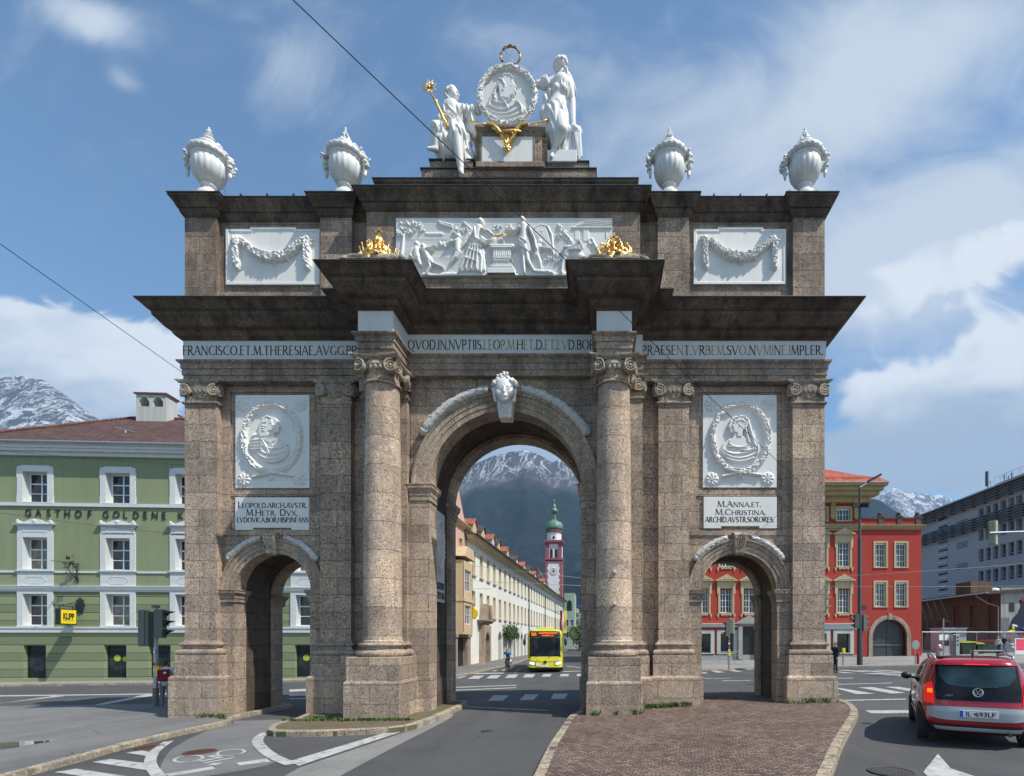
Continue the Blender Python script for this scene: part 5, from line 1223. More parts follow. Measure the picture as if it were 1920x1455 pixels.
def kerb(name, pts, h, wd, side, blen=.9, gap=.012, mat=None, hr=.0):
    """row of kerb stones; the outer edge runs on pts, the stones lie on the given side"""
    pts = offs(resample(pts, .12), -.006*side); mb = MB()
    rn_ = random.Random(len(pts))
    L_ = [0]
    for a, b in zip(pts[:-1], pts[1:]): L_.append(L_[-1]+math.hypot(b[0]-a[0], b[1]-a[1]))
    inner = offs(pts, wd*side); cuts = [0]
    while cuts[-1] < L_[-1]-blen*.5: cuts.append(cuts[-1]+blen*rn_.uniform(.85, 1.15))
    cuts[-1] = L_[-1]
    def at(l, P_):
        for i in range(len(L_)-1):
            if L_[i+1] >= l:
                t = (l-L_[i])/(L_[i+1]-L_[i]+1e-9); return (P_[i][0]*(1-t)+P_[i+1][0]*t, P_[i][1]*(1-t)+P_[i+1][1]*t)
        return P_[-1]
    for a, b in zip(cuts[:-1], cuts[1:]):
        n = max(1, int((b-a)/.35)); dz = rn_.uniform(-.006, .006); sec = []
        for k in range(n+1):
            l = a+gap/2+(b-a-gap)*k/n; o = at(l, pts); i_ = at(l, inner); z = g(*o)+h+dz
            bo = (o[0]+(i_[0]-o[0])*.12, o[1]+(i_[1]-o[1])*.12)
            sec.append([(o[0], o[1], z-h-.15), (o[0], o[1], z-.022), (bo[0], bo[1], z), (i_[0], i_[1], z+.002), (i_[0], i_[1], z-h-.15)])
        vs = [p for s_ in sec for p in s_]; m = 5
        fs = [(k*m+j, k*m+j+1, (k+1)*m+j+1, (k+1)*m+j) for k in range(n) for j in range(m-1)]+[tuple(range(m)), tuple(range((n+1)*m-1, n*m-1, -1))]
        mb.add(vs, fs)
    return part(name, mb, mat or S['kerb'], kind='structure')
def GP(lst, off=0.0): return [tuple(G(px, py, off)[:2]) for px, py in lst]
# left pavement with the left pier
k1 = GP([(-330, 1545), (12, 1454), (132, 1423), (190, 1407.5), (240, 1394), (320, 1375), (437, 1350)], .10)
k1 = k1+[(-10.0, 14.5), (-10.0, 17.2)]
slab('pavement', k1+[(-11.0, 18.2), (-20, 18.4), (-60, 18.4), (-60, 6.5)], .10, S['asphalt_old'])
kerb('kerb', k1, .104, .16, 1, 1.3, mat=S['kerb'])
# the island under the left middle pier
isl = GP([(560, 1345), (520, 1354), (500, 1363), (503, 1369), (520, 1371), (620, 1370), (700, 1366), (762, 1362), (800, 1350), (848, 1330), (884, 1313)], .13)
isl = [(-8.05, 17.3), (-8.1, 14.3)]+isl+[(-4.62, 16.8), (-4.72, 17.3)]
isl = smoothline(isl, 2)
slab('verge', isl, .115, S['earth']); kerb('kerb', isl, .13, .15, 1, .42)
# the paved plaza with the right piers
pl_l = [(-.62, 17.9), (-.62, 14.0)]+GP([(1066, 1342.5), (1029, 1395.6), (1000.6, 1452), (950, 1560)], .10)
pl_r = GP([(1500, 1590), (1540, 1500), (1558, 1450), (1566, 1430), (1577, 1397), (1597, 1361), (1609, 1340), (1608, 1327), (1592, 1315), (1560, 1306)], .10)
pl_r = smoothline(pl_r, 1)+[(6.1, 17.9)]
slab('plaza', pl_l+pl_r, .10, S['cobble']); kerb('kerb', pl_l, .106, .17, 1, .3); kerb('kerb', pl_r[:-1], .106, .17, 1, .17)
# pavements beyond the crossing
GY = 31.0
slab('pavement', [(-70, 29.0), (-36, 28.6), (-15.5, 30.3), (-13.4, 31.4), (-12.6, 34), (-12.6, 40), (-20, 44), (-70, 40)], .12, S['paving'])
wl = GP([(850, 1268), (905, 1257), (975, 1241)], .1)
slab('pavement', [(-30, 40), wl[0], wl[1], wl[2], (-9.4, 70), (-6.2, 190), (-12, 190), (-30, 44)], .10, S['asphalt_old'])
kerb('kerb', wl+[(-9.4, 70), (-6.2, 190)], .104, .2, 1, 2.0)
rp = GP([(1180, 1256), (1290, 1256), (1430, 1252), (1600, 1249), (1760, 1246), (1990, 1240)], .12)
slab('pavement', rp+[(90, 50), (90, 75), (8, 75), (4, 60), (2.5, 42)], .12, S['paving']); kerb('kerb', rp, .124, .22, 1, 1.6)
kerb('kerb', [(-70, 29.0), (-36, 28.6), (-15.5, 30.3)], .124, .2, 1, 1.6)
# ---------------------------------------------------------------- markings
def mark(name, quads, h=.008, mat=None):
    mb = MB()
    for q4 in quads:
        w = [G(*p) for p in q4]
        n1 = max(1, int(max((w[1]-w[0]).length, (w[2]-w[3]).length)/.6)); n2 = max(1, int(max((w[3]-w[0]).length, (w[2]-w[1]).length)/.6))
        def fn(u, v):
            p = w[0]*(1-u)*(1-v)+w[1]*u*(1-v)+w[2]*u*v+w[3]*(1-u)*v; return (p.x, p.y, g(p.x, p.y)+h)
        mb.grid(min(n1, 40), min(n2, 40), fn)
    return part(name, mb, mat or S['paint'], kind='structure')
def stroke(name, pts, wd, h=.008, mat=None, smooth=1, close=False):
    w = [tuple(G(*p)[:2]) for p in pts]
    if smooth: w = smoothline(w, smooth)
    w = resample(w, .3); a = offs(w, wd/2); b = offs(w, -wd/2); mb = MB()
    for i in range(len(w)-1): mb.add([(*p, g(*p)+h) for p in (a[i], a[i+1], b[i+1], b[i])], [(0, 1, 2, 3)])
    return part(name, mb, mat or S['paint'], kind='structure')
c4 = lambda x, y: (x/6.0, 1330+y/6.0)
mark('hatching', [[c4(1410, 492), c4(1600, 467), c4(1700, 487), c4(1640, 527)], [c4(1040, 597), c4(1240, 562), c4(1650, 610), c4(1670, 692)],
                  [c4(615, 712), c4(850, 672), c4(1720, 800), c4(1680, 870)], [c4(140, 860), c4(420, 800), c4(1700, 1000), c4(1600, 1110)]])
stroke('lane_edge', [c4(1900, 362), c4(1740, 470), c4(1690, 560), c4(1690, 640), c4(1760, 730), c4(1820, 800)], .17, smooth=2, h=.012)
cb = lambda x, y: (300+x/9.6, 1380+y/9.6)
mark('lane_line', [[cb(75, 690), cb(940, 556), cb(1005, 602), cb(180, 735)], [cb(1365, 492), cb(1925, 410), cb(1990, 470), cb(1442, 540)]])
stroke('lane_edge', [(499, 1374), (484, 1384), (482, 1393), (495, 1408), (516, 1422), (547, 1434)], .20, smooth=2, h=.012)
mark('lane_edge', [[(543, 1428), (560, 1437), (757, 1371.5), (750, 1366.5)]], h=.010)
def gring(cx, cy, rx, ry, wd=.07, a0=0, a1=360, rot=-6):
    pts = [(cx+rx*math.cos(R(a))*math.cos(R(rot))-ry*math.sin(R(a))*math.sin(R(rot)), cy+rx*math.cos(R(a))*math.sin(R(rot))+ry*math.sin(R(a))*math.cos(R(rot))) for a in np.linspace(a0, a1, 30)]
    return pts
bic = [gring(*cb(512, 418), 27, 6.0), gring(*cb(1275, 305), 26, 5.7), [cb(705, 465), cb(1090, 400), cb(900, 362), cb(870, 372)], [cb(790, 495), cb(1350, 392)], [cb(895, 518), cb(1075, 512)]]
mb = MB()
for k, pts in enumerate(bic):
    w_ = [tuple(G(*p)[:2]) for p in pts]; ww = (.055, .055, .11, .09, .17)[k]; w_ = resample(w_, .1); a, b = offs(w_, ww/2), offs(w_, -ww/2)
    for i in range(len(w_)-1): mb.add([(*p, g(*p)+.009) for p in (a[i], a[i+1], b[i+1], b[i])], [(0, 1, 2, 3)])
part('bicycle_marking', mb, S['paint'], kind='structure')
ca = lambda x, y: (850+x/7.385, 1100+y/7.385)
mark('crosswalk', [[ca(*p) for p in q4] for q4 in ([(20, 1275), (75, 1272), (195, 1240), (140, 1240)], [(195, 1278), (350, 1278), (430, 1233), (285, 1235)], [(450, 1273), (600, 1272), (665, 1227), (520, 1229)], [(710, 1265), (855, 1264), (900, 1217), (765, 1219)], [(958, 1259), (1100, 1258), (1135, 1213), (1000, 1214)], [(1220, 1248), (1335, 1248), (1365, 1210), (1250, 1211)], [(1470, 1244), (1590, 1243), (1605, 1210), (1490, 1210)], [(1708, 1241), (1820, 1240), (1825, 1209), (1712, 1210)])])
cc4 = lambda x, y: (560+x/3.2, 1180+y/3.2)
mark('crosswalk', [[cc4(*p) for p in q4] for q4 in ([(1135, 431), (1225, 430), (1265, 397), (1170, 397)], [(1322, 426), (1408, 425), (1440, 392), (1360, 392)], [(1512, 419), (1597, 418), (1615, 387), (1530, 387)])])
mark('lane_line', [[cc4(900, 348), cc4(1310, 334), cc4(1310, 338), cc4(900, 353)], [cc4(900, 366), cc4(1305, 349), cc4(1305, 353), cc4(900, 371)], [cc4(1000, 464), cc4(1490, 486), cc4(1490, 490), cc4(1000, 468)], [ca(220, 1198), ca(700, 1192), ca(700, 1204), ca(220, 1212)], [ca(860, 1195), ca(930, 1132), ca(920, 1132), ca(845, 1195)], [ca(1560, 1095), ca(1800, 1124), ca(1800, 1130), ca(1565, 1102)], [ca(1520, 1172), ca(1800, 1165), ca(1800, 1172), ca(1520, 1182)]])
mark('turn_arrow', [[ca(540, 1165), ca(612, 1158), ca(600, 1168), ca(560, 1176)], [ca(665, 1160), ca(735, 1138), ca(745, 1142), ca(690, 1166)]])
r8 = lambda x, y: (1560+x/5.29, 1180+y/5.29)
mark('crosswalk', [[r8(*p) for p in q4] for q4 in ([(20, 582), (70, 582), (420, 640), (240, 645)], [(255, 577), (400, 575), (730, 632), (590, 640)], [(530, 573), (660, 571), (980, 625), (860, 632)], [(-60, 630), (0, 628), (100, 650), (20, 655)])])
mark('lane_line', [[r8(120, 702), r8(735, 690), r8(735, 698), r8(150, 712)], [r8(60, 545), r8(600, 531), r8(600, 536), r8(60, 551)], [r8(20, 486), r8(210, 482), r8(210, 488), r8(20, 492)], [r8(330, 808), r8(1200, 800), r8(1230, 830), r8(380, 836)], [r8(1780, 560), r8(1905, 560), r8(1905, 576), r8(1790, 576)], [r8(1850, 592), r8(2005, 592), r8(2005, 606), r8(1850, 606)], [r8(1800, 402), r8(1905, 402), r8(1905, 408), r8(1800, 408)]])
mark('crosswalk', [[r8(*p) for p in q4] for q4 in ([(20, 402), (90, 400), (360, 420), (300, 424)], [(20, 418), (40, 418), (250, 436), (120, 436)], [(240, 410), (330, 408), (560, 424), (480, 428)], [(400, 405), (480, 404), (720, 418), (640, 422)], [(280, 440), (700, 426), (760, 430), (440, 446)], [(460, 452), (800, 440), (840, 446), (560, 458)], [(610, 462), (820, 454), (840, 460), (700, 468)])])
c6 = lambda x, y: (1280+x/9.6, 1140+y/9.6)
mark('crosswalk', [[c6(*p) for p in q4] for q4 in ([(340, 1148), (380, 1150), (470, 1180), (350, 1180)], [(480, 1125), (590, 1122), (770, 1160), (620, 1168)], [(800, 1122), (900, 1118), (1090, 1142), (980, 1152)], [(1020, 1108), (1200, 1104), (1240, 1118), (1080, 1122)])])
mark('lane_line', [[c6(345, 1266), c6(860, 1262), c6(860, 1268), c6(345, 1274)], [c6(690, 1310), c6(1230, 1300), c6(1230, 1308), c6(720, 1318)]])
c2 = lambda x, y: (x/4.158, 980+y/4.158)
mark('lane_line', [[c2(-300, 1350), c2(1440, 1330), c2(1440, 1336), c2(-300, 1360)], [c2(-200, 1438), c2(0, 1410), c2(520, 1352), c2(420, 1352)], [c2(640, 1440), c2(700, 1440), c2(1260, 1338), c2(1140, 1340)]])
c3 = lambda x, y: (x/2.743, 1180+y/2.743)
mark('lane_line', [[c3(1488, 310), c3(1588, 306), c3(1588, 318), c3(1488, 322)], [c3(1488, 335), c3(1588, 334), c3(1588, 342), c3(1488, 344)], [c3(1488, 356), c3(1588, 354), c3(1588, 358), c3(1488, 361)]])
mark('turn_arrow', [[(1758.5, 1414.5), (1731, 1448.5), (1745, 1462), (1783, 1442)], [(1783, 1442), (1745, 1462), (1905, 1540), (1990, 1510)]], h=.009)
# iron covers and patches
def cover(px, py, r, lab, mat, rz=0.0):
    c = G(px, py); t = thing('manhole_cover', lab, 'manhole cover', (c.x, c.y, g(c.x, c.y)+.001), rz)
    part('cover_frame', MB().lathe([(r, .002), (r, .014), (r-.03, .016), (r-.035, .012), (r-.036, .002)], n=40), mat, t, world=False)
    m = MB().lathe([(r-.04, .001), (r-.04, .008), (.01, .008)], n=40)
    k = -r+.07
    while k < r-.05:
        w_ = math.sqrt(max(0, (r-.06)**2-k*k))
        if w_ > .04: m.box(-w_, w_, k, k+.016, .008, .015)
        k += .042
    part('cover_plate', m, mat, t, world=False)
cover(1671, 1447.5, .30, 'round ribbed iron cover in the road at the bottom right', S['castiron'], R(60))
cover(375.5, 1410.5, .27, 'reddish iron cover beside the painted bicycle on the road', S['rustiron'])
cover(913, 1371, .125, 'small dark round cover in the middle of the main lane', S['castiron'])
cover(281, 1401.5, .24, 'dark drain cover against the left kerb by the hatching', S['rustiron'])
cover(959, 1334.5, .16, 'round cover in the shadow of the main opening', S['castiron'])
def patch(name, pts, mat, h=.003, off=0.0, kind='structure'):
    w_ = smoothline([tuple(G(*p, off)[:2]) for p in pts+pts[:1]], 2)[:-1]; mb = MB(); mb.add([(x, y, g(x, y)+h+off) for x, y in w_], [tuple(range(len(w_)))]); return part(name, mb, mat, kind=kind)
pm_, nt_, b_ = newmat('still_water'); b_.inputs['Base Color'].default_value = (.05, .05, .05, 1); b_.inputs['Roughness'].default_value = .02; b_.inputs['Specular IOR Level'].default_value = .9
patch('puddle', [c4(-90, 395), c4(60, 372), c4(200, 365), c4(420, 350), c4(680, 340), c4(560, 366), c4(380, 392), c4(200, 428), c4(-60, 462)], pm_, off=.10)
patch('asphalt_repair', [c4(-60, 340), c4(500, 232), c4(900, 170), c4(1500, 75), c4(1750, 80), c4(1300, 130), c4(800, 215), c4(300, 300), c4(0, 372)], asphalt('asphalt_repair', (.165, .16, .155)), off=.10)
patch('asphalt_repair', [c4(-300, 78), c4(700, 66), c4(1080, 45), c4(1180, 52), c4(800, 78), c4(-300, 95)], bpy.data.materials['asphalt_repair'], off=.10)
patch('asphalt_repair', [(430, 1352), (560, 1348), (498, 1372), (476, 1388), (490, 1408), (545, 1430), (300, 1470), (300, 1430), (330, 1395)], asphalt('bike_lane_asphalt', (.15, .15, .15)), h=.002)
patch('asphalt_repair', [(560, 1440), (757, 1374), (800, 1356), (850, 1336), (850, 1345), (700, 1420), (560, 1500), (420, 1520)], asphalt('pale_worn_asphalt', (.20, .195, .185)), h=.002)
def gstain(seed): return None
# weeds along the foot of the masonry
def tufts(name, spots, seed, lab=None, z=.1, hmax=.16):
    r_ = random.Random(seed); mb = MB()
    for (xa, ya, xb, yb, n) in spots:
        for _ in range(n):
            t_ = r_.random(); x = xa+(xb-xa)*t_+r_.gauss(0, .035); y = ya+(yb-ya)*t_-abs(r_.gauss(0, .06)); z0 = g(x, y)+z
            for _ in range(5):
                a = r_.uniform(0, 6.28); L_ = r_.uniform(.3, 1)*hmax; dx, dy = math.cos(a)*L_*.6, math.sin(a)*L_*.6; w_ = .008+.006*r_.random()
                mb.add([(x-w_*math.sin(a), y+w_*math.cos(a), z0), (x+w_*math.sin(a), y-w_*math.cos(a), z0), (x+dx*.6+w_*math.sin(a), y+dy*.6, z0+L_*.7), (x+dx, y+dy, z0+L_), (x+dx*.6-w_*math.sin(a), y+dy*.6, z0+L_*.7)], [(0, 1, 2, 3, 4)])
    return part(name, mb, S['grass'], kind='stuff', fix=False)
tufts('weeds', [(.98, 14.1, 2.4, 14.38, 130), (.98, 13.2, 1.0, 14.2, 25), (-.4, 13.08, .9, 13.08, 22), (4.9, 14.38, 6.2, 14.38, 45), (-11.0, 14.35, -10.3, 14.4, 18), (-10.3, 14.4, -9.9, 14.0, 25)], 5)
tufts('weeds', [(-8.0, 13.3, -4.6, 12.9, 190), (-7.6, 13.8, -6.5, 13.3, 60), (-6.4, 13.05, -5, 13.0, 70)], 6, hmax=.09, z=.11)
# ---------------------------------------------------------------- mountains
def mountains(name, sil, R0, R1, u0, u1, seed, nu=420, nr=110):
    from mathutils import noise as mn
    us = np.linspace(u0, u1, nu); sx = [(a-VX)/F for a, _ in sil]; sy = [(VY-b)/F for _, b in sil]
    mb = MB(); v = []
    for j in range(nr+1):
        t = j/nr; Y = R0+(R1-R0)*t
        for i, uu in enumerate(us):
            e = float(np.interp(uu, sx, sy)); crest = e*(R0+.86*(R1-R0))
            t2 = min(1, t/.86)
            base = crest*(t2**1.25)
            x = uu*Y
            a = 1-abs(mn.noise((uu*9+seed, t*1.3, 3.1))); rg = (1-abs(mn.noise((x*.0011+seed, Y*.0006, .5))))*1.0
            fine = mn.fractal((x*.0035, Y*.0022, seed), .9, 2.1, 5)
            wgt = math.sin(math.pi*min(1, t/.86))**.7
            z = base+wgt*crest*(.20*(rg-.72)+.10*(a-.7))+fine*(60*wgt+16*min(1, t*3))*(crest/1700)
            if t > .86: z = crest*(1-(t-.86)*2.2)+fine*20
            z = min(z, e*Y*(1.0 if t < .86 else 1)+fine*9)
            v.append((x, Y, z+EYE-12*(1-t)))
    mb.v = v; mb.f = [(j*nu+i, j*nu+i+1, (j+1)*nu+i+1, (j+1)*nu+i) for j in range(nr) for i in range(nu-1)]
    return part(name, mb, S['rock'], kind='structure', smooth='all', fix=False)
def rockmat(name, snow0, snow1, treeline, gain=.0):
    m, nt, b = newmat(name); t = NT(nt); v = t.co(); sp = t.n('ShaderNodeSeparateXYZ'); t.L.new(v, sp.inputs[0]); z = sp.outputs[2]
    ge = t.n('ShaderNodeNewGeometry'); sn = t.n('ShaderNodeSeparateXYZ'); t.L.new(ge.outputs['Normal'], sn.inputs[0])
    rock = t.ramp(t.noise(v, .004, 8, .7), [(.3, (.06, .06, .065)), (.55, (.12, .115, .12)), (.75, (.20, .19, .185))])
    forest = t.ramp(t.noise(v, .009, 9, .8), [(.35, (.008, .015, .018)), (.55, (.022, .032, .028)), (.7, (.06, .065, .055))])
    zn = t.math('ADD', z, t.math('MULTIPLY', t.math('SUBTRACT', t.noise(v, .003, 6, .65), .5), 420))
    c = t.mix(t.math('MULTIPLY', t.math('SUBTRACT', zn, treeline), .006, clamp=True), forest, rock)
    # snow lies in gullies running down the slope
    ms = t.mapg(v, (.0042, .0011, .0011), (0, 0, .25)); g1 = t.noise(ms, 1.6, 7, .62, .6)
    ms2 = t.mapg(v, (.0042, .0011, .0014), (0, 0, -.5)); g2 = t.noise(ms2, 1.9, 6, .6, .6)
    gg = t.math('MAXIMUM', t.ramp(t.math('ABSOLUTE', t.math('SUBTRACT', g1, .5)), [(0, 1), (.022, 0)]), t.ramp(t.math('ABSOLUTE', t.math('SUBTRACT', g2, .5)), [(0, 1), (.016, 0)]))
    hi = t.math('DIVIDE', t.math('SUBTRACT', zn, snow0), snow1-snow0, clamp=True)
    msk = t.math('MULTIPLY', gg, t.ramp(hi, [(0, 0), (.35, 1)]))
    patchy = t.ramp(t.math('ADD', t.noise(v, .009, 7, .7), t.math('MULTIPLY', hi, .10+gain)), [(.655, 0), (.67, 1)])
    msk = t.math('MAXIMUM', msk, t.math('MULTIPLY', patchy, t.ramp(hi, [(.1, 0), (.5, 1)])))
    c = t.mix(msk, c, (.78, .80, .84))
    t.L.new(c, b.inputs['Base Color']); b.inputs['Roughness'].default_value = .95; b.inputs['Specular IOR Level'].default_value = .1
    t.bump(t.noise(v, .012, 9, .8), 1.0, 60, b)
    return m
S['rock'] = rockmat('mountain_slope', 1200, 1800, 1080)
mountains('mountains', [(-400, 800), (-150, 720), (0, 708), (25, 704), (45, 703), (80, 711), (110, 732), (160, 765), (210, 797), (270, 840), (400, 900), (600, 930), (780, 900), (870, 872), (900, 864), (925, 853), (955, 847), (975, 847), (985, 843), (1005, 851), (1020, 857), (1035, 867), (1050, 860), (1065, 862), (1080, 871), (1130, 895), (1250, 950), (1400, 985), (1700, 1050), (2300, 1090)], 2300, 5200, -1.55, 1.1, 2)
S['rock'] = rockmat('far_mountain_slope', 1500, 2300, 1250, .05)
mountains('mountains', [(1300, 1050), (1500, 985), (1620, 940), (1650, 927), (1676, 913), (1700, 924), (1716, 920), (1735, 924), (1762, 926), (1785, 936), (1815, 950), (1860, 972), (1990, 1010), (2300, 1040)], 5200, 9000, .15, 1.15, 7, 200, 70)
S['rock'] = rockmat('forest_hill', 9000, 9900, 4000)
mountains('hills', [(1400, 1060), (1540, 985), (1600, 950), (1632, 933), (1655, 940), (1690, 966), (1750, 1000), (1850, 1060), (2300, 1100)], 3300, 4300, .2, 1.15, 11, 140, 50)
# wooded foot slope with scattered houses
mountains('hills', [(300, 1150), (800, 1140), (1000, 1085), (1060, 1072), (1100, 1068), (1200, 1080), (1500, 1130)], 1400, 2250, -.6, .4, 17, 160, 40)
# ---------------------------------------------------------------- buildings
class Fac:
    def __init__(s, name, label, x, y, z, deg, cat='building', group=None):
        s.x, s.y, s.z = x, y, z; s.d = (math.cos(R(deg)), math.sin(R(deg))); s.t = thing(name, label, cat, (x, y, z), R(deg), group)
    def s_(s, px): p = (px-VX)/F; return (p*s.y-s.x)/(s.d[0]-p*s.d[1])
    def zz(s, px, py): k = s.s_(px); return EYE+(VY-py)/F*(s.y+k*s.d[1])-s.z
    def part(s, name, mb, mat, parent=None, **k): return part(name, mb, S[mat] if isinstance(mat, str) else mat, parent or s.t, world=False, **k)
def hwall(mb, x0, x1, z0, z1, holes, depth=.3, y=0.0):
    xs_ = sorted(set([x0, x1]+[h[0] for h in holes]+[h[1] for h in holes])); zs_ = sorted(set([z0, z1]+[h[2] for h in holes]+[h[3] for h in holes]))
    xs_ = [a for a in xs_ if x0 <= a <= x1]; zs_ = [a for a in zs_ if z0 <= a <= z1]
    for j in range(len(zs_)-1):
        run = None
        for i in range(len(xs_)-1):
            cx, cz = (xs_[i]+xs_[i+1])/2, (zs_[j]+zs_[j+1])/2
            if any(h[0] < cx < h[1] and h[2] < cz < h[3] for h in holes):
                if run is not None: mb.add([(run, y, zs_[j]), (xs_[i], y, zs_[j]), (xs_[i], y, zs_[j+1]), (run, y, zs_[j+1])], [(0, 1, 2, 3)]); run = None
            elif run is None: run = xs_[i]
        if run is not None: mb.add([(run, y, zs_[j]), (x1, y, zs_[j]), (x1, y, zs_[j+1]), (run, y, zs_[j+1])], [(0, 1, 2, 3)])
    for a, b, c, d in holes:
        mb.add([(a, y, c), (b, y, c), (b, y, d), (a, y, d), (a, y+depth, c), (b, y+depth, c), (b, y+depth, d), (a, y+depth, d)], [(0, 4, 5, 1), (1, 5, 6, 2), (2, 6, 7, 3), (3, 7, 4, 0)])
    return mb
def shell(mb, x0, x1, y1, z0, z1, y0=0.0):      # sides, back and top behind a facade
    return mb.add([(x0, y0, z0), (x1, y0, z0), (x1, y1, z0), (x0, y1, z0), (x0, y0, z1), (x1, y0, z1), (x1, y1, z1), (x0, y1, z1)], [(4, 5, 6, 7), (1, 2, 6, 5), (2, 3, 7, 6), (3, 0, 4, 7)])
def sash(w, h, cols, rows, o=.07, b=.035, th=.05, mid=None):
    mb = MB(); mb.box(-w/2, w/2, 0, th, 0, o); mb.box(-w/2, w/2, 0, th, h-o, h); mb.box(-w/2, -w/2+o, 0, th, o, h-o); mb.box(w/2-o, w/2, 0, th, o, h-o)
    for i in range(1, cols):
        x = -w/2+w*i/cols; bb = b*2 if (cols % 2 == 0 and i == cols//2) else b; mb.box(x-bb/2, x+bb/2, .006, th-.004, o, h-o)
    zs_ = [h*i/rows for i in range(1, rows)] if mid is None else mid
    for k, z in enumerate(zs_):
        bb = b*2 if (mid is not None and k == 0) else b; mb.box(-w/2+o, w/2-o, .003, th-.007, z-bb/2, z+bb/2)
    return mb
def surround(w, h, fw, pr, depth, ears=0):
    mb = MB(); a = w/2; b = a+fw
    mb.box(-b, -a, -pr, .01, 0, h); mb.box(a, b, -pr, .01, 0, h); mb.box(-b-ears, b+ears, -pr, .01, h, h+fw); mb.box(-b, b, -pr-.03, .01, -.10, 0)
    for (x, s_) in ((-a+.006, 1), (a-.006, -1)): mb.add([(x, -pr, 0), (x, depth, 0), (x, depth, h), (x, -pr, h)], [(0, 1, 2, 3)] if s_ > 0 else [(3, 2, 1, 0)])
    mb.add([(-a, -pr, h-.006), (a, -pr, h-.006), (a, depth, h-.006), (-a, depth, h-.006)], [(0, 1, 2, 3)]); mb.add([(-a, -pr, .006), (-a, depth, .006), (a, depth, .006), (a, -pr, .006)], [(0, 1, 2, 3)])
    return mb
def window(fac, key, x, z, w, h, fw=.2, pr=.05, depth=.3, cols=2, rows=3, mid=None, ff='trim', extra=None, glass='glass', frame='wframe', y=0.0):
    """window = sash bars; its surround, pane and ornaments are sub-parts"""
    o = inst('window', (key, 'w'), lambda: sash(w-.02, h-.02, cols, rows, mid=mid), S[frame], fac.t, (x, y+depth-.06, z+.01))
    inst('pane', (key, 'p'), lambda: MB().add([(-w/2, 0, 0), (w/2, 0, 0), (w/2, 0, h), (-w/2, 0, h)], [(0, 1, 2, 3)]), S[glass], o, (0, .03, -.01))
    if fw: inst('surround', (key, 's'), lambda: surround(w, h, fw, pr, depth-.01), S[ff], o, (0, -depth+.06, -.01))
    if extra: inst(extra[0], (key, 'x'), extra[1], S[extra[2]], o, (0, -depth+.06, -.01))
    return o
def cornice(mb, x0, x1, z, h, d, ends=True):
    e = d if ends else 0
    for a, b, c in ((0, .35, .35), (.35, .6, .7), (.6, .85, .85), (.85, 1, 1)): mb.box(x0-e*c, x1+e*c, -d*c, .02, z+h*a+(.001 if a else 0), z+h*b)
    return mb
# --- the green guesthouse
GB = Fac('guesthouse', 'sage green guesthouse with white window surrounds and brown tiled roof', *P(-77, 0, 30.75)[:2], -.95, 3.3)
x1 = 23.5; zg = GB.zz(67, 1277)
m_, nt, b = newmat('green_rusticated_render'); t = NT(nt); v = t.co(); sp = t.n('ShaderNodeSeparateXYZ'); t.L.new(v, sp.inputs[0])
fr_ = t.math('FRACT', t.math('DIVIDE', sp.outputs[2], .47)); gr_ = t.ramp(fr_, [(0, 0), (.03, 0), (.07, 1), (.95, 1), (.99, 0)])
al = t.math('GREATER_THAN', t.math('FRACT', t.math('DIVIDE', sp.outputs[2], .94)), .5)
c = t.mix(al, (.25, .285, .155), t.mix(1.0, (.20, .232, .128), t.ramp(t.noise(v, 14, 4, .7), [(.3, .7), (.7, 1.2)]), 'MULTIPLY'))
c = t.mix(t.math('SUBTRACT', 1.0, gr_), c, (.09, .11, .06)); t.L.new(c, b.inputs['Base Color']); b.inputs['Roughness'].default_value = .95
t.bump(t.math('ADD', gr_, t.math('MULTIPLY', t.math('MULTIPLY', al, t.noise(v, 22, 4, .7)), .5)), .8, .03, b); S['greenrust'] = m_
cols_ = [67, 222, 352, 462, 577]; rows_ = ((884.5, 941.7), (1007.7, 1067.8), (1113.5, 1173.6)); zr = [(GB.zz(67, b_), GB.zz(67, a_)) for a_, b_ in rows_]
holes = []; shop = (GB.zz(67, 1272), GB.zz(67, 1210)); zsplit = GB.zz(67, 1104)
for px in cols_:
    x = GB.s_(px)
    for z0, z1 in zr: holes.append((x-.68, x+.68, z0, z1))
for px in (65, 216, 299, 440, 573): x = GB.s_(px); holes.append((x-.62, x+.62, *shop))
zt = GB.zz(67, 852)
m1 = MB(); hwall(m1, 0, x1, zsplit, zt, [h for h in holes if h[2] > zsplit], .42); shell(m1, 0, x1, 13, zsplit, zt); GB.part('wall', m1, 'green')
m1 = MB(); hwall(m1, 0, x1, -.3, zsplit, [h for h in holes if h[3] < zsplit], .42); shell(m1, 0, x1, 13, -.3, zsplit-.01); GB.part('base_wall', m1, 'greenrust')
m1 = MB(); cornice(m1, 0, x1, zt-.10, .62, .55); GB.part('eaves_cornice', m1, 'trim')
m1 = MB().box(0, x1, -.09, .02, GB.zz(67, 949), GB.zz(67, 943)); GB.part('string_course', m1, 'trim')
m1 = MB(); cornice(m1, 0, x1, zsplit-.16, .34, .16); GB.part('string_course', m1, 'trim')
m1 = MB().box(0, x1, -.08, .02, GB.zz(67, 1186), GB.zz(67, 1176)); m1.box(0, x1, -.12, .02, GB.zz(67, 1178), GB.zz(67, 1176)+.03); GB.part('string_course', m1, 'trim')
zb = GB.zz(67, 1070); prev = 0
m1 = MB()
for px in cols_: x = GB.s_(px); m1.box(prev, x-1.05, -.05, .02, zb-.12, zb); prev = x+1.05
m1.box(prev, x1, -.05, .02, zb-.12, zb); GB.part('string_course', m1, 'trim')
def ear(w, h):
    m = MB()
    for s_ in (-1, 1):
        for z in (h-.35, -.05): m.box(s_*(w/2+.28)-.05, s_*(w/2+.28)+.05, -.055, .01, z, z+.45)
    m.box(-w/2-.1, w/2+.1, -.055, .01, h+.27, h+.36); return m
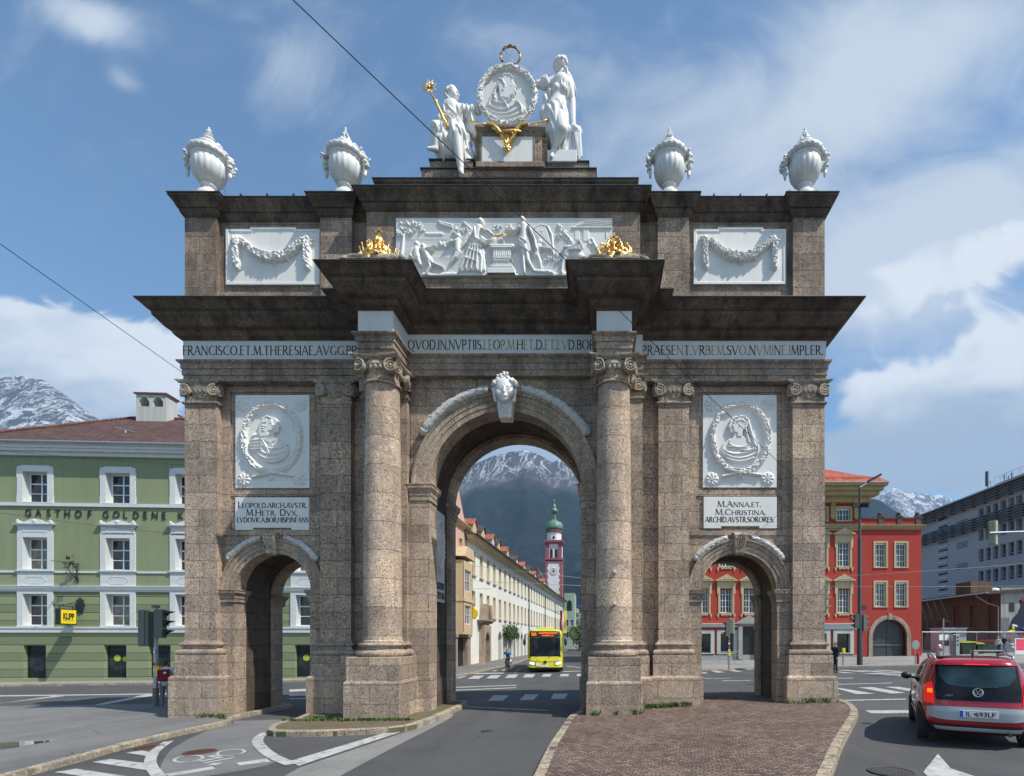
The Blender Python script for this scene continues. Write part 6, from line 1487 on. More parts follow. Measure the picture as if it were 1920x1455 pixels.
def pedim(w, h):
    m = MB(); b = w/2+.42; m.box(-w/2-.25, w/2+.25, -.06, .01, h+.2, h+.62); cornice(m, -w/2-.25, w/2+.25, h+.62, .16, .20)
    n = 14; pts = [(-b+.1, h+.78)]+[(-b+.15+(2*b-.3)*i/n, h+.80+.27*max(0, math.sin(math.pi*i/n))**2.2+(.14 if i in (0, 1, n-1, n) else 0)) for i in range(n+1)]+[(b-.1, h+.78)]; pts.reverse(); m.prism(pts, -.10, .01)
    m.box(-w/2, w/2, -.075, .01, h+.30, h+.50); m.ball((0, -.10, h+.94), (.14, .04, .10), 10, 6)
    for s_ in (-1, 1): m.ball((s_*(b-.2), -.10, h+.92), (.09, .04, .12), 8, 5)
    cornice(m, -w/2-.3, w/2+.3, -.20, .12, .12); m.box(-w/2-.3, w/2+.3, -.04, .01, -.98, -.20)
    m.path([(-.62, -.045, -.62), (-.38, -.045, -.42), (.38, -.045, -.42), (.62, -.045, -.62), (.38, -.045, -.82), (-.38, -.045, -.82)], .014, 5, True); return m
rn = random.Random(12)
for ci, px in enumerate(cols_):
    x = GB.s_(px)
    for k, (z0, z1) in enumerate(zr):
        h_ = z1-z0; mid = [h_*.64, h_*.32]
        gd = (ci*3+k*5) % 4 == 1; window(GB, ('g', k, gd), x, z0, 1.36, h_, .30, .06, .42, 2, 3, mid, 'trim', ('ear_moulding', lambda h_=h_: ear(1.36, h_), 'trim') if k == 0 else ('pediment', lambda h_=h_: pedim(1.36, h_), 'trim') if k == 1 else None, 'glass_dim' if gd else 'glass')
for i, px in enumerate((65, 216, 299, 440, 573)):
    x = GB.s_(px); h_ = shop[1]-shop[0]
    o = window(GB, 'gs', x, shop[0], 1.24, h_, 0, 0, .30, 1, 2, [h_*.86], frame='black')
    if i in (1, 4):
        for k, (dx, dz, r_) in enumerate(((-.08, 1.15, .20), (.35, 1.10, .16))): part('window_sticker', MB().tube((dx, .012, dz), (dx, .026, dz), r_, r_*.8, 9), S['binlid'], o, world=False)
# lettering
m1 = {}
for ch, px, py in (('G', 54, 964), ('A', 73, 964.5), ('S', 92, 965), ('T', 109, 965.5), ('H', 127, 966), ('O', 148, 966.5), ('F', 169, 967), ('G', 199, 968), ('O', 219, 968), ('L', 236, 968.5), ('D', 256, 969), ('E', 273, 969), ('N', 291, 969.5), ('E', 308, 970), ('K', 340, 970), ('R', 358, 970), ('O', 376, 970), ('N', 394, 970), ('E', 412, 970)):
    GB.part('letter', text_at(ch, .5, (GB.s_(px), -.035, GB.zz(px, py-3)), .018, bold=.0, h=.42), 'iron')
# roof with hips
zr0 = zt+.52; e = .6; rd = 6.8; rz_ = GB.zz(0, 0)*0+ (EYE+(VY-789)/F*38.2+.95)
m1 = MB(); m1.add([(-e, -e, zr0), (x1+e, -e, zr0), (x1+e, 13.6, zr0), (-e, 13.6, zr0), (4.2, rd, rz_), (x1+e, rd, rz_)], [(0, 1, 5, 4), (1, 2, 5), (2, 3, 4, 5), (3, 0, 4)])
m_, nt, b = newmat('fishscale_brown_tiles'); t = NT(nt); v = t.co(); br = t.n('ShaderNodeTexBrick'); t.L.new(t.mapg(v, (1, 1, 1)), br.inputs['Vector']); br.inputs['Scale'].default_value = 1
br.inputs['Brick Width'].default_value = .26; br.inputs['Row Height'].default_value = .30; br.inputs['Mortar Size'].default_value = .03; br.inputs['Color1'].default_value = (.065, .030, .024, 1); br.inputs['Color2'].default_value = (.145, .068, .050, 1); br.inputs['Mortar'].default_value = (.04, .02, .018, 1)
c = t.mix(1.0, br.outputs['Color'], t.ramp(t.noise(v, .7, 5, .65), [(.3, .75), (.7, 1.25)]), 'MULTIPLY'); t.L.new(c, b.inputs['Base Color']); b.inputs['Roughness'].default_value = .8; t.bump(t.math('SUBTRACT', 1, br.outputs['Fac']), .8, .04, b); S['fish'] = m_
rf = GB.part('roof', m1, 'fish')
m1 = MB().path([(-e, -e, zr0+.03), (x1+e, -e, zr0+.03)], .09, 8); GB.part('gutter', m1, 'metal', rf)
m1 = MB().path([(-e, -e, zr0+.06), (4.2, rd, rz_+.04), (x1+e, rd, rz_+.04)], .11, 7); GB.part('ridge_tiles', m1, 'tile', rf)
def lp(px, py, Y): w = P(px, py, Y); M = ROOTM[GB.t.name].inverted(); return M @ w
a = lp(255, 790, 37.0); b_ = lp(309, 737, 37.0); m1 = MB(); W_ = b_.x-a.x
m1.box(a.x, b_.x, a.y, a.y+1.1, a.z-1.2, a.z+1.05)
for k in range(3): m1.box(a.x+W_*(0, .44, .9)[k], a.x+W_*(.1, .56, 1.0)[k], a.y, a.y+1.1, a.z+1.05, a.z+1.75)
for c0, c1 in ((.1, .44), (.56, .9)):
    pts = [(a.x+W_*(c0+(c1-c0)*i/8), a.z+1.40+.33*math.sin(math.pi*i/8)) for i in range(9)]
    for p0, p1 in zip(pts[:-1], pts[1:]): m1.add([(p0[0], a.y, p0[1]), (p1[0], a.y, p1[1]), (p1[0], a.y, a.z+1.8), (p0[0], a.y, a.z+1.8), (p0[0], a.y+1.1, p0[1]), (p1[0], a.y+1.1, p1[1]), (p1[0], a.y+1.1, a.z+1.8), (p0[0], a.y+1.1, a.z+1.8)], [(0, 1, 2, 3), (4, 7, 6, 5), (0, 4, 5, 1), (3, 2, 6, 7)])
m1.box(a.x, b_.x, a.y, a.y+1.1, a.z+1.8, a.z+1.9); ch = GB.part('chimney', m1, 'palegrey', rf)
GB.part('chimney_cap', MB().box(a.x-.1, b_.x+.1, a.y-.1, a.y+1.2, a.z+1.9, a.z+2.0), 'tile', ch)
a = lp(309, 788, 39.5); GB.part('chimney', MB().box(a.x, a.x+.7, a.y, a.y+.7, a.z-1, a.z+.6).prism([(a.x-.1, a.z+.6), (a.x+.8, a.z+.6), (a.x+.35, a.z+.95)], a.y-.1, a.y+.8), 'palegrey', rf)
a = lp(235.5, 834, 33.5); GB.part('vent_pipe', MB().tube((a.x, a.y, a.z-.3), (a.x, a.y, a.z+.9), .07, n=12).bar((a.x-.65, a.y+.1, a.z+1.15), (a.x+.8, a.y-.1, a.z+.75), .05), 'metal', rf)
a = lp(266, 831, 33.4); GB.part('skylight', MB().add([(a.x-.45, a.y-.3, a.z-.05), (a.x+.45, a.y-.3, a.z-.05), (a.x+.6, a.y+.7, a.z+.55), (a.x-.3, a.y+.7, a.z+.55), (a.x-.45, a.y-.3, a.z+.1), (a.x+.45, a.y-.3, a.z+.1), (a.x+.6, a.y+.7, a.z+.7), (a.x-.3, a.y+.7, a.z+.7)], [(0, 1, 5, 4), (1, 2, 6, 5), (2, 3, 7, 6), (3, 0, 4, 7), (4, 5, 6, 7)]), 'metal', rf)
# neighbouring house, only its chimney and roof edge show
nb = P(-60, 0, 42); N2 = Fac('house', 'house at the left edge showing only its red-capped chimney', nb.x-6, 42, -1, 0)
N2.part('wall', MB().box(0, 8, 0, 10, 0, 12), 'palegrey'); r2 = N2.part('roof', MB().prism([(-.5, 12), (8.5, 12), (4, 15.2)], -.5, 10.5), 'tile')
a = P(3, 830, 42); N2.part('chimney', MB().box(a.x-nb.x+6-.5, a.x-nb.x+6+.2, 1, 2, 12, a.z+1.6).prism([(a.x-nb.x+5.3, a.z+1.6), (a.x-nb.x+6.45, a.z+1.6), (a.x-nb.x+5.9, a.z+1.9)], .9, 2.1), 'palegrey', r2)
# --- signs on the guesthouse
XS = -30.5; Ywl = GB.y+GB.s_(141)*GB.d[1]
KS = thing('shop_sign', 'yellow and black box sign reading KLIPP projecting from the green guesthouse', 'sign', (XS, Ywl-.35, 2.55))
y0, y1 = Ywl-1.28, Ywl-.32
part('sign_box', MB().box(XS-.14, XS+.14, y0, y1, 2.57, 3.47), S['black'], KS, bev=.015)
part('sign_face', MB().box(XS+.141, XS+.150, y0+.05, y1-.05, 2.63, 3.41), S['yellow'], KS)
tx = text_at('KLIPP', .5, (0, 0, 0), .004, bold=.02, w=.62, h=.36).tf(Matrix.Translation(Vector((XS+.154, (y0+y1)/2, 3.04))) @ Matrix.Rotation(R(90), 4, 'Z')); part('sign_lettering', tx, S['black'], KS)
part('sign_line', MB().box(XS+.15, XS+.155, y0+.18, y1-.18, 2.78, 2.80), S['black'], KS)
m1 = MB().bar((XS, Ywl, 3.62), (XS, y0, 3.62), .04); m1.bar((XS, Ywl, 3.95), (XS, y0+.2, 3.64), .03); m1.path([(XS, Ywl-.1, 3.65), (XS, Ywl-.22, 3.78), (XS, Ywl-.1, 3.86), (XS, Ywl-.03, 3.76)], .018, 6)
for yy in (y0+.1, y1-.1): m1.bar((XS, yy, 3.47), (XS, yy, 3.64), .03)
part('bracket', m1, S['iron'], KS)
pts = []
for i in range(16): a = 2*math.pi*i/16; r_ = .42 if i % 2 == 0 else .33; pts.append((XS+.05+r_*math.cos(a)*.7, 3.72+r_*math.sin(a)*1.15))
part('star_plate', MB().prism(pts, Ywl-.06, Ywl-.03), S['iron'], KS)
m1 = MB(); XW = P(143, 0, 31).x; Yw = GB.y+GB.s_(140)*GB.d[1]; zc = P(0, 1072, 31).z
WI = thing('wrought_iron_bracket', 'ornate wrought iron sign bracket on the green wall between two windows', 'bracket', (XW, Yw, zc))
m1.bar((XW, Yw, zc+.45), (XW, Yw-1.5, zc+.45), .035); m1.bar((XW, Yw, zc-.55), (XW, Yw-.9, zc+.42), .03); m1.path([(XW, Yw, zc-.6), (XW, Yw-.1, zc-.2), (XW, Yw, zc+.5)], .04, 6)
r_ = random.Random(4)
for k in range(26): a = r_.uniform(0, 6.28); c0 = (XW+r_.gauss(0, .10), Yw-.55+r_.gauss(0, .2), zc+.38+r_.gauss(0, .18)); m1.path([c0, (c0[0]+.1*math.cos(a), c0[1]+.08, c0[2]+.12*math.sin(a)), (c0[0]+.14*math.cos(a+1), c0[1], c0[2]+.12*math.sin(a+1))], .018, 5)
m1.ball((XW, Yw-.6, zc+.75), (.10, .10, .12), 8, 6); part('ironwork', m1, S['iron'], WI, smooth='all')
# --- red palace
RX = P(1234, 0, 50).x; RB = Fac('red_palace', 'tall brick-red baroque palace with ochre pedimented windows, right behind the arch', RX, 50, -.15, 0)
xr = P(1612, 0, 50).x-RX; Z = lambda py: EYE+(VY-py)*.05+.15
colr = [1582-44.1*k for k in range(8)]; holes = []
for px in colr:
    x = RB.s_(px); holes += [(x-.6, x+.6, Z(976), Z(953)), (x-.57, x+.57, Z(1062), Z(1015)), (x-.57, x+.57, Z(1149), Z(1105))]
shopx = [RB.s_(1581), RB.s_(1537), RB.s_(1493), RB.s_(1449), RB.s_(1363), RB.s_(1320), RB.s_(1276)]
for x in shopx: holes.append((x-.62, x+.62, Z(1224), Z(1188)))
m1 = MB(); hwall(m1, 0, xr, -.3, Z(930), holes, .3); shell(m1, 0, xr, 16, -.3, Z(930)); RB.part('wall', m1, 'red')
m1 = MB(); cornice(m1, 0, xr, Z(944), 1.45, 1.75); RB.part('eaves_cornice', m1, 'ochre'); zc = Z(944)+1.45
m1 = MB().box(-1.85, xr+1.85, -1.85, 17, zc, zc+.08); RB.part('gutter', m1, 'metal')
m1 = MB(); 
lv = [(1.8, 0), (1.3, .45), (-.3, 1.25), (-2.6, 2.6), (-5, 4.6)]; vs = []
for o_, dz in lv: vs += [(-o_, -o_, zc+.1+dz), (xr+o_, -o_, zc+.1+dz), (xr+o_, 16+o_, zc+.1+dz), (-o_, 16+o_, zc+.1+dz)]
m1.add(vs, [(k*4+i, k*4+(i+1) % 4, k*4+4+(i+1) % 4, k*4+4+i) for k in range(4) for i in range(4)]+[(16, 17, 18, 19)]); rf = RB.part('roof', m1, 'tile_red')
m1 = MB()
for k in range(26): m1.bar((k*.8-1, -1.4, zc+.3), (k*.8-1, -1.4, zc+.62), .04)
m1.bar((-1.5, -1.4, zc+.6), (xr+1.2, -1.4, zc+.6), .04); m1.bar((-1.5, -1.4, zc+.45), (xr+1.2, -1.4, zc+.45), .04); RB.part('snow_guard', m1, 'tile_red', rf)
m1 = MB(); cornice(m1, 0, xr, Z(995), .6, .28); RB.part('string_course', m1, 'ochre')
def console():
    m = MB(); m.box(-.25, .25, -.55, 0, 1.75, 2.0); m.box(-.19, .19, -.42, 0, 1.2, 1.75); m.box(-.19, .19, -.28, 0, .3, 1.2); m.box(-.24, .24, -.34, 0, .05, .3); m.ball((0, -.2, .0), (.2, .14, .14), 10, 6); return m
for k in range(9): x = RB.s_(1604-44.1*k); inst('console', 'cons', console, S['ochre'], RB.t, (x, 0, Z(972)))
def redped(w, h):
    m = MB(); b = w/2+.45; m.box(-w/2-.18, w/2+.18, -.05, .01, h+.18, h+.72); cornice(m, -w/2-.25, w/2+.25, h+.62, .14, .16)
    m.prism([(b, h+.76), (0, h+1.30), (-b, h+.76), (-b, h+.68), (b, h+.68)], -.28, .01); m.prism([(b-.35, h+.80), (0, h+1.12), (-b+.35, h+.80)][::1], -.30, -.27)
    for s_ in (-1, 1): m.box(s_*(w/2+.18)-.10, s_*(w/2+.18)+.10, -.09, .01, h-.55, h+.62); m.prism([(s_*(w/2+.2)-.12, -.1), (s_*(w/2+.2)+.12, -.1), (s_*(w/2+.2), -.52)], -.08, .01)
    for k in range(-2, 3): m.ball((k*.2, -.05, -.2+.03*(k % 2)), (.12, .05, .10), 8, 5)
    return m
def blind(w, h): return MB().box(-w/2+.02, w/2-.02, .12, .16, h-.16, h-.02)
for px in colr:
    x = RB.s_(px)
    window(RB, 'ra', x, Z(976), 1.2, Z(953)-Z(976), .18, .05, .28, 4, 2, None, 'ochre_pale', ('blind', lambda: blind(1.2, Z(953)-Z(976)), 'wframe'))
    for za, zb_ in ((1062, 1015), (1149, 1105)):
        h_ = 2.3; window(RB, 'rb', x, Z(za), 1.14, h_, .18, .06, .28, 4, 4, None, 'ochre_pale', ('pediment', lambda: redped(1.14, 2.3), 'ochre_pale'), 'glass')
for x in shopx:
    h_ = Z(1188)-Z(1224); window(RB, 'rs', x, Z(1224), 1.24, h_, .34, .12, .3, 1, 1, None, 'palegrey', None, 'glass', 'metal_dark')
m1 = MB(); cornice(m1, RB.s_(1413), RB.s_(1606), Z(1176), .36, .35, False); m1.box(RB.s_(1413), RB.s_(1606), -.06, .01, Z(1180), Z(1176)); cornice(m1, 0, RB.s_(1383), Z(1176), .36, .35, False); RB.part('shop_cornice', m1, 'trim')
m1 = MB().box(0, xr, -.08, .02, -.3, .42); RB.part('plinth', m1, 'concrete')
x = RB.s_(1403); m1 = MB().box(x-1.0, x-.62, -.35, .02, 0, 3.1); m1.box(x+.62, x+1.0, -.35, .02, 0, 3.1); cornice(m1, x-1.1, x+1.1, 3.1, .22, .35); m1.prism([(x+1.3, 3.33), (x, 4.1), (x-1.3, 3.33)], -.45, .01)
po = RB.part('portal', m1, 'concrete'); RB.part('door', MB().box(x-.62, x+.62, -.05, .0, 0, 3.0), 'black', po)
# lower wing with the gate
LX = P(1612, 0, 50).x; LB = Fac('red_gate_wing', 'lower red wing with four plain ochre-framed windows and a round-arched gate', LX, 50.02, -.15, 0); xl = P(1728, 0, 50).x-LX
holes = []
for px in (1651, 1689.5):
    x = LB.s_(px); holes += [(x-.5, x+.5, Z(1063), Z(1018)), (x-.5, x+.5, Z(1137), Z(1092))]
gx = LB.s_(1668); zs = Z(1193); rg = 1.6
m1 = MB(); hwall(m1, 0, xl, zs+rg+.05, Z(985), [h for h in holes if h[2] > zs+rg], .3); aw(m1, 0, xl, zs+rg+.05, gx, rg, zs, 0, .3, -.3); shell(m1, 0, xl, 12, -.3, Z(985), .31)
m1.box(0, xl, .0, .3, Z(985), Z(973)); LB.part('wall', m1, 'red')
m1 = MB().box(-.05, xl+.12, -.1, .4, Z(973), Z(970))
for px in (1651, 1686, 1721): x = LB.s_(px); m1.box(x-.22, x+.22, -.08, .3, Z(985), Z(973)+.001); m1.box(x-.26, x+.26, -.14, .42, Z(970), Z(970)+.14); m1.ball((x, .1, Z(970)+.32), .2, 12, 8)
LB.part('parapet_cap', m1, 'tile_dark')
m1 = MB(); cornice(m1, 0, xl, Z(993), .42, .30); LB.part('string_course', m1, 'ochre')
for px in (1651, 1689.5):
    x = LB.s_(px)
    for za in (1063, 1137): window(LB, 'rl', x, Z(za), 1.0, 2.25, .17, .05, .3, 4, 4, None, 'ochre_pale', ('blind', lambda: blind(1.0, 2.25), 'wframe'))
m1 = MB(); ringarch(m1, gx, zs, [(rg, -.02), (rg, .08), (rg+.18, .10), (rg+.36, .08), (rg+.38, -.02)], 0.0, 30); m1.box(gx-rg-.38, gx-rg, -.08, .02, -.2, zs); m1.box(gx+rg, gx+rg+.38, -.08, .02, -.2, zs); m1.box(gx-.16, gx+.16, -.14, .02, zs+rg-.05, zs+rg+.55)
for s_ in (-1, 1): m1.box(gx+s_*(rg+.19)-.32, gx+s_*(rg+.19)+.32, -.22, .02, -.3, .28)
ga = LB.part('gate_surround', m1, 'stone_arch')
m1 = MB().box(gx-rg, gx+rg, .5, .56, -.2, zs+rg+.1); m1.box(gx-.03, gx+.03, .46, .52, 0, zs+rg); LB.part('gate', m1, 'metal_dark'); LB.part('gate_rail', MB().box(gx-rg, gx+rg, .42, .46, 1.32, 1.36), 'metal', ga)
# --- grey office block, its long side runs back along X = 53.7
OB = Fac('office_building', 'long grey office block with louvre bands and rooftop aerials, far right', 53.7, 93.0, -.2, -90)
holes = []; cy = [75.7, 74.3, 72.9, 71.5, 70.1, 68.75, 67.4, 66.0, 64.6, 63.2]; rws = [(18.9, 20.3), (15.7, 17.25), (12.7, 14.5), (9.6, 11.4), (6.4, 8.2)]
for y in cy: 
    for a, b_ in rws: holes.append((93-y-.5, 93-y+.5, a+.2, b_+.2))
lw = [(93-91.6-.5, 93-91.6+.3, a+.2, b_+.2) for a, b_ in rws]; holes += lw
m1 = MB(); hwall(m1, 0, 33, 0, 22.4, holes, .3); shell(m1, 0, 33, 16, 0, 22.4); OB.part('wall', m1, 'greywall')
rn = random.Random(77)
for y in cy:
    for a, b_ in rws:
        h_ = b_-a; k = rn.random() < .35
        window(OB, ('o', round(h_, 2), k), 93-y, a+.2, 1.0, h_, 0, 0, .3, 1, 2, [h_*.22], 'trim', None, 'glass_dim' if k else 'greyglass', 'greywall')
for a, b_ in rws: window(OB, ('ol', round(b_-a, 2)), 93-91.6-.1, a+.2, .8, b_-a, 0, 0, .3, 1, 2, None, 'trim', None, 'greyglass', 'louvre')
for base in (21.0, 17.6):
    m1 = MB()
    for k in range(5): m1.box(-.5, 33.2, -.75, -.45, base+k*.36, base+k*.36+.15)
    for k in range(15): m1.box(k*2.3, k*2.3+.10, -.5, -.02, base-.1, base+1.7)
    OB.part('sun_louvres', m1, 'slate')
m1 = MB().box(-.6, 33.5, -1.0, 16.2, 22.42, 22.62); OB.part('roof', m1, 'metal')
m1 = MB()
for r0 in np.arange(1.5, 21.8, .62): m1.box(93-85.2, 93-83.0, -.03, .01, r0, r0+.34)
sw = OB.part('stair_glazing', m1, 'greyglass'); m1 = MB()
for r0 in np.arange(1.5, 21.8, 1.24): m1.box(93-85.2, 93-83.0, -.07, -.032, r0+.05, r0+.28)
OB.part('stair_louvres', m1, 'trim', sw)
for z_ in (18.9, 15.6, 12.4, 9.2, 6.2):
    m1 = MB()
    for k in range(3): m1.box(93-80.9, 93-78.5, -.02, .01, z_+k*.32, z_+k*.32+.13)
    OB.part('vent_slots', m1, 'black')
m1 = MB().box(93-77, 93-69, 3, 10, 22.62, 24.3); ob = OB.part('roof_plant', m1, 'greywall')
m1 = MB().box(93-77.2, 93-71, 2.9, 2.94, 25.2, 25.24)
for k in range(6): m1.box(93-77.2+k*1.2, 93-77.2+k*1.2+.05, 2.9, 2.95, 24.3, 25.22)
OB.part('railing', m1, 'metal', ob)
for (px, y0_, y1_, w_, pl) in ((1852, 884, 932, .12, 1), (1857.5, 901, 930, .05, 0), (1883, 890, 912, .12, 0), (1891, 892, 912, .1, 0), (1897, 886, 905, .14, 0)):
    Yq = 57.5/((px-VX)/F); zt_ = EYE+(VY-y0_)*Yq/F+.2; m1 = MB().tube((93-Yq, 3.8, 24.0), (93-Yq, 3.8, zt_), w_/2, n=8)
    if pl: m1.box(93-Yq-.18, 93-Yq+.18, 3.55, 3.8, zt_-2.2, zt_)
    else: m1.bar((93-Yq, 3.8, zt_-.3), (93-Yq-.4, 3.8, zt_-.1), .06)
    OB.part('aerial', m1, 'metal_dark', ob)
# --- brown shed with the mural wall
SB = Fac('shed', 'low brown run-down shed with slanted struts and a painted mural wall', 41, 69.2, -.1, -90)
L_ = 69.2-55; m1 = MB(); hwall(m1, 0, L_, 0, 6.6, [(L_-4.6, L_-3.2, 3.2, 5.6), (L_-7.4, L_-5.9, 3.2, 5.6), (L_-1.7, L_-.4, 2.0, 6.3)], .2); m1.box(0, L_, .25, .4, 0, 6.6); m1.box(L_-.02, L_-.001, 0, 14, 0, 6.9); SB.part('side_wall', m1, 'brown')
part('front_wall', MB().box(41.0, 58, 54.9, 55.1, -.2, 7.05), S['shedwall'], SB.t)
m1 = MB(); m1.add([(-.3, -1.6, 6.45), (L_+.5, -1.6, 6.45), (L_+.5, 16, 7.6), (-.3, 16, 7.6), (-.3, -1.6, 6.75), (L_+.5, -1.6, 6.75), (L_+.5, 16, 7.9), (-.3, 16, 7.9)], [(0, 3, 2, 1), (4, 5, 6, 7), (0, 1, 5, 4), (1, 2, 6, 5), (2, 3, 7, 6), (3, 0, 4, 7)])
rf = SB.part('roof', m1, 'tile_dark'); m1 = MB().path([(-.3, -1.68, 6.5), (L_+.5, -1.68, 6.6)], .09, 8); m1.path([(L_-1.2, -1.68, 6.4), (L_-.6, -.9, 5.6), (L_-.05, -.15, 5.2), (L_-.05, -.15, 0)], .06, 8); SB.part('gutter', m1, 'metal', rf)
m1 = MB().box(L_-9.2, L_-6.6, 1.5, 4, 7.0, 8.5); SB.part('roof_box', m1, 'brown', rf)
for px in (1817, 1833.5, 1849, 1864.5):
    c_ = P(px, 1102, 63); m1 = MB().ball((c_.x, 63, c_.z-.45), (.52, .52, .45), 16, 10); m1.lathe([(.56, -.5), (.56, -.15)], (c_.x, 63, c_.z), 16); part('dome_skylight', m1, S['plate'], rf, smooth='all')
for k in range(5): SB.part('strut', MB().bar((1.5+k*1.35, -1.5, 6.35), (.6+k*1.35, -.05, 4.2), .09), 'metal')
m1 = MB()
for k in range(4): m1.box(.6+k*1.5, 1.5+k*1.5, -.03, .0, 2.2, 4.0)
SB.part('dark_panels', m1, 'black')
MU = lambda px, py: P(px, py, 54.88)
def flat(name, pts, mat, dy=0.0, n=1): 
    w_ = [(MU(*p).x, MU(*p).z) for p in pts]; return part(name, MB().prism(w_, 54.885-dy, 54.895-dy+.01), S[mat], SB.t)
flat('mural', [(1878, 1225), (1878, 1158), (1893, 1158), (1893, 1185), (1925, 1185), (1925, 1225)], 'clothgrey', 0)
flat('mural', [(1890, 1182), (1898, 1160), (1908, 1150), (1914, 1135), (1910, 1126), (1922, 1122), (1950, 1130), (1950, 1200), (1905, 1188), (1896, 1180)], 'clothnavy', .012)
flat('mural', [(1916, 1128), (1914, 1121), (1930, 1118), (1930, 1127)], 'tailred', .03)
flat('mural', [(1897, 1172), (1902, 1170), (1902, 1180), (1898, 1178)], 'yellow', .03)
rr_ = random.Random(8)
for k in range(16):
    x = rr_.uniform(1890, 1945); y = rr_.uniform(1172, 1215); a = rr_.uniform(0, 3); flat('mural', [(x+8*math.cos(a), y+4*math.sin(a)), (x+3*math.cos(a+2), y+3*math.sin(a+2)), (x+8*math.cos(a+3), y+4*math.sin(a+3)), (x+3*math.cos(a+5), y+3*math.sin(a+5))], ('plate', 'clothblue', 'yellow', 'tailred', 'trim')[k % 5], .03+.004*k)
flat('mural', [(1892, 1130), (1902, 1130), (1902, 1147), (1892, 1147)], 'black', .012)
# --- kiosk and white street building
KB = thing('kiosk', 'small grey booth standing before the brown shed', 'kiosk', (P(1790, 0, 56).x, 56, .1)); a, b_ = P(1767, 1227, 56), P(1812, 1179, 56)
ROOTM_ = None
part('booth_wall', MB().box(a.x, b_.x, 56, 58, a.z, b_.z), S['greywall'], KB); part('booth_roof', MB().box(a.x-.1, b_.x+.1, 55.9, 58.1, b_.z, b_.z+.12), S['metal'], KB)
part('door', MB().box(P(1782, 0, 56).x, P(1792, 0, 56).x, 55.96, 56.0, a.z, P(0, 1186, 56).z), S['black'], KB); part('window', MB().box(P(1770, 0, 56).x, P(1780, 0, 56).x, 55.96, 56.0, P(0, 1210, 56).z, P(0, 1186, 56).z), S['glass'], KB)
WB = Fac('arcaded_house', 'long cream-white arcaded house with a steep row of windows lining the street beyond the arch', -12.3, 49.0, -.75, 90-1.547)
def wz(Zw): return Zw+.75
n_ = 30; holes = []
for k in range(n_):
    x = 1.6+2.85*k; holes += [(x-.55, x+.55, wz(4.05), wz(6.3)), (x-.55, x+.55, wz(7.85), wz(10.0))]
m1 = MB(); hwall(m1, 0, 86, wz(3.35), wz(10.9), holes, .35)
for k in range(n_):
    x0 = 1.6+2.85*k-1.425; x0 = max(0, x0)
    if k < 4: m1.add([(x0, 0, 0), (1.6+2.85*k+1.425, 0, 0), (1.6+2.85*k+1.425, 0, wz(3.35)), (x0, 0, wz(3.35))], [(0, 1, 2, 3)])
    else: aw(m1, x0, 1.6+2.85*k+1.425, wz(3.35), 1.6+2.85*k, .95, wz(1.65), 0, .45, 0, 10)
m1.add([(0, .01, 0), (0, 13, 0), (0, 13, wz(10.9)), (0, .01, wz(10.9))], [(0, 1, 2, 3)]); m1.add([(86, 0, 0), (86, 13, 0), (86, 13, wz(10.9)), (86, 0, wz(10.9))], [(0, 1, 2, 3)])
WB.part('wall', m1, 'cream'); WB.part('arcade_back_wall', MB().box(12, 86, 2.6, 2.8, 0, wz(3.35)), 'creamy'); WB.part('arcade_floor', MB().box(12, 86, 0, 2.8, -.1, .05), 'concrete')
for k in range(n_):
    x = 1.6+2.85*k
    for za, zb_ in ((4.05, 6.3), (7.85, 10.0)):
        window(WB, ('wb', za), x, wz(za), 1.1, zb_-za, .10, .02, .35, 2, 3, None, 'creamy', ('sill', lambda: MB().box(-.7, .7, -.14, .01, -.16, -.02), 'concrete'), 'blindpane', 'creamy')
m1 = MB(); cornice(m1, 0, 86, wz(10.75), .5, .75); WB.part('eaves_cornice', m1, 'creamy')
m1 = MB(); m1.add([(-.9, -.9, wz(11.25)), (86.9, -.9, wz(11.25)), (86.9, 6.3, wz(15.5)), (-.9, 6.3, wz(15.5)), (-.9, 13.5, wz(11.25)), (86.9, 13.5, wz(11.25))], [(0, 1, 2, 3), (3, 2, 5, 4), (0, 3, 4), (1, 5, 2)]); rf = WB.part('roof', m1, 'tile_dark')
m1 = MB().path([(-.9, -.95, wz(11.27)), (86.9, -.95, wz(11.27))], .09, 6); WB.part('gutter', m1, 'metal_dark', rf)
rn = random.Random(5)
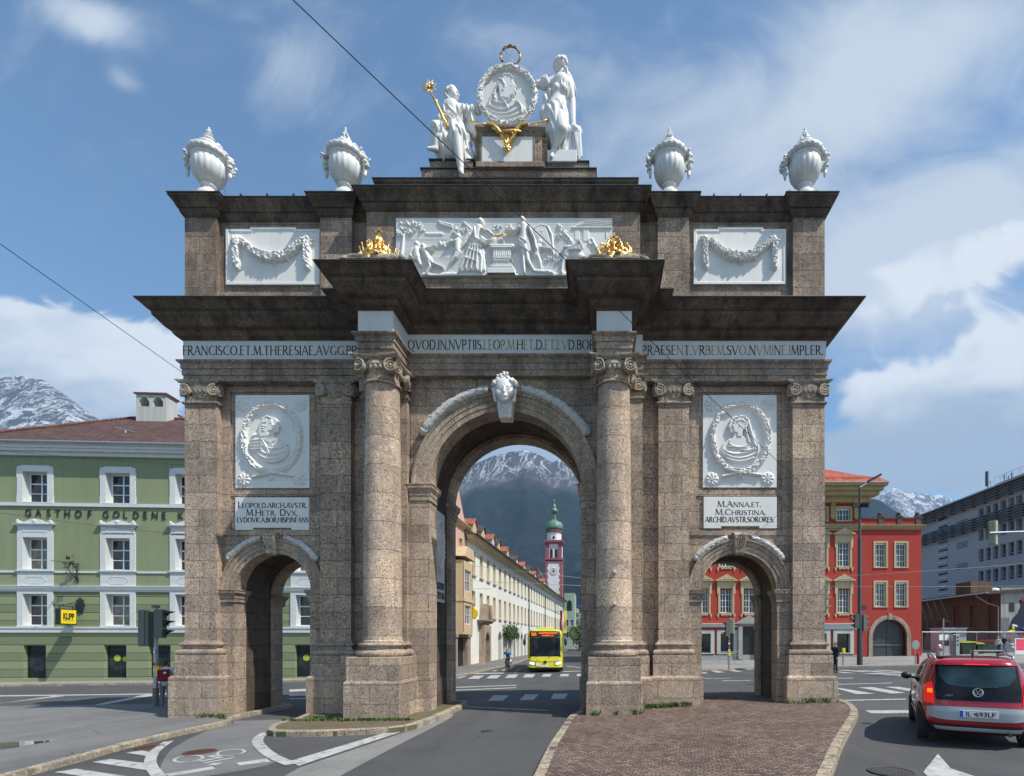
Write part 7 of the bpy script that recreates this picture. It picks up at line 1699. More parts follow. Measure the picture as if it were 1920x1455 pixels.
for k, px in enumerate((880, 906, 921, 938, 948, 964, 980, 993, 1003, 1012, 1020, 1028)):
    wpy = (992, 1013, 1022, 1035, 1042, 1055, 1067, 1078, 1086, 1093, 1100, 1106)[k]
    s0 = WB.s_(px)*1.04+1.0; w_ = 1.5; yb = 1.2; zb_ = wz(12.3); hh = 2.3 if k < 6 else 2.0
    m1 = MB().box(s0-w_/2, s0+w_/2, yb, yb+1.1, zb_-.6, zb_+hh*.55); m1.prism([(s0-w_/2, zb_+hh*.55), (s0+w_/2, zb_+hh*.55), (s0, zb_+hh*.55+.6)], yb, yb+1.1)
    d = WB.part('dormer_chimney', m1, 'apricot' if k % 3 else 'palegrey', rf); zr_ = zb_+hh*.55
    m1 = MB(); 
    for s_ in (-1, 1): m1.bar((s0+s_*(w_/2+.12), yb+.55, zr_-.06), (s0, yb+.55, zr_+.66), 1.35, .07, up=(0, 0, 1)) if False else m1.add([(s0+s_*(w_/2+.14), yb-.15, zr_-.1), (s0, yb-.15, zr_+.64), (s0, yb+1.25, zr_+.64), (s0+s_*(w_/2+.14), yb+1.25, zr_-.1), (s0+s_*(w_/2+.14), yb-.15, zr_), (s0, yb-.15, zr_+.74), (s0, yb+1.25, zr_+.74), (s0+s_*(w_/2+.14), yb+1.25, zr_)], [(0, 1, 2, 3), (4, 7, 6, 5), (0, 4, 5, 1), (2, 6, 7, 3), (0, 3, 7, 4)])
    WB.part('dormer_roof', m1, 'tile_or' if k % 2 else 'tile_dark', d)
for k in range(7): s0 = 6+k*11; WB.part('red_tile_patch', MB().add([(s0, -.3, wz(11.72)), (s0+3.2, -.3, wz(11.72)), (s0+3.2, 1.4, wz(12.75)), (s0, 1.4, wz(12.75))], [(0, 1, 2, 3)]), 'tile_or', rf)
s0, s1 = WB.s_(896), WB.s_(914); sm = (s0+s1)/2
m1 = MB(); aw(m1, sm-1.5, sm+1.5, 3.9, sm, .85, 2.3, -.5, -.02, 0, 14); cornice(m1, sm-1.6, sm+1.6, 3.9, .5, .7); pr_ = WB.part('portal', m1, 'stone_arch')
m1 = MB().prism([(sm-1.5, 4.4), (sm-.6, 4.4), (sm-.35, 5.9), (sm-1.1, 6.0)], -.7, -.05).prism([(sm+.6, 4.4), (sm+1.5, 4.4), (sm+1.1, 6.0), (sm+.35, 5.9)], -.7, -.05); m1.ball((sm, -.3, 5.1), (.4, .25, .7), 10, 8); WB.part('broken_pediment', m1, 'stone_arch', pr_); WB.part('doorway', MB().box(sm-.84, sm+.84, -.04, -.02, 0, 3.2), 'black', pr_)
# ground-floor shop windows behind the arches
for k in range(5): x = 14.0+2.85*k; WB.part('shop_window', MB().box(x-.8, x+.8, 2.5, 2.58, .4, 2.9), 'glass')
# hanging greenery
IV = Fac('climbing_plant', 'dark green climbing plant hanging before the arcade of the cream house', -12.3, 49.0, -.75, 90-1.547, cat='plant'); m1 = MB(); r_ = random.Random(3)
for _ in range(900):
    s0 = r_.choice((15.3, 17.2, 19.2, 20.8))+r_.gauss(0, .55); z_ = 3.35+r_.gauss(0, .42); y_ = -.35+r_.gauss(0, .22); a = r_.uniform(0, 6.28); q_ = .14
    m1.add([(s0-q_*math.cos(a), y_, z_-q_*math.sin(a)), (s0+.05, y_-.08, z_-q_), (s0+q_*math.cos(a), y_+.04, z_+q_*math.sin(a)), (s0-.05, y_+.05, z_+q_)], [(0, 1, 2, 3)])
IV.part('foliage', m1, 'leaf', fix=False); IV.part('stem', MB().tube((15.3, -.3, 0), (15.3, -.3, 3), .05).tube((18, -.3, 0), (18, -.3, 3), .05).tube((20.5, -.3, 0), (20.5, -.3, 3), .05), 'bark')
# --- pink oriel house
PB = Fac('oriel_house', 'pink and apricot gabled house with a bay window at the street corner', -12.5, 43.2, -.6, 90)
Lp = 5.75; m1 = MB(); hwall(m1, 0, Lp, 0, 12.4, [(.6, 1.6, 9.4, 11.2), (3.2, 4.2, 9.4, 11.2)], .3); shell(m1, 0, Lp, 11, 0, 12.4); m1.prism([(0, 12.4), (Lp, 12.4), (Lp*.8, 13.6), (Lp*.5, 15.6), (Lp*.2, 13.6)], 0, .3); PB.part('wall', m1, 'pinkwall')
m1 = MB(); cornice(m1, 0, Lp, 12.2, .4, .4); PB.part('eaves_cornice', m1, 'apricot')
m1 = MB().box(-.3, Lp+.3, .3, 11.3, 12.4, 12.6); m1.prism([(-.3, 12.6), (Lp+.3, 12.6), (Lp/2, 15.2)], .31, 11); PB.part('roof', m1, 'tile_dark')
for x in (1.1, 3.7): window(PB, 'pk', x, 9.4, 1.0, 1.8, .15, .04, .3, 2, 2, None, 'apricot')
m1 = MB(); hwall(m1, .8, 3.9, 2.9, 8.9, [(1.3, 3.4, 3.6, 5.2), (1.3, 3.4, 6.4, 8.2)], .15, -1.0); m1.box(.8, .95, -1.0, 0, 2.9, 8.9); m1.box(3.75, 3.9, -1.0, 0, 2.9, 8.9); m1.box(.8, 3.9, -1.0, 0, 2.75, 2.9); cornice(m1, .8, 3.9, 8.9, .3, .0); m1.prism([(.6, 9.2), (4.1, 9.2), (3.4, 10.1), (1.3, 10.1)], -1.2, 0)
m1.box(.75, 3.95, -1.08, 0, 5.5, 5.8); bay = PB.part('bay', m1, 'apricot')
for z_, h_ in ((3.6, 1.6), (6.4, 1.8)): PB.part('bay_window', sash(2.1, h_, 4, 2).tf(Matrix.Translation(Vector((2.35, -.9, z_)))), 'wframe', bay); PB.part('bay_pane', MB().box(1.3, 3.4, -.84, -.82, z_, z_+h_), 'glass', bay)
PB.part('porch', MB().box(.2, 1.0, -.5, 0, 0, 2.5).box(4.3, 5.3, -.5, 0, 0, 2.5).box(.1, 5.4, -.6, 0, 2.5, 2.75), 'stone_arch'); PB.part('doorway', MB().box(1.0, 4.3, -.06, -.01, 0, 2.5), 'black')
c_ = P(885, 1149, 47.4); SG = thing('round_sign', 'round golden sign hanging over the pavement beside the bay window', 'sign', (c_.x, c_.y, c_.z-.5))
part('disc', MB().tube((c_.x, c_.y-.04, c_.z), (c_.x, c_.y+.04, c_.z), .50, n=32), S['yellow'], SG); part('rim', MB().path([(c_.x+.5*math.cos(a*.1963), c_.y, c_.z+.5*math.sin(a*.1963)) for a in range(32)], .04, 6, True), S['gold'], SG); part('bracket', MB().bar((-12.5, c_.y, c_.z+.75), (c_.x+.3, c_.y, c_.z+.75), .05).bar((c_.x, c_.y, c_.z+.5), (c_.x, c_.y, c_.z+.75), .04), S['iron'], SG)
# --- church tower
TX, TY = P(1039.5, 0, 140).x, 140; TW = thing('church_tower', 'rose and white baroque church tower with a green copper onion dome and a clock', 'church tower', (TX, TY, -1))
tz = lambda py: EYE+(VY-py)*.14
def oct_(r, z, n=8): return [(TX+r*math.cos(math.pi*(2*i+1)/n), TY+r*math.sin(math.pi*(2*i+1)/n), z) for i in range(n)]
def lat(name, prof, mat, n=8, par=None, sm=False, mod=None):
    m = MB().lathe(prof, (TX, TY, 0), n, mod); 
    if n <= 8: m.tf(Matrix.Translation(Vector((TX, TY, 0))) @ Matrix.Rotation(math.pi/n, 4, 'Z') @ Matrix.Translation(Vector((-TX, -TY, 0))))
    return part(name, m, S[mat], par or TW, smooth=sm)
m1 = MB().box(TX-2.1, TX+2.1, TY-2.1, TY+2.1, -1, tz(1057)); sh = part('shaft', m1, S['towerwhite'], TW)
m1 = MB()
for k in range(28):
    w_ = .72 if k % 2 else .5; z_ = -1+k*.8
    for s_ in (-1, 1): m1.box(*sorted((TX+s_*2.16, TX+s_*(2.16-w_))), TY-2.16, TY+2.16, z_, z_+.8)
part('quoins', m1, S['towerred'], sh)
m1 = MB(); 
for z_, e_ in ((tz(1057), .12), (tz(1052), .25), (tz(1022), .2), (tz(1019), .4)): m1.box(TX-2.1-e_, TX+2.1+e_, TY-2.1-e_, TY+2.1+e_, z_, z_+.5)
part('belfry_cornice', m1, S['towerred'], TW)
m1 = MB().box(TX-2.0, TX+2.0, TY-1.9, TY+2.0, tz(1052), tz(1020)); bf = part('belfry', m1, S['towerwhite'], TW)
for s_ in (-1, 1):
    m1 = MB(); x = TX+s_*.62; pts = [(x-.38, tz(1049)), (x+.38, tz(1049)), (x+.38, tz(1034))]+[(x+.38*math.cos(a*math.pi/6), tz(1034)+.38*math.sin(a*math.pi/6)) for a in range(1, 6)]+[(x-.38, tz(1034))]; m1.prism(pts, TY-1.95, TY-1.9); part('sound_opening', m1, S['black'], bf)
    m1 = MB().box(*sorted((TX+s_*2.1, TX+s_*1.2)), TY-2.08, TY-1.9, tz(1052)+.5, tz(1022)); part('belfry_pier', m1, S['towerred'], bf)
part('clock_face', MB().tube((TX, TY-2.12, tz(1073)), (TX, TY-2.2, tz(1073)), .95, n=28), S['towerwhite'], sh)
m1 = MB()
for k in range(12): a = k*math.pi/6; m1.bar((TX+.62*math.cos(a), TY-2.21, tz(1073)+.62*math.sin(a)), (TX+.9*math.cos(a), TY-2.21, tz(1073)+.9*math.sin(a)), .12, .02, up=(0, 1, 0))
m1.bar((TX, TY-2.23, tz(1073)), (TX+.45, TY-2.23, tz(1073)+.35), .08, .02, up=(0, 1, 0)); m1.bar((TX, TY-2.23, tz(1073)), (TX-.1, TY-2.23, tz(1073)+.75), .08, .02, up=(0, 1, 0)); m1.ball((TX, TY-2.22, tz(1073)), (.3, .04, .3), 10, 6); part('clock_hands', m1, S['black'], sh)
lat('drum', [(1.95, tz(1018)), (1.95, tz(999))], 'towerwhite'); lat('drum_cornice', [(2.0, tz(1000)), (2.3, tz(999)), (2.35, tz(997)), (2.1, tz(996))], 'towerred'); part('drum_window', MB().tube((TX, TY-2.0, tz(1010)), (TX, TY-1.8, tz(1010)), .42, n=4), S['black'], TW)
lat('dome', [(2.05, tz(996)), (2.28, tz(992)), (2.3, tz(988)), (2.1, tz(983)), (1.6, tz(979)), (.85, tz(977)), (.7, tz(975))], 'copper', 32, None, 'all', lambda k, a: 1+.03*abs(math.sin(a*4)))
lat('lantern', [(.62, tz(977)), (.5, tz(975)), (.45, tz(964)), (.72, tz(963))], 'copper', 8)
lat('small_onion', [(.6, tz(963)), (.92, tz(959)), (.9, tz(956)), (.5, tz(953)), (.35, tz(952)), (.5, tz(951)), (.42, tz(948)), (.08, tz(946)), (.04, tz(939))], 'copper', 20, None, 'all')
part('gilt_ball', MB().ball((TX, TY, tz(938)), .22), S['gold'], TW, smooth='all')
# --- further houses
def block(name, label, px0, px1, pyt, Y, mat, depth=10, win=None, roof=None, zb=-1.5, grp=None, rh=2.5):
    a, b_ = P(px0, pyt, Y), P(px1, pyt, Y); f_ = Fac(name, label, a.x, Y, zb, 0, group=grp); w_ = b_.x-a.x; h_ = a.z-zb; holes_ = []
    if win:
        nx, z0, st, nz, ww, wh = win
        for i in range(nx):
            for j in range(nz): x = w_*(i+.5)/nx; holes_.append((x-ww/2, x+ww/2, z0+j*st, z0+j*st+wh))
    m = MB(); hwall(m, 0, w_, 0, h_, holes_, .25); shell(m, 0, w_, depth, 0, h_); f_.part('wall', m, mat)
    for (xa, xb, za, zb_) in holes_: window(f_, (name, label), (xa+xb)/2, za, xb-xa, zb_-za, .12, .04, .25, 2, 2, None, 'trim')
    m = MB(); 
    if roof: m.prism([(-.4, h_), (w_+.4, h_), (w_*.5, h_+rh)], -.4, depth+.4); f_.part('roof', m, roof)
    return f_
gh = block('gabled_house', 'brown gabled house with a round attic window behind the long cream roof', 990, 1021, 1100, 122, 'brown', roof='tile_dark', rh=4.6)
gh.part('round_window', MB().tube((1.95, -.45, 11.0+2.2+1.0), (1.95, -.35, 11.0+2.2+1.0), .7, n=20), 'black')
m1 = block('tower_house', 'mint green house with a tall arched window beside the church tower', 1058, 1077, 1112, 150, 'mint', win=(2, 3.5, 3.4, 2, 1.0, 1.8))
m1.part('arched_window', MB().prism([(.75, 11.2), (2.15, 11.2), (2.15, 13.3), (1.95, 13.9), (1.45, 14.2), (.95, 13.9), (.75, 13.3)], -.05, .02), 'black')
block('corner_house', 'pale grey tall house with close window rows at the end of the street', 1074, 1089, 1141, 165, 'palegrey', win=(3, 2.5, 2.5, 4, .8, 1.4))
block('dark_house', 'dark house with a blue slate roof at the right end of the street view', 1086, 1120, 1139, 120, 'clothgrey', win=(4, 2, 2.6, 3, .9, 1.5), roof='bluesign', rh=2.0)
# --- small trees at the end of the street
def tree(x, y, h, r, lab, seed, grp=None):
    r_ = random.Random(seed); z0 = g(x, y); t = thing('tree', lab, 'tree', (x, y, z0), group=grp)
    part('trunk', MB().path([(x, y, z0-.2), (x+.1, y, z0+h*.3), (x, y, z0+h*.55)], [.22, .16, .08], 8).path([(x+.05, y, z0+h*.3), (x+r*.5, y, z0+h*.6)], [.1, .04], 6).path([(x+.05, y, z0+h*.28), (x-r*.5, y, z0+h*.55)], [.1, .04], 6), S['bark'], t)
    m = MB(); cl = [(r_.gauss(0, r*.45), r_.gauss(0, r*.4), h*.62+r_.gauss(0, h*.16), r_.uniform(.3, .55)*r) for _ in range(16)]
    for _ in range(1500):
        c_ = r_.choice(cl); a = r_.uniform(0, 6.28); b__ = r_.uniform(-1, 1); k = c_[3]*r_.uniform(.6, 1.05); p = Vector((x+c_[0]+k*math.cos(a)*math.sqrt(1-b__*b__), y+c_[1]+k*math.sin(a)*math.sqrt(1-b__*b__), z0+c_[2]+k*b__*.8)); q_ = .20
        u_ = Vector((r_.gauss(0, 1), r_.gauss(0, 1), r_.gauss(0, 1))).normalized(); v_ = u_.orthogonal().normalized(); m.add([p-u_*q_, p-v_*q_*.5, p+u_*q_, p+v_*q_*.5], [(0, 1, 2, 3)])
    part('crown', m, S['leaf'], t, fix=False); return t
tree(P(1086, 0, 110).x, 110, 6.5, 2.4, 'nearer of the leafy street trees on the right kerb beyond the arch', 1, 'street trees')
tree(P(1092, 0, 132).x, 132, 7.5, 2.6, 'farther of the leafy street trees on the right kerb beyond the arch', 2, 'street trees')
tree(P(1098, 0, 92).x, 92, 6.5, 2.2, 'street tree half hidden by the right column beyond the arch', 3, 'street trees')
# ---------------------------------------------------------------- traffic lights, lamps, signs
def sighead(par, x, y, zt, face, case='sigback', n=3, sp=.345, pale=False, name='signal_head'):
    """signal head with its lamps looking along face (degrees, 0 = +x, 90 = +y)"""
    m = MB(); w = .30; h = sp*n; m.box(-.10, .12, -w/2, w/2, -h, 0); m.box(-.13, -.10, -w/2+.04, w/2-.04, -h+.04, -.04)
    M = Matrix.Translation(Vector((x, y, zt))) @ Matrix.Rotation(R(face), 4, 'Z'); o = part(name, m.tf(M), S[case], par, bev=.02)
    for k in range(n):
        z = -sp*(k+.5); m = MB(); nn = 12
        for i in range(nn):
            a0, a1 = math.pi*(-.12+1.24*i/nn), math.pi*(-.12+1.24*(i+1)/nn); r = .125
            p = lambda a, xx, rr: (xx, rr*math.cos(a), z+rr*math.sin(a)-(xx-.12)*.10)
            m.add([p(a0, .12, r), p(a1, .12, r), p(a1, .12+.30*math.sin(max(.15, a1 if a1 < 1.57 else 3.14-a1)), r*.97), p(a0, .12+.30*math.sin(max(.15, a0 if a0 < 1.57 else 3.14-a0)), r*.97)], [(0, 1, 2, 3)])
        part('hood', m.tf(M), S['black'], o); part('lens', MB().tube((.12, 0, z), (.135, 0, z), .105, n=16).tf(M), S['lens'], o)
    return o
# signal at the left pier
c = P(292, 1327, 17.5); TL = thing('traffic_light', 'traffic light with two heads seen from behind on a stickered pole, left of the arch', 'traffic light', (c.x, 17.5, -.5))
po = part('pole', MB().tube((c.x, 17.5, -.6), (c.x, 17.5, 2.78), .065, n=14), S['metal'], TL, smooth=40)
part('pole_cap', MB().tube((c.x, 17.5, 2.78), (c.x, 17.5, 2.86), .11, n=14).tube((c.x, 17.5, -.5), (c.x, 17.5, .15), .085, n=14), S['sigback'], TL)
sighead(TL, c.x-.22, 17.42, 2.66, 160, sp=.37); sighead(TL, c.x+.22, 17.42, 2.72, 15, sp=.31)
part('backing_board', MB().box(c.x-.40, c.x-.06, 17.28, 17.31, 1.52, 2.70), S['sigback'], TL, bev=.02)
part('push_button', MB().box(c.x+.07, c.x+.19, 17.38, 17.5, .62, .88), S['yellow'], TL, bev=.02)
rr = random.Random(5)
for k in range(9): a = rr.uniform(-2.4, -.7); z = rr.uniform(.7, 1.5); part('sticker', MB().box(c.x+.067*math.cos(a)-.03, c.x+.067*math.cos(a)+.03, 17.5+.068*math.sin(a)-.012, 17.5+.068*math.sin(a), z, z+rr.uniform(.05, .09)), S[('plate', 'clothblue', 'tailred', 'trim', 'black')[k % 5]], po)
# signal half hidden by the outer right pier
c = P(1537, 1240, 21); T2 = thing('traffic_light', 'traffic light whose black hoods peep out behind the outer right pier', 'traffic light', (c.x, 21, g(c.x, 21)+.1))
part('pole', MB().tube((c.x, 21, g(c.x, 21)), (c.x, 21, 4.2), .06, n=10), S['metal'], T2); sighead(T2, c.x+.10, 21, P(0, 1098, 21).z, 0, sp=.35)
# signal in the right opening
c = P(1367, 1254, 34); zb = c.z; T3 = thing('traffic_light', 'traffic light with a pale rear case framed by the small right opening', 'traffic light', (c.x, 34, zb))
po = part('pole', MB().tube((c.x, 34, zb), (c.x, 34, zb+3.1), .055, n=10), S['metal'], T3); sighead(T3, c.x-.12, 33.95, zb+3.0, 180, 'sigback', sp=.31); sighead(T3, c.x+.16, 33.95, zb+3.22, 70, 'sigpale', sp=.33)
part('push_button', MB().box(c.x-.06, c.x+.10, 33.88, 34, zb+.85, zb+1.1), S['yellow'], T3)
for k in range(6): part('sticker', MB().box(c.x-.06, c.x+.06, 33.93, 33.945, zb+1.15+k*.14, zb+1.23+k*.14), S[('plate', 'tailred', 'black')[k % 3]], po)
# railing before the shops
m = MB(); y = 44.0; a, b = P(1350, 1222, y), P(1392, 1222, y); RL = thing('railing', 'low grey metal railing in front of the red palace shop window', 'railing', (a.x, y, g(a.x, y)+.12)); zz = g(a.x, y)+.1
part('rail', m.bar((a.x-.2, y, a.z), (b.x, y, a.z), .06).bar((a.x-.2, y, a.z-.28), (b.x, y, a.z-.28), .04), S['metal'], RL)
for k in range(4): x = a.x+(b.x-a.x)*k/3; part('post', MB().tube((x, y, zz), (x, y, a.z), .03, n=8), S['metal'], RL)
# street lamp with signals
c = P(1612, 1247, 33); zb = c.z; SLm = thing('street_lamp', 'tall street lamp with a slanted head and traffic signals in front of the red palace', 'street lamp', (c.x, 33, zb))
zt = P(0, 914, 33).z; part('pole', MB().lathe([(.17, zb), (.16, zb+3.2), (.12, zb+3.3), (.115, P(0, 1010, 33).z), (.075, P(0, 1006, 33).z), (.065, zt)], (c.x, 33, 0), 16), S['metal_dark'], SLm, smooth=40)
h = P(1634, 900, 33); part('arm', MB().path([(c.x, 33, zt-.15), (c.x, 33, zt), (c.x+.15, 33, zt+.08), (h.x-.2, 33, h.z-.12)], .035, 8), S['metal'], SLm)
e = P(1652, 891, 33); part('lamp_head', MB().add([(h.x-.25, 32.85, h.z-.2), (e.x, 32.85, e.z-.02), (e.x, 33.15, e.z-.02), (h.x-.25, 33.15, h.z-.2), (h.x-.2, 32.82, h.z), (e.x-.1, 32.82, e.z+.06), (e.x-.1, 33.18, e.z+.06), (h.x-.2, 33.18, h.z)], [(0, 3, 2, 1), (4, 5, 6, 7), (0, 1, 5, 4), (1, 2, 6, 5), (2, 3, 7, 6), (3, 0, 4, 7)]), S['metal_dark'], SLm)
zc = P(0, 947, 33).z; part('floodlight', MB().tube((c.x+.1, 32.9, zc), (c.x+.42, 32.7, zc-.05), .16, .2, 12).box(c.x-.45, c.x+.2, 32.9, 33.1, zc-.14, zc+.1), S['black'], SLm)
part('side_arm', MB().bar((c.x, 33, zc), (c.x+1.1, 33.4, P(0, 938, 33).z), .05), S['metal_dark'], SLm)
zs = P(0, 1153, 33).z; sighead(SLm, c.x+.22, 32.95, zs, 8, sp=.33); sighead(SLm, c.x-.22, 32.95, zs+.05, 165, sp=.3)
part('sign_plate', MB().box(c.x+.1, c.x+.36, 32.9, 32.93, P(0, 1144, 33).z, P(0, 1135, 33).z), S['metal_dark'], SLm)
# hanging signal on its mast arm
Y = 24; a = P(1862, 1000, Y); px_ = a.x+6.2; T4 = thing('traffic_light', 'pale traffic light hanging from a mast arm at the right edge of the picture', 'traffic light', (px_, Y+.4, g(px_, Y)))
part('mast', MB().lathe([(.13, g(px_, Y)), (.09, a.z+.9)], (px_, Y+.4, 0), 14), S['metal'], T4); part('mast_arm', MB().path([(px_, Y+.4, a.z+.55), (a.x+2.5, Y+.2, a.z+.15), (a.x-.30, Y-.2, a.z-.02)], .045, 8), S['metal'], T4)
sighead(T4, a.x, Y, P(0, 977, Y).z, 30, 'sigpale', sp=.36)
# post with push button, round sign with bollard
c = P(1581, 1248, 33); q1 = thing('button_post', 'short metal post with a yellow request button left of the street lamp', 'post', (c.x, 33, c.z)); part('post', MB().tube((c.x, 33, c.z), (c.x, 33, c.z+.95), .05, n=10), S['metal'], q1); part('button_box', MB().box(c.x-.07, c.x+.10, 32.9, 33.08, c.z+.75, c.z+1.08), S['yellow'], q1, bev=.02)
c = P(1716, 1246, 36); q2 = thing('round_road_sign', 'round road sign seen from behind on a pole in front of the red wing', 'sign', (c.x, 36, c.z)); zz = P(0, 1209, 36).z
part('pole', MB().tube((c.x, 36, c.z), (c.x, 36, zz+.3), .03, n=8), S['metal'], q2); part('disc', MB().lathe([(.02, 0), (.26, .01), (.26, .03), (.02, .035)], n=24).tf(Matrix.Translation(Vector((c.x, 35.96, zz))) @ Matrix.Rotation(R(90), 4, 'X') @ Matrix.Scale(1.2, 4, Vector((0, 1, 0)))), S['metal'], q2)
q2b = thing('bollard', 'red and white bollard beside the round road sign', 'bollard', (c.x+.14, 35.9, c.z)); part('tube', MB().lathe([(.09, c.z), (.09, c.z+.75), (.03, c.z+.8)], (c.x+.13, 35.9, 0), 14), S['tailred'], q2b, smooth=40)
# things on the far right pavement
def gz(x, y): return g(x, y)+.12
def std(name, label, cat, px, Y, build, grp=None):
    x = (px-VX)*Y/F; z = gz(x, Y); t = thing(name, label, cat, (x, Y, z), group=grp); build(t, x, Y, z); return t
def tm(t, x, Y, z):
    part('cabinet', MB().box(x-.28, x+.30, Y, Y+.4, z, z+1.95), S['metal'], t, bev=.02); part('side_panel', MB().box(x-.28, x-.02, Y-.01, Y, z+.05, z+1.9), S['metal_dark'], t)
    for k, zz in enumerate((1.62, 1.3, .95)): part('slot', MB().box(x+.05, x+.2, Y-.012, Y-.001, z+zz, z+zz+.14), S['black'], t)
std('ticket_machine', 'tall silver parking ticket machine in front of the grey booth', 'ticket machine', 1793, 47, tm)
def nb_(t, x, Y, z):
    part('post', MB().tube((x, Y, z), (x, Y, z+3.4), .05, n=10), S['metal'], t); part('lamp_arm', MB().bar((x, Y, z+3.2), (x+.5, Y, z+3.1), .05), S['metal_dark'], t)
    for dx in (-.42, .08): part('notice', MB().box(x+dx, x+dx+.36, Y-.06, Y-.03, z+1.45, z+1.95), S['plate'], t)
std('notice_post', 'slim post with two white notices left of the ticket machine', 'sign', 1769, 47.5, nb_)
def dbin(t, x, Y, z):
    part('body', MB().lathe([(.26, z), (.26, z+.75), (.24, z+.9), (.14, z+1.03), (.02, z+1.07)], (x, Y, 0), 20), S['metal'], t, smooth=40); part('opening', MB().box(x-.15, x+.15, Y-.27, Y-.2, z+.45, z+.68), S['tailred'], t)
std('litter_bin', 'silver domed litter bin with a red panel', 'bin', 1760.5, 49.5, dbin)
def gbin(t, x, Y, z, w=.68, h=1.1, lid='binlid'):
    part('body', MB().add([(x-w*.9, Y, z), (x+w*.9, Y, z), (x+w, Y-.05, z+h), (x-w, Y-.05, z+h), (x-w*.9, Y+.8, z), (x+w*.9, Y+.8, z), (x+w, Y+.85, z+h), (x-w, Y+.85, z+h)], [(0, 1, 2, 3), (5, 4, 7, 6), (0, 4, 5, 1), (1, 5, 6, 2), (3, 2, 6, 7), (4, 0, 3, 7)]), S['bingreen'], t)
    part('lid', MB().prism([(x-w-.05, z+h), (x+w+.05, z+h), (x+w, z+h+.12), (x-w+.2, z+h+.2)], Y-.1, Y+.9), S[lid], t)
std('waste_container', 'large dark green waste container with a yellow-green lid', 'waste container', 1817, 51.5, gbin)
std('waste_container', 'small dark green wheeled bin beside the large container', 'waste container', 1838.5, 51.5, lambda t, x, Y, z: gbin(t, x, Y, z, .3, .95))
std('waste_container', 'dark container with a dull red lid behind the walking couple', 'waste container', 1858, 53, lambda t, x, Y, z: gbin(t, x, Y, z, .75, 1.15, 'clothred'))
def bench(t, x, Y, z):
    part('seat', MB().box(x-1.35, x+1.2, Y, Y+.5, z+.42, z+.52), S['concrete'], t, bev=.02)
    for dx in (-1.3, .95): part('leg', MB().box(x+dx, x+dx+.35, Y+.03, Y+.47, z, z+.42), S['concrete'] if dx < 0 else S['metal_dark'], t)
std('bench', 'long pale concrete bench on dark feet behind the red car', 'bench', 1855, 46.5, bench)
def poster(t, x, Y, z):
    part('frame', MB().box(x-.45, x-.38, Y, Y+.1, z, z+1.5).box(x+.5, x+.57, Y, Y+.1, z, z+1.5).box(x-.38, x+.5, Y, Y+.1, z+1.42, z+1.5).box(x-.38, x+.5, Y, Y+.1, z+.1, z+.42), S['plate'], t); part('poster', MB().box(x-.38, x+.5, Y+.02, Y+.05, z+.42, z+1.42), S['pink'], t)
std('poster_stand', 'white framed stand with a pink poster at the right edge', 'poster stand', 1913, 47, poster)
m = MB(); fx0, fx1 = P(1729, 0, 53.5).x, P(1985, 0, 53.5).x; FN = thing('wire_fence', 'thin wire fence with slim posts along the brown shed', 'fence', (fx0, 53.5, .1))
zr_ = P(0, 1185, 53.5).z; part('rail', MB().tube((fx0, 53.5, zr_), (fx1, 53.5, zr_), .025, n=6), S['metal'], FN)
for k in range(6): x = fx0+(fx1-fx0)*k/5; part('post', MB().tube((x, 53.5, -.1), (x, 53.5, zr_+.1), .03, n=6), S['metal'], FN)
m = MB()
for k in range(90):
    x = fx0+(fx1-fx0)*k/90; m.bar((x, 53.5, .2), (x+.5, 53.5, zr_), .008)
part('mesh', m, S['metal'], FN, fix=False)
# ---------------------------------------------------------------- overhead wires
def wire(label, pts, r=.008, name='overhead_wire', far=1.0):
    if far > 1: pts = [pts[-1]+(pts[0]-pts[-1])*far, pts[-1]]
    m = MB(); out = []
    for a, b in zip(pts[:-1], pts[1:]):
        n = 14; L_ = (b-a).length
        for i in range(n): t = i/n; q_ = a.lerp(b, t); q_.z -= 4*t*(1-t)*L_*(.006 if far == 1 else .0015); out.append(q_)
    out.append(pts[-1]); m.path(out, r, 5); return part(name, m, S['black'], label=label, cat='wire')
wire('black cable crossing from the top edge down to the outer right pier', [P(500, -55, 6.5), P(1500, 905, 14.62)], .0075, far=2.6)
wire('black cable from the left edge to the left end of the arch', [P(-260, 270, 8), P(343, 699, 14.9)], .0075, far=2.6)
for px0, py0, px1, py1, Y, lab in ((1546, 1082, 2050, 1045, 30, 'upper thin wire across the red wing and the office block'), (1546, 1099, 2050, 1095, 30, 'lower thin wire across the red wing and the office block'), (-60, 953, 344, 1003, 20, 'thin wire in front of the guesthouse lettering'), (-60, 838, 344, 872, 22, 'thin wire below the guesthouse gutter')):
    wire(lab, [P(px0, py0, Y), P(px1, py1, Y)], .012 if Y == 30 else .006)
for px0, py0, px1, py1, Y, lab in ((820, 1030, 1110, 1024, 60, 'dark wire crossing high in front of the mountain in the main opening'), (860, 1058, 1110, 1086, 50, 'pale tram wire sloping across the church tower'), (860, 1088, 1110, 1099, 46, 'pale wire below the church clock'), (850, 1104, 920, 1104, 48, 'short wire before the cream facade')):
    m = MB().path([P(px0, py0, Y), P(px1, py1, Y)], .018, 5); part('overhead_wire', m, S['metal_dark'] if 'dark' in lab else S['metal'], label=lab, cat='wire')
for px, yt, yb, Y, lab in ((992, 1096, 1216, 62, 'nearest slim black street mast in front of the cream facade'), (1022, 1118, 1212, 84, 'middle slim black street mast in front of the cream facade'), (1041, 1128, 1210, 104, 'farthest slim black street mast in front of the cream facade')):
    a, b = P(px, yb, Y), P(px, yt, Y); t = thing('street_mast', lab, 'mast', (a.x, Y, g(a.x, Y)), group='street masts'); part('pole', MB().tube((a.x, Y, g(a.x, Y)), (a.x, Y, b.z), .09, .06, 8), S['metal_dark'], t)
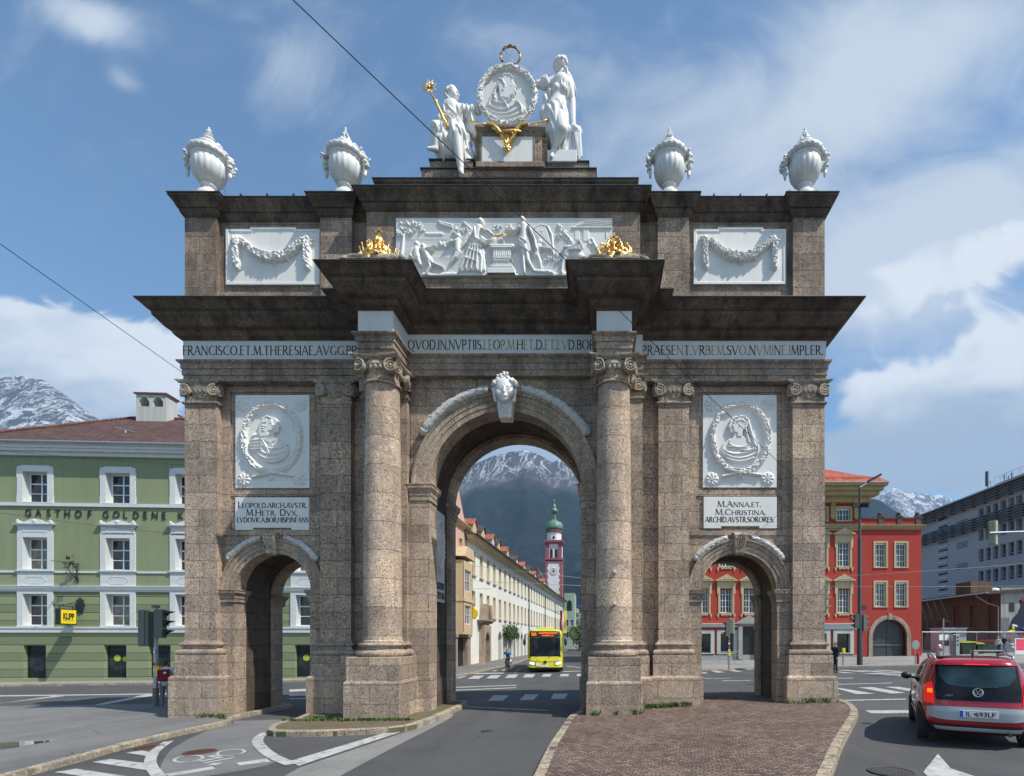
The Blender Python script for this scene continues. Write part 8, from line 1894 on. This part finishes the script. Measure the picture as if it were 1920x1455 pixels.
c = P(1056, 1165, 95); t = thing('flag', 'red and white flag hanging over the street', 'flag', (c.x, 95, c.z-2)); part('flag_pole', MB().tube((c.x-1.6, 95, c.z+1.6), (c.x+.3, 95, c.z+2.2), .04, n=6), S['metal'], t)
for k, mt in enumerate(('clothred', 'towerwhite', 'yellow')): part('stripe', MB().grid(2, 8, lambda u, v, k=k: (c.x-.6+k*.4+u*.4+.05*math.sin(v*8), 95+.12*math.sin(v*7+k), c.z+1.9-v*4.0)), S[mt], t, fix=False)
# ---------------------------------------------------------------- hulls of vehicles
class Hull:
    def __init__(s, sl, e=5.0): s.sl = sl; s.e = e
    def at(s, z):
        zs = [q_[0] for q_ in s.sl]; return [float(np.interp(z, zs, [q_[k] for q_ in s.sl])) for k in (1, 2, 3)]
    def body(s, n=56):
        m = MB()
        for (z, y0, y1, w) in s.sl:
            yc, L_ = (y0+y1)/2, (y1-y0)/2
            for i in range(n):
                t = 2*math.pi*(i+.5)/n; c_, s_ = math.cos(t), math.sin(t)
                m.v.append((w*math.copysign(abs(c_)**(2/s.e), c_), yc+L_*math.copysign(abs(s_)**(2/s.e), s_), z))
        k = len(s.sl); m.f = [(j*n+i, j*n+(i+1) % n, (j+1)*n+(i+1) % n, (j+1)*n+i) for j in range(k-1) for i in range(n)]+[tuple(range(n-1, -1, -1)), tuple(range((k-1)*n, k*n))]; return m
    def end(s, x, z, front=False, off=.004):
        y0, y1, w = s.at(z); yc, L_ = (y0+y1)/2, (y1-y0)/2; q_ = L_*max(0, 1-min(1, abs(x)/w)**s.e)**(1/s.e)
        return (x, yc+q_+off if front else yc-q_-off, z)
    def side(s, y, z, sx, off=.004):
        y0, y1, w = s.at(z); yc, L_ = (y0+y1)/2, (y1-y0)/2; return (sx*(w*max(0, 1-min(1, abs(y-yc)/L_)**s.e)**(1/s.e)+off), y, z)
    def endpatch(s, fn, nu=16, nv=12, front=False, off=.004): return MB().grid(nu, nv, lambda u, v: s.end(*fn(u, v), front, off))
    def sidepatch(s, fn, sx, nu=14, nv=8, off=.004): return MB().grid(nu, nv, lambda u, v: s.side(*fn(u, v), sx, off))
def wheel(par, x, y, z, r, w, sx):
    o = part('wheel', MB().lathe([(r*.55, -w/2), (r*.93, -w/2), (r, -w/2+.03), (r, w/2-.03), (r*.93, w/2), (r*.55, w/2)], n=36).tf(Matrix.Translation(Vector((x, y, z))) @ Matrix.Rotation(R(90), 4, 'Y')), S['rubber'], par, world=False, smooth=40)
    m = MB().lathe([(r*.62, w/2-.05), (r*.64, w/2-.01), (r*.60, w/2-.012), (r*.56, w/2-.04), (r*.2, w/2-.05), (r*.14, w/2-.02), (.01, w/2-.015)], n=28)
    for k in range(7): a = 2*math.pi*k/7; m.bar((r*.12*math.cos(a), r*.12*math.sin(a), w/2-.025), (r*.6*math.cos(a), r*.6*math.sin(a), w/2-.018), .045, .02)
    part('rim', m.tf(Matrix.Translation(Vector((x, y, z))) @ Matrix.Rotation(R(90*sx), 4, 'Y')), S['chrome'], o, world=False, smooth=30); return o
def ringlogo(r, kind, y, cx=0, cz=0, wd=.012):
    m = MB().path([(cx+r*math.cos(a*.2618), y, cz+r*math.sin(a*.2618)) for a in range(24)], wd*.8, 6, True)
    if kind == 'vw':
        for a, b in (((-.50, .74), (-.10, .08)), ((-.10, .08), (.10, .08)), ((.10, .08), (.50, .74)), ((-.86, .30), (-.40, -.72)), ((-.40, -.72), (0, .0)), ((0, .0), (.40, -.72)), ((.40, -.72), (.86, .30))): m.bar((cx+a[0]*r, y, cz+a[1]*r), (cx+b[0]*r, y, cz+b[1]*r), wd*1.2, .006, up=(0, 1, 0))
    else:
        for a in (90, 210, 330): m.bar((cx, y, cz), (cx+r*math.cos(R(a)), y, cz+r*math.sin(R(a))), wd*1.6, .01, up=(0, 1, 0))
    return m
# --- the red car
CARP = (6.13, 8.70); CAR = thing('car', 'small red hatchback with a black tailgate and silver bumper, cut off by the right edge', 'car', (CARP[0], CARP[1], g(6.6, 10)+.012), R(-27))
H = Hull([(.20, .16, 3.40, .70), (.28, .05, 3.48, .775), (.42, .0, 3.54, .805), (.58, -.005, 3.55, .82), (.70, .01, 3.52, .822), (.80, .045, 3.45, .818), (.90, .06, 3.25, .812), (.955, .075, 3.0, .803), (.99, .09, 2.74, .79), (1.10, .125, 2.58, .760), (1.22, .17, 2.42, .718), (1.32, .215, 2.25, .675), (1.385, .25, 2.08, .635), (1.425, .30, 1.92, .59), (1.45, .38, 1.75, .52), (1.463, .55, 1.55, .38)], 5.2)
def cp(name, m, mat, par=None, **k): return part(name, m, S[mat], par or CAR, world=False, **k)
body = cp('body', H.body(72), 'carred', smooth=50)
lerp = lambda a, b, t: a+(b-a)*t
def hatch(u, v):
    z = lerp(.765, 1.345, v); w = lerp(.60, .575, v) if z > 1.0 else lerp(.585, .60, (z-.765)/.235)
    return (lerp(-w, w, u), z)
tg = cp('tailgate', H.endpatch(hatch, 24, 16, off=.008), 'hatch', smooth='all')
cp('rear_window', H.endpatch(lambda u, v: (lerp(-1, 1, u)*lerp(.44, .53, min(1, v*2.2)), lerp(.985, 1.325, v)-.05*(1-v)*abs(2*u-1)**3*-1), 20, 12, off=.012), 'carglass', tg, smooth='all')
m = MB(); m.ball((-.30, .42, 1.10), (.13, .05, .14), 10, 7); m.ball((.28, .42, 1.10), (.13, .05, .14), 10, 7); cp('spoiler', H.endpatch(lambda u, v: (lerp(-.56, .56, u), lerp(1.345, 1.40, v)), 18, 3, off=.03), 'carred', tg, smooth='all')
cp('brake_lamp', H.endpatch(lambda u, v: (lerp(-.17, .17, u), lerp(1.352, 1.368, v)), 8, 1, off=.036), 'tail', tg)
for sx in (-1, 1):
    tl = cp('tail_lamp', H.endpatch(lambda u, v: (sx*lerp(lerp(.60, .63, v), .765-.05*v*v-.02*(1-v), u), lerp(.70, 1.06, v)-.04*u*v), 10, 12, off=.014), 'tail', smooth='all')
    cp('lamp_light', H.endpatch(lambda u, v: (sx*(lerp(.625, .715, u)), lerp(.73, .82, v)), 6, 4, off=.020), 'tail', tl); cp('lamp_light', H.endpatch(lambda u, v: (sx*(lerp(.635, .715, u)), lerp(.96, 1.02, v)), 6, 3, off=.020), 'tail', tl)
    cp('turn_light', H.endpatch(lambda u, v: (sx*lerp(.63, .70, u), lerp(.87, .94, v)), 6, 3, off=.020), 'tailam' if sx < 0 else 'trim', tl)
cp('bumper', H.endpatch(lambda u, v: (lerp(-.71, .71, u), lerp(.44+.05*abs(2*u-1)**6, .665-.03*abs(2*u-1)**6, v)), 30, 10, off=.022), 'carsilver', smooth='all')
cp('plate_recess', H.endpatch(lambda u, v: (lerp(-.52, .52, u)*(1-.10*(1-v)), lerp(.475, .635, v)), 20, 6, off=.026), 'carsilver', smooth='all')
cp('lower_trim', H.endpatch(lambda u, v: (lerp(-.80, .80, u), lerp(.215, .36, v)), 24, 5, off=.012), 'black', smooth='all'); cp('diffuser', H.endpatch(lambda u, v: (lerp(-.62, .62, u)*(1-.10*v*0-.06*(1-v)), lerp(.255, .325, v)), 20, 3, off=.020), 'carsilver', smooth='all')
np_ = cp('number_plate', MB().box(-.26, .26, -.045, -.035, .495, .615), 'plate', bev=.004); cp('plate_band', MB().box(-.257, -.215, -.0475, -.0455, .50, .61), 'bluesign', np_)
for yy in (.502, .608): cp('plate_line', MB().box(-.257, .257, -.0475, -.0455, yy-.002, yy+.002), 'tailred', np_)
cp('plate_lettering', text_at('IL', .1, (-.14, -.048, .555), .001, bold=.002, w=.07, h=.075), 'black', np_); cp('plate_lettering', text_at('693LF', .1, (.085, -.048, .555), .001, bold=.002, w=.27, h=.075), 'black', np_)
cp('plate_crest', MB().prism([(-.075, .575), (-.045, .575), (-.06, .535)], -.0485, -.0465), 'tailred', np_)
yb = H.end(0, .90)[1]; cp('badge', ringlogo(.068, 'vw', yb-.018, 0, .905, .010), 'chrome', tg); cp('badge_text', text_at('up!', .07, (-.40, H.end(-.4, .845)[1]-.014, .845), .002, w=.11, h=.05), 'chrome', tg)
cp('lock', MB().box(-.03, .03, yb-.012, yb-.008, .80, .815), 'metal_dark', tg); cp('rear_wiper', MB().path([(.02, yb-.03, .985), (.22, yb-.035, 1.0), (.24, yb-.03, 1.0)], .008, 6), 'black', tg)
for sx in (-1, 1):
    for (a, b, nm) in ((.62, 1.22, 'rear_side_window'), (1.30, 2.16, 'door_window')):
        def sw(u, v, a=a, b=b): z = lerp(.985, 1.345, v); ya, yb_ = (a+.10*v, b) if a < 1 else (a, b-.42*v+.18); return (lerp(ya, yb_, u), z)
        cp(nm, H.sidepatch(sw, sx, 12, 8, .005), 'carglass', smooth='all')
    cp('door_seam', MB().path([H.side(1.27, z, sx, .002) for z in np.linspace(.33, .97, 8)], .004, 4), 'black'); cp('door_seam', MB().path([H.side(2.45-.1*(z > .9), z, sx, .002) for z in np.linspace(.33, .97, 8)], .004, 4), 'black')
    cp('door_handle', MB().bar(H.side(1.36, .86, sx, .02), H.side(1.50, .86, sx, .02), .025, .03), 'carred'); cp('sill_trim', H.sidepatch(lambda u, v: (lerp(.75, 2.75, u), lerp(.215, .34, v)), sx, 14, 3, .008), 'black', smooth='all')
    cp('side_strip', H.sidepatch(lambda u, v: (lerp(1.0, 2.45, u), lerp(.42, .455, v)), sx, 14, 2, .014), 'carsilver', smooth='all')
    for yw in (.62, 2.98):
        m = MB(); n = 20; rin, rout = .315, .385
        for i in range(n):
            q_ = []
            for t_ in (i, i+1):
                a = math.pi*(-.12+1.24*t_/n)
                for r in (rin, rout): q_.append(H.side(yw+r*math.cos(a), .29+r*math.sin(a), sx, .016))
            m.add(q_, [(0, 1, 3, 2)])
        cp('wheel_arch', m, 'black'); m = MB()
        for i in range(24):
            a0, a1 = 2*math.pi*i/24, 2*math.pi*(i+1)/24; m.add([H.side(yw, .33, sx, .006), H.side(yw+.33*math.cos(a0), max(.2, .29+.33*math.sin(a0)), sx, .006), H.side(yw+.33*math.cos(a1), max(.2, .29+.33*math.sin(a1)), sx, .006)], [(0, 1, 2)])
        cp('wheel_well', m, 'rubber'); wheel(CAR, sx*.738, yw, .285, .285, .185, sx)
    cp('side_mirror', MB().ball((sx*.92, 2.28, 1.03), (.10, .075, .075), 14, 10), 'black', smooth='all'); cp('mirror_arm', MB().bar((sx*.76, 2.32, .99), (sx*.86, 2.3, 1.0), .04), 'black')
    cp('roof_rail', MB().path([(sx*.55, .52, 1.425), (sx*.57, .60, 1.485), (sx*.57, 1.2, 1.51), (sx*.57, 1.75, 1.49), (sx*.55, 1.85, 1.43)], .02, 8), 'carsilver', smooth='all')
cp('roof', MB().grid(10, 6, lambda u, v: (lerp(-.52, .52, u), lerp(.45, 1.7, v), 1.462+.018*(1-(2*u-1)**2)*(1-(2*v-1)**4))), 'carred', body, smooth='all')
cp('aerial', MB().path([(0, .62, 1.47), (0, .52, 1.68)], [.012, .004], 6), 'black'); cp('windscreen', H.endpatch(lambda u, v: (lerp(-.60, .60, u), lerp(1.0, 1.38, v)), 14, 8, True, .006), 'carglass', smooth='all')
for sx in (-1, 1): cp('headlight', H.endpatch(lambda u, v: (sx*lerp(.42, .70, u), lerp(.66, .80, v)), 6, 4, True, .01), 'plate')
cp('exhaust', MB().tube((.42, -.0, .235), (.42, .3, .235), .028, n=12), 'metal_dark')
# --- the lime bus
c = P(1022, 1261, 37); BUS = thing('bus', 'lime green city bus with a dark windscreen and amber display, coming through the main opening', 'bus', (c.x, 37, g(c.x, 37)+.01), R(5))
HB = Hull([(.30, .10, 11.9, 1.20), (.36, .0, 12, 1.265), (.9, .0, 12, 1.275), (1.2, .06, 12, 1.275), (2.75, .20, 12, 1.24), (2.95, .28, 11.9, 1.15), (3.02, .5, 11.6, .95)], 12)
bp = lambda n_, m, mat, par=None, **k: part(n_, m, S[mat], par or BUS, world=False, **k)
bp('body', HB.body(96), 'buslime', smooth=40); ws = bp('windscreen', HB.endpatch(lambda u, v: (lerp(-1.14, 1.14, u), lerp(1.02+.10*(abs(2*u-1) < .9), 2.45, v)), 24, 10, off=.01), 'hatch', smooth='all'); bp('display', HB.endpatch(lambda u, v: (lerp(-1.12, 1.12, u), lerp(2.47, 2.88, v)), 24, 4, off=.014), 'black', smooth='all')
yf = HB.end(0, 2.65)[1]; bp('display_text', text_at('503', .3, (-.78, yf-.03, 2.66), .002, bold=.006, w=.34, h=.22), 'orange_led'); bp('display_text', text_at('HAUPTBAHNHOF', .2, (.20, yf-.03, 2.74), .002, bold=.004, w=1.25, h=.13), 'orange_led'); bp('display_text', text_at('INNSBRUCK', .2, (.20, yf-.03, 2.57), .002, bold=.004, w=.80, h=.09), 'orange_led')
bp('roof_unit', MB().box(-.55, .55, 1.0, 4.5, 3.02, 3.16), 'buslime', bev=.05); bp('driver', MB().ball((0, .35, 1.55), (.22, .1, .20), 12, 8), 'clothnavy')
bp('lower_panel_line', HB.endpatch(lambda u, v: (lerp(-.9, .9, u), lerp(.74, .765, v)), 16, 1, off=.012), 'tailred'); bp('number_plate', MB().box(-.26, .26, -.04, -.02, .40, .51), 'plate'); bp('route_plate', MB().box(-.62, -.36, -.03, -.012, .44, .60), 'plate'); bp('star_badge', ringlogo(.10, 'star', -.035, 0, .72, .018), 'black'); bp('badge_disc', MB().tube((0, -.03, .72), (0, -.012, .72), .09, n=20), 'metal_dark')
bp('small_text', text_at('VVT', .1, (-.52, -.02, .86), .002, w=.2, h=.07), 'black')
for sx in (-1, 1):
    bp('headlight', HB.endpatch(lambda u, v: (sx*lerp(.72, 1.10, u), lerp(.52, .72, v)+.06*u), 6, 4, off=.012), 'lamp'); bp('headlight_housing', HB.endpatch(lambda u, v: (sx*lerp(.66, 1.17, u), lerp(.47, .77, v)+.08*u), 6, 4, off=.008), 'metal_dark')
    bp('side_glazing', HB.sidepatch(lambda u, v: (lerp(.5, 11.6, u), lerp(1.25, 2.5, v)), sx, 20, 4, .01), 'hatch'); bp('mirror', MB().ball((sx*1.42, .05, 2.12), (.10, .10, .26), 12, 8), 'black', smooth='all'); bp('mirror_arm', MB().path([(sx*1.2, .25, 2.7), (sx*1.42, .02, 2.55), (sx*1.42, .05, 2.3)], .025, 6), 'black')
    for yw in (2.7, 8.8): wheel(BUS, sx*1.12, yw, .48, .48, .28, sx)
bp('wiper', MB().path([(-.7, -.02, 1.1), (-.15, -.0, 1.35)], .015, 5).path([(.2, -.02, 1.1), (.75, -.0, 1.35)], .015, 5), 'black', ws); bp('underside', MB().box(-1.15, 1.15, .35, 11.6, .18, .34), 'black')
# ---------------------------------------------------------------- people
def person(label, x, y, z, h, face, top, legs, shoe='black', hair='hair', pose='stand', grp=None, vox=.014, extra=None, sleeves='short', bare=False):
    """one continuous body with fingers; clothing and hair are its children. the person looks along -y turned by face"""
    t = thing('person', label, 'person', (x, y, z), R(face), grp); k = h/1.75
    v = lambda a, b, c_: (a*k, b*k, c_*k)
    J = dict(stand=dict(hip=.0, l=[(.09, 0, .92), (.10, -.02, .50), (.10, .03, .08)], r=[(-.09, 0, .92), (-.10, -.02, .50), (-.11, .03, .08)], al=[(.19, 0, 1.42), (.25, .03, 1.13), (.25, -.08, .89)], ar=[(-.19, 0, 1.42), (-.25, .03, 1.13), (-.25, -.08, .89)]),
             walk=dict(l=[(.09, 0, .92), (.10, -.22, .52), (.10, -.30, .10)], r=[(-.09, 0, .92), (-.10, .08, .50), (-.10, .34, .16)], al=[(.19, 0, 1.42), (.25, .12, 1.16), (.24, .12, .92)], ar=[(-.19, 0, 1.42), (-.25, -.08, 1.15), (-.24, -.24, .98)]),
             ride=dict(l=[(.09, .22, .98), (.12, -.14, .82), (.12, -.02, .40)], r=[(-.09, .22, .98), (-.12, -.16, .66), (-.12, .0, .24)], al=[(.20, -.02, 1.42), (.30, -.18, 1.22), (.27, -.42, 1.08)], ar=[(-.20, -.02, 1.42), (-.30, -.18, 1.22), (-.27, -.42, 1.08)]))[pose]
    lean = -.16 if pose == 'ride' else 0; hy = .22 if pose == 'ride' else 0
    def torso(m, f): m.cap(v(0, hy, .95), v(0, hy*.4+lean*.3, 1.18), .135*f*k, .125*f*k); m.cap(v(-.09, lean*.7, 1.36), v(.09, lean*.7, 1.36), .105*f*k, .105*f*k); m.cap(v(0, hy*.4, 1.15), v(0, lean*.7, 1.35), .13*f*k, .14*f*k)
    m = MB(); torso(m, .93); m.cap(v(0, lean*.8, 1.42), v(0, lean, 1.56), .055*k, .05*k); m.ball(v(0, lean-.01, 1.64), (.075*k, .092*k, .112*k), 14, 10); m.ball(v(0, lean-.10, 1.625), (.014*k, .022*k, .022*k), 6, 5)
    for sx in (-1, 1): m.ball(v(sx*.076, lean, 1.635), (.014*k, .02*k, .032*k), 6, 5)
    for L_ in (J['l'], J['r']):
        m.cap(v(*L_[0]), v(*L_[1]), .082*k, .056*k); m.cap(v(*L_[1]), v(*L_[2]), .055*k, .036*k)
    for A_, sx in ((J['al'], 1), (J['ar'], -1)):
        m.cap(v(*A_[0]), v(*A_[1]), .050*k, .038*k); m.cap(v(*A_[1]), v(*A_[2]), .038*k, .026*k); d = (Vector(A_[2])-Vector(A_[1])).normalized(); w_ = Vector(A_[2])+d*.05; m.cap(v(*A_[2]), v(*w_), .028*k, .034*k)
        for j in range(4): a_ = w_+Vector((0, (j-1.5)*.019, 0)); L2 = (.055, .068, .064, .05)[j]; b_ = a_+d*L2; c2 = b_+(d+Vector((-sx*.7, 0, 0))).normalized()*.03; m.cap(v(*a_), v(*b_), .0095*k, n=6); m.cap(v(*b_), v(*c2), .009*k, .007*k, 6)
        th = w_+Vector((0, -.03, 0)); m.cap(v(*(Vector(A_[2])+d*.02)), v(*(th+d*.02)), .012*k, .010*k, 6)
    b = part('body', m, S['skin'], t, world=False); remesh(b, vox*k if vox < .02 else vox, 2)
    m = MB(); m.ball(v(0, lean+.022, 1.672), (.085*k, .094*k, .098*k), 14, 9); m.ball(v(0, lean+.05, 1.60), (.07*k, .06*k, .07*k), 10, 7); part('hair', m, S[hair], t, world=False, smooth='all')
    for sx in (-1, 1): part('eye', MB().ball(v(sx*.03, lean-.096, 1.65), .011*k, 8, 6), S['black'], b, world=False)
    part('mouth', MB().box(-.022*k, .022*k, (lean-.098)*k, (lean-.09)*k, 1.582*k, 1.588*k), S['clothred'], b, world=False)
    m = MB(); torso(m, 1.12)
    for A_ in (J['al'], J['ar']):
        m.cap(v(*A_[0]), v(*(Vector(A_[0]).lerp(Vector(A_[1]), .75))), .063*k, .056*k)
        if sleeves == 'long': m.cap(v(*A_[0]), v(*A_[1]), .062*k, .050*k); m.cap(v(*A_[1]), v(*(Vector(A_[1]).lerp(Vector(A_[2]), .92))), .050*k, .040*k)
    o = part('shirt', m, S[top], t, world=False); remesh(o, .02, 3)
    m = MB(); m.cap(v(-.05, hy, .95), v(.05, hy, .95), .125*k, .125*k)
    for L_ in (J['l'], J['r']):
        e_ = Vector(L_[1]).lerp(Vector(L_[2]), .0 if bare else .85); m.cap(v(*L_[0]), v(*L_[1]), .098*k, .072*k)
        if not bare: m.cap(v(*L_[1]), v(*e_), .070*k, .056*k)
    o = part('trousers', m, S[legs], t, world=False); remesh(o, .02, 3)
    for L_ in (J['l'], J['r']): a_ = Vector(L_[2]); m = MB().cap(v(a_.x, a_.y+.03, a_.z-.03), v(a_.x, a_.y-.15, a_.z-.04), .045*k, .036*k); part('shoe', m, S[shoe], t, world=False, smooth='all')
    if extra: extra(t, v, k)
    return t
cx = P(313, 0, 17.6).x; z_ = g(cx, 17.6)+.0
def pack(t, v, k):
    o = part('backpack', MB().box(-.17*k, .17*k, .10*k, .33*k, 1.0*k, 1.42*k), S['clothred'], t, world=False, bev=.05); part('pocket', MB().box(-.13*k, .13*k, .33*k, .37*k, 1.03*k, 1.2*k), S['clothred'], o, world=False, bev=.02); part('patch', MB().tube(v(-.06, .33, 1.3), v(-.06, .345, 1.3), .035, n=12), S['plate'], o, world=False)
person('schoolchild with a dark red backpack half hidden by the left pier', cx, 17.55, z_+.0, 1.62, 205, 'clothwhite', 'clothgrey', pose='stand', extra=pack, vox=.012, sleeves='short')
cx = P(1872, 0, 50).x; person('person walking in a white top and dark trousers beside one in black', cx, 50, gz(cx, 50), 1.68, 90, 'clothwhite', 'clothnavy', hair='hairgrey', pose='walk', sleeves='long')
cx = P(1887, 0, 50).x; person('walking person in a black top and jeans, right one of the couple', cx, 50.3, gz(cx, 50), 1.76, 90, 'clothblack', 'jeans', hair='hairgrey', pose='walk')
cx = P(1566, 0, 30).x; person('person in dark clothes standing just right of the outer right pier', cx, 30, gz(cx, 30)-.1, 1.72, -70, 'clothblack', 'clothblack', pose='stand', sleeves='long')
# cyclist on a bicycle
cx = P(952, 0, 39).x; zc = g(cx, 39); BK = thing('bicycle', 'dark bicycle ridden towards the camera beside the bus', 'bicycle', (cx, 39, zc))
fr = lambda n_, m, mat, par=None, **k: part(n_, m, S[mat], par or BK, world=False, **k)
for yy in (-.55, .55):
    w_ = fr('wheel', MB().path([(0, yy+.33*math.cos(a*.2618), .35+.33*math.sin(a*.2618)) for a in range(24)], .018, 6, True), 'rubber', smooth='all'); m = MB()
    for a in range(12): m.tube((0, yy, .35), (0, yy+.32*math.cos(a*.5236), .35+.32*math.sin(a*.5236)), .003, n=4)
    fr('spokes', m, 'metal', w_)
fr('frame', MB().tube((0, -.5, .40), (0, -.38, .95), .02).tube((0, -.4, .85), (0, .05, .33), .02).tube((0, .05, .33), (0, .18, .92), .018).tube((0, -.38, .88), (0, .16, .85), .018).tube((0, .05, .33), (0, .55, .35), .014).tube((0, .17, .8), (0, .55, .35), .012), 'black'); fr('handlebar', MB().path([(-.29, -.28, 1.02), (-.2, -.38, 1.04), (.2, -.38, 1.04), (.29, -.28, 1.02)], .014, 6).tube((0, -.38, .9), (0, -.38, 1.04), .015), 'metal'); fr('saddle', MB().ball((0, .2, .95), (.08, .14, .04), 10, 6), 'black'); fr('pedal', MB().box(-.16, .16, 0, .08, .2, .23).tube((-.08, .05, .33), (.08, .05, .33), .03), 'metal_dark')
person('cyclist in a blue shirt riding towards the camera beside the bus', cx, 39, zc, 1.75, 0, 'clothblue', 'clothnavy', pose='ride', bare=True)
bg_ = thing('bag', 'white carrier bag hanging from the handlebar of the bicycle', 'bag', (cx+.27, 38.66, zc+.55)); part('pouch', MB().ball((cx+.27, 38.66, zc+.74), (.11, .07, .19), 12, 9), S['clothwhite'], bg_, smooth='all'); part('handles', MB().path([(cx+.24, 38.66, zc+.88), (cx+.27, 38.66, zc+1.02), (cx+.30, 38.66, zc+.88)], .006, 5), S['clothwhite'], bg_)
# pedestrians at the end of the street
rr = random.Random(14); cl = ['clothred', 'clothwhite', 'clothblue', 'clothnavy', 'clothwhite', 'clothred', 'clothblack', 'clothblue']
for k in range(8):
    Y = 170+rr.uniform(-15, 15); px = 1063+k*3.8; x = (px-VX)*Y/F
    person('tiny pedestrian in the far street to the right of the bus', x, Y, g(x, Y), 1.75, rr.uniform(0, 360), cl[k], ('clothnavy', 'jeans', 'clothgrey')[k % 3], pose='walk' if k % 2 else 'stand', grp='pedestrians at the end of the street', vox=.04)
# ---------------------------------------------------------------- haze between the arch and the mountains
m_ = bpy.data.materials.new('air'); m_.use_nodes = True; nt = m_.node_tree
for n in list(nt.nodes):
    if n.type != 'OUTPUT_MATERIAL': nt.nodes.remove(n)
pv = nt.nodes.new('ShaderNodeVolumePrincipled'); pv.inputs['Color'].default_value = (.42, .66, 1.0, 1); pv.inputs['Density'].default_value = .000055; pv.inputs['Anisotropy'].default_value = 0.0
nt.links.new(pv.outputs[0], nt.nodes['Material Output'].inputs['Volume'])
hz = part('haze', MB().box(-12000, 12000, -500, 9600, -60, 2600), m_, kind='stuff')
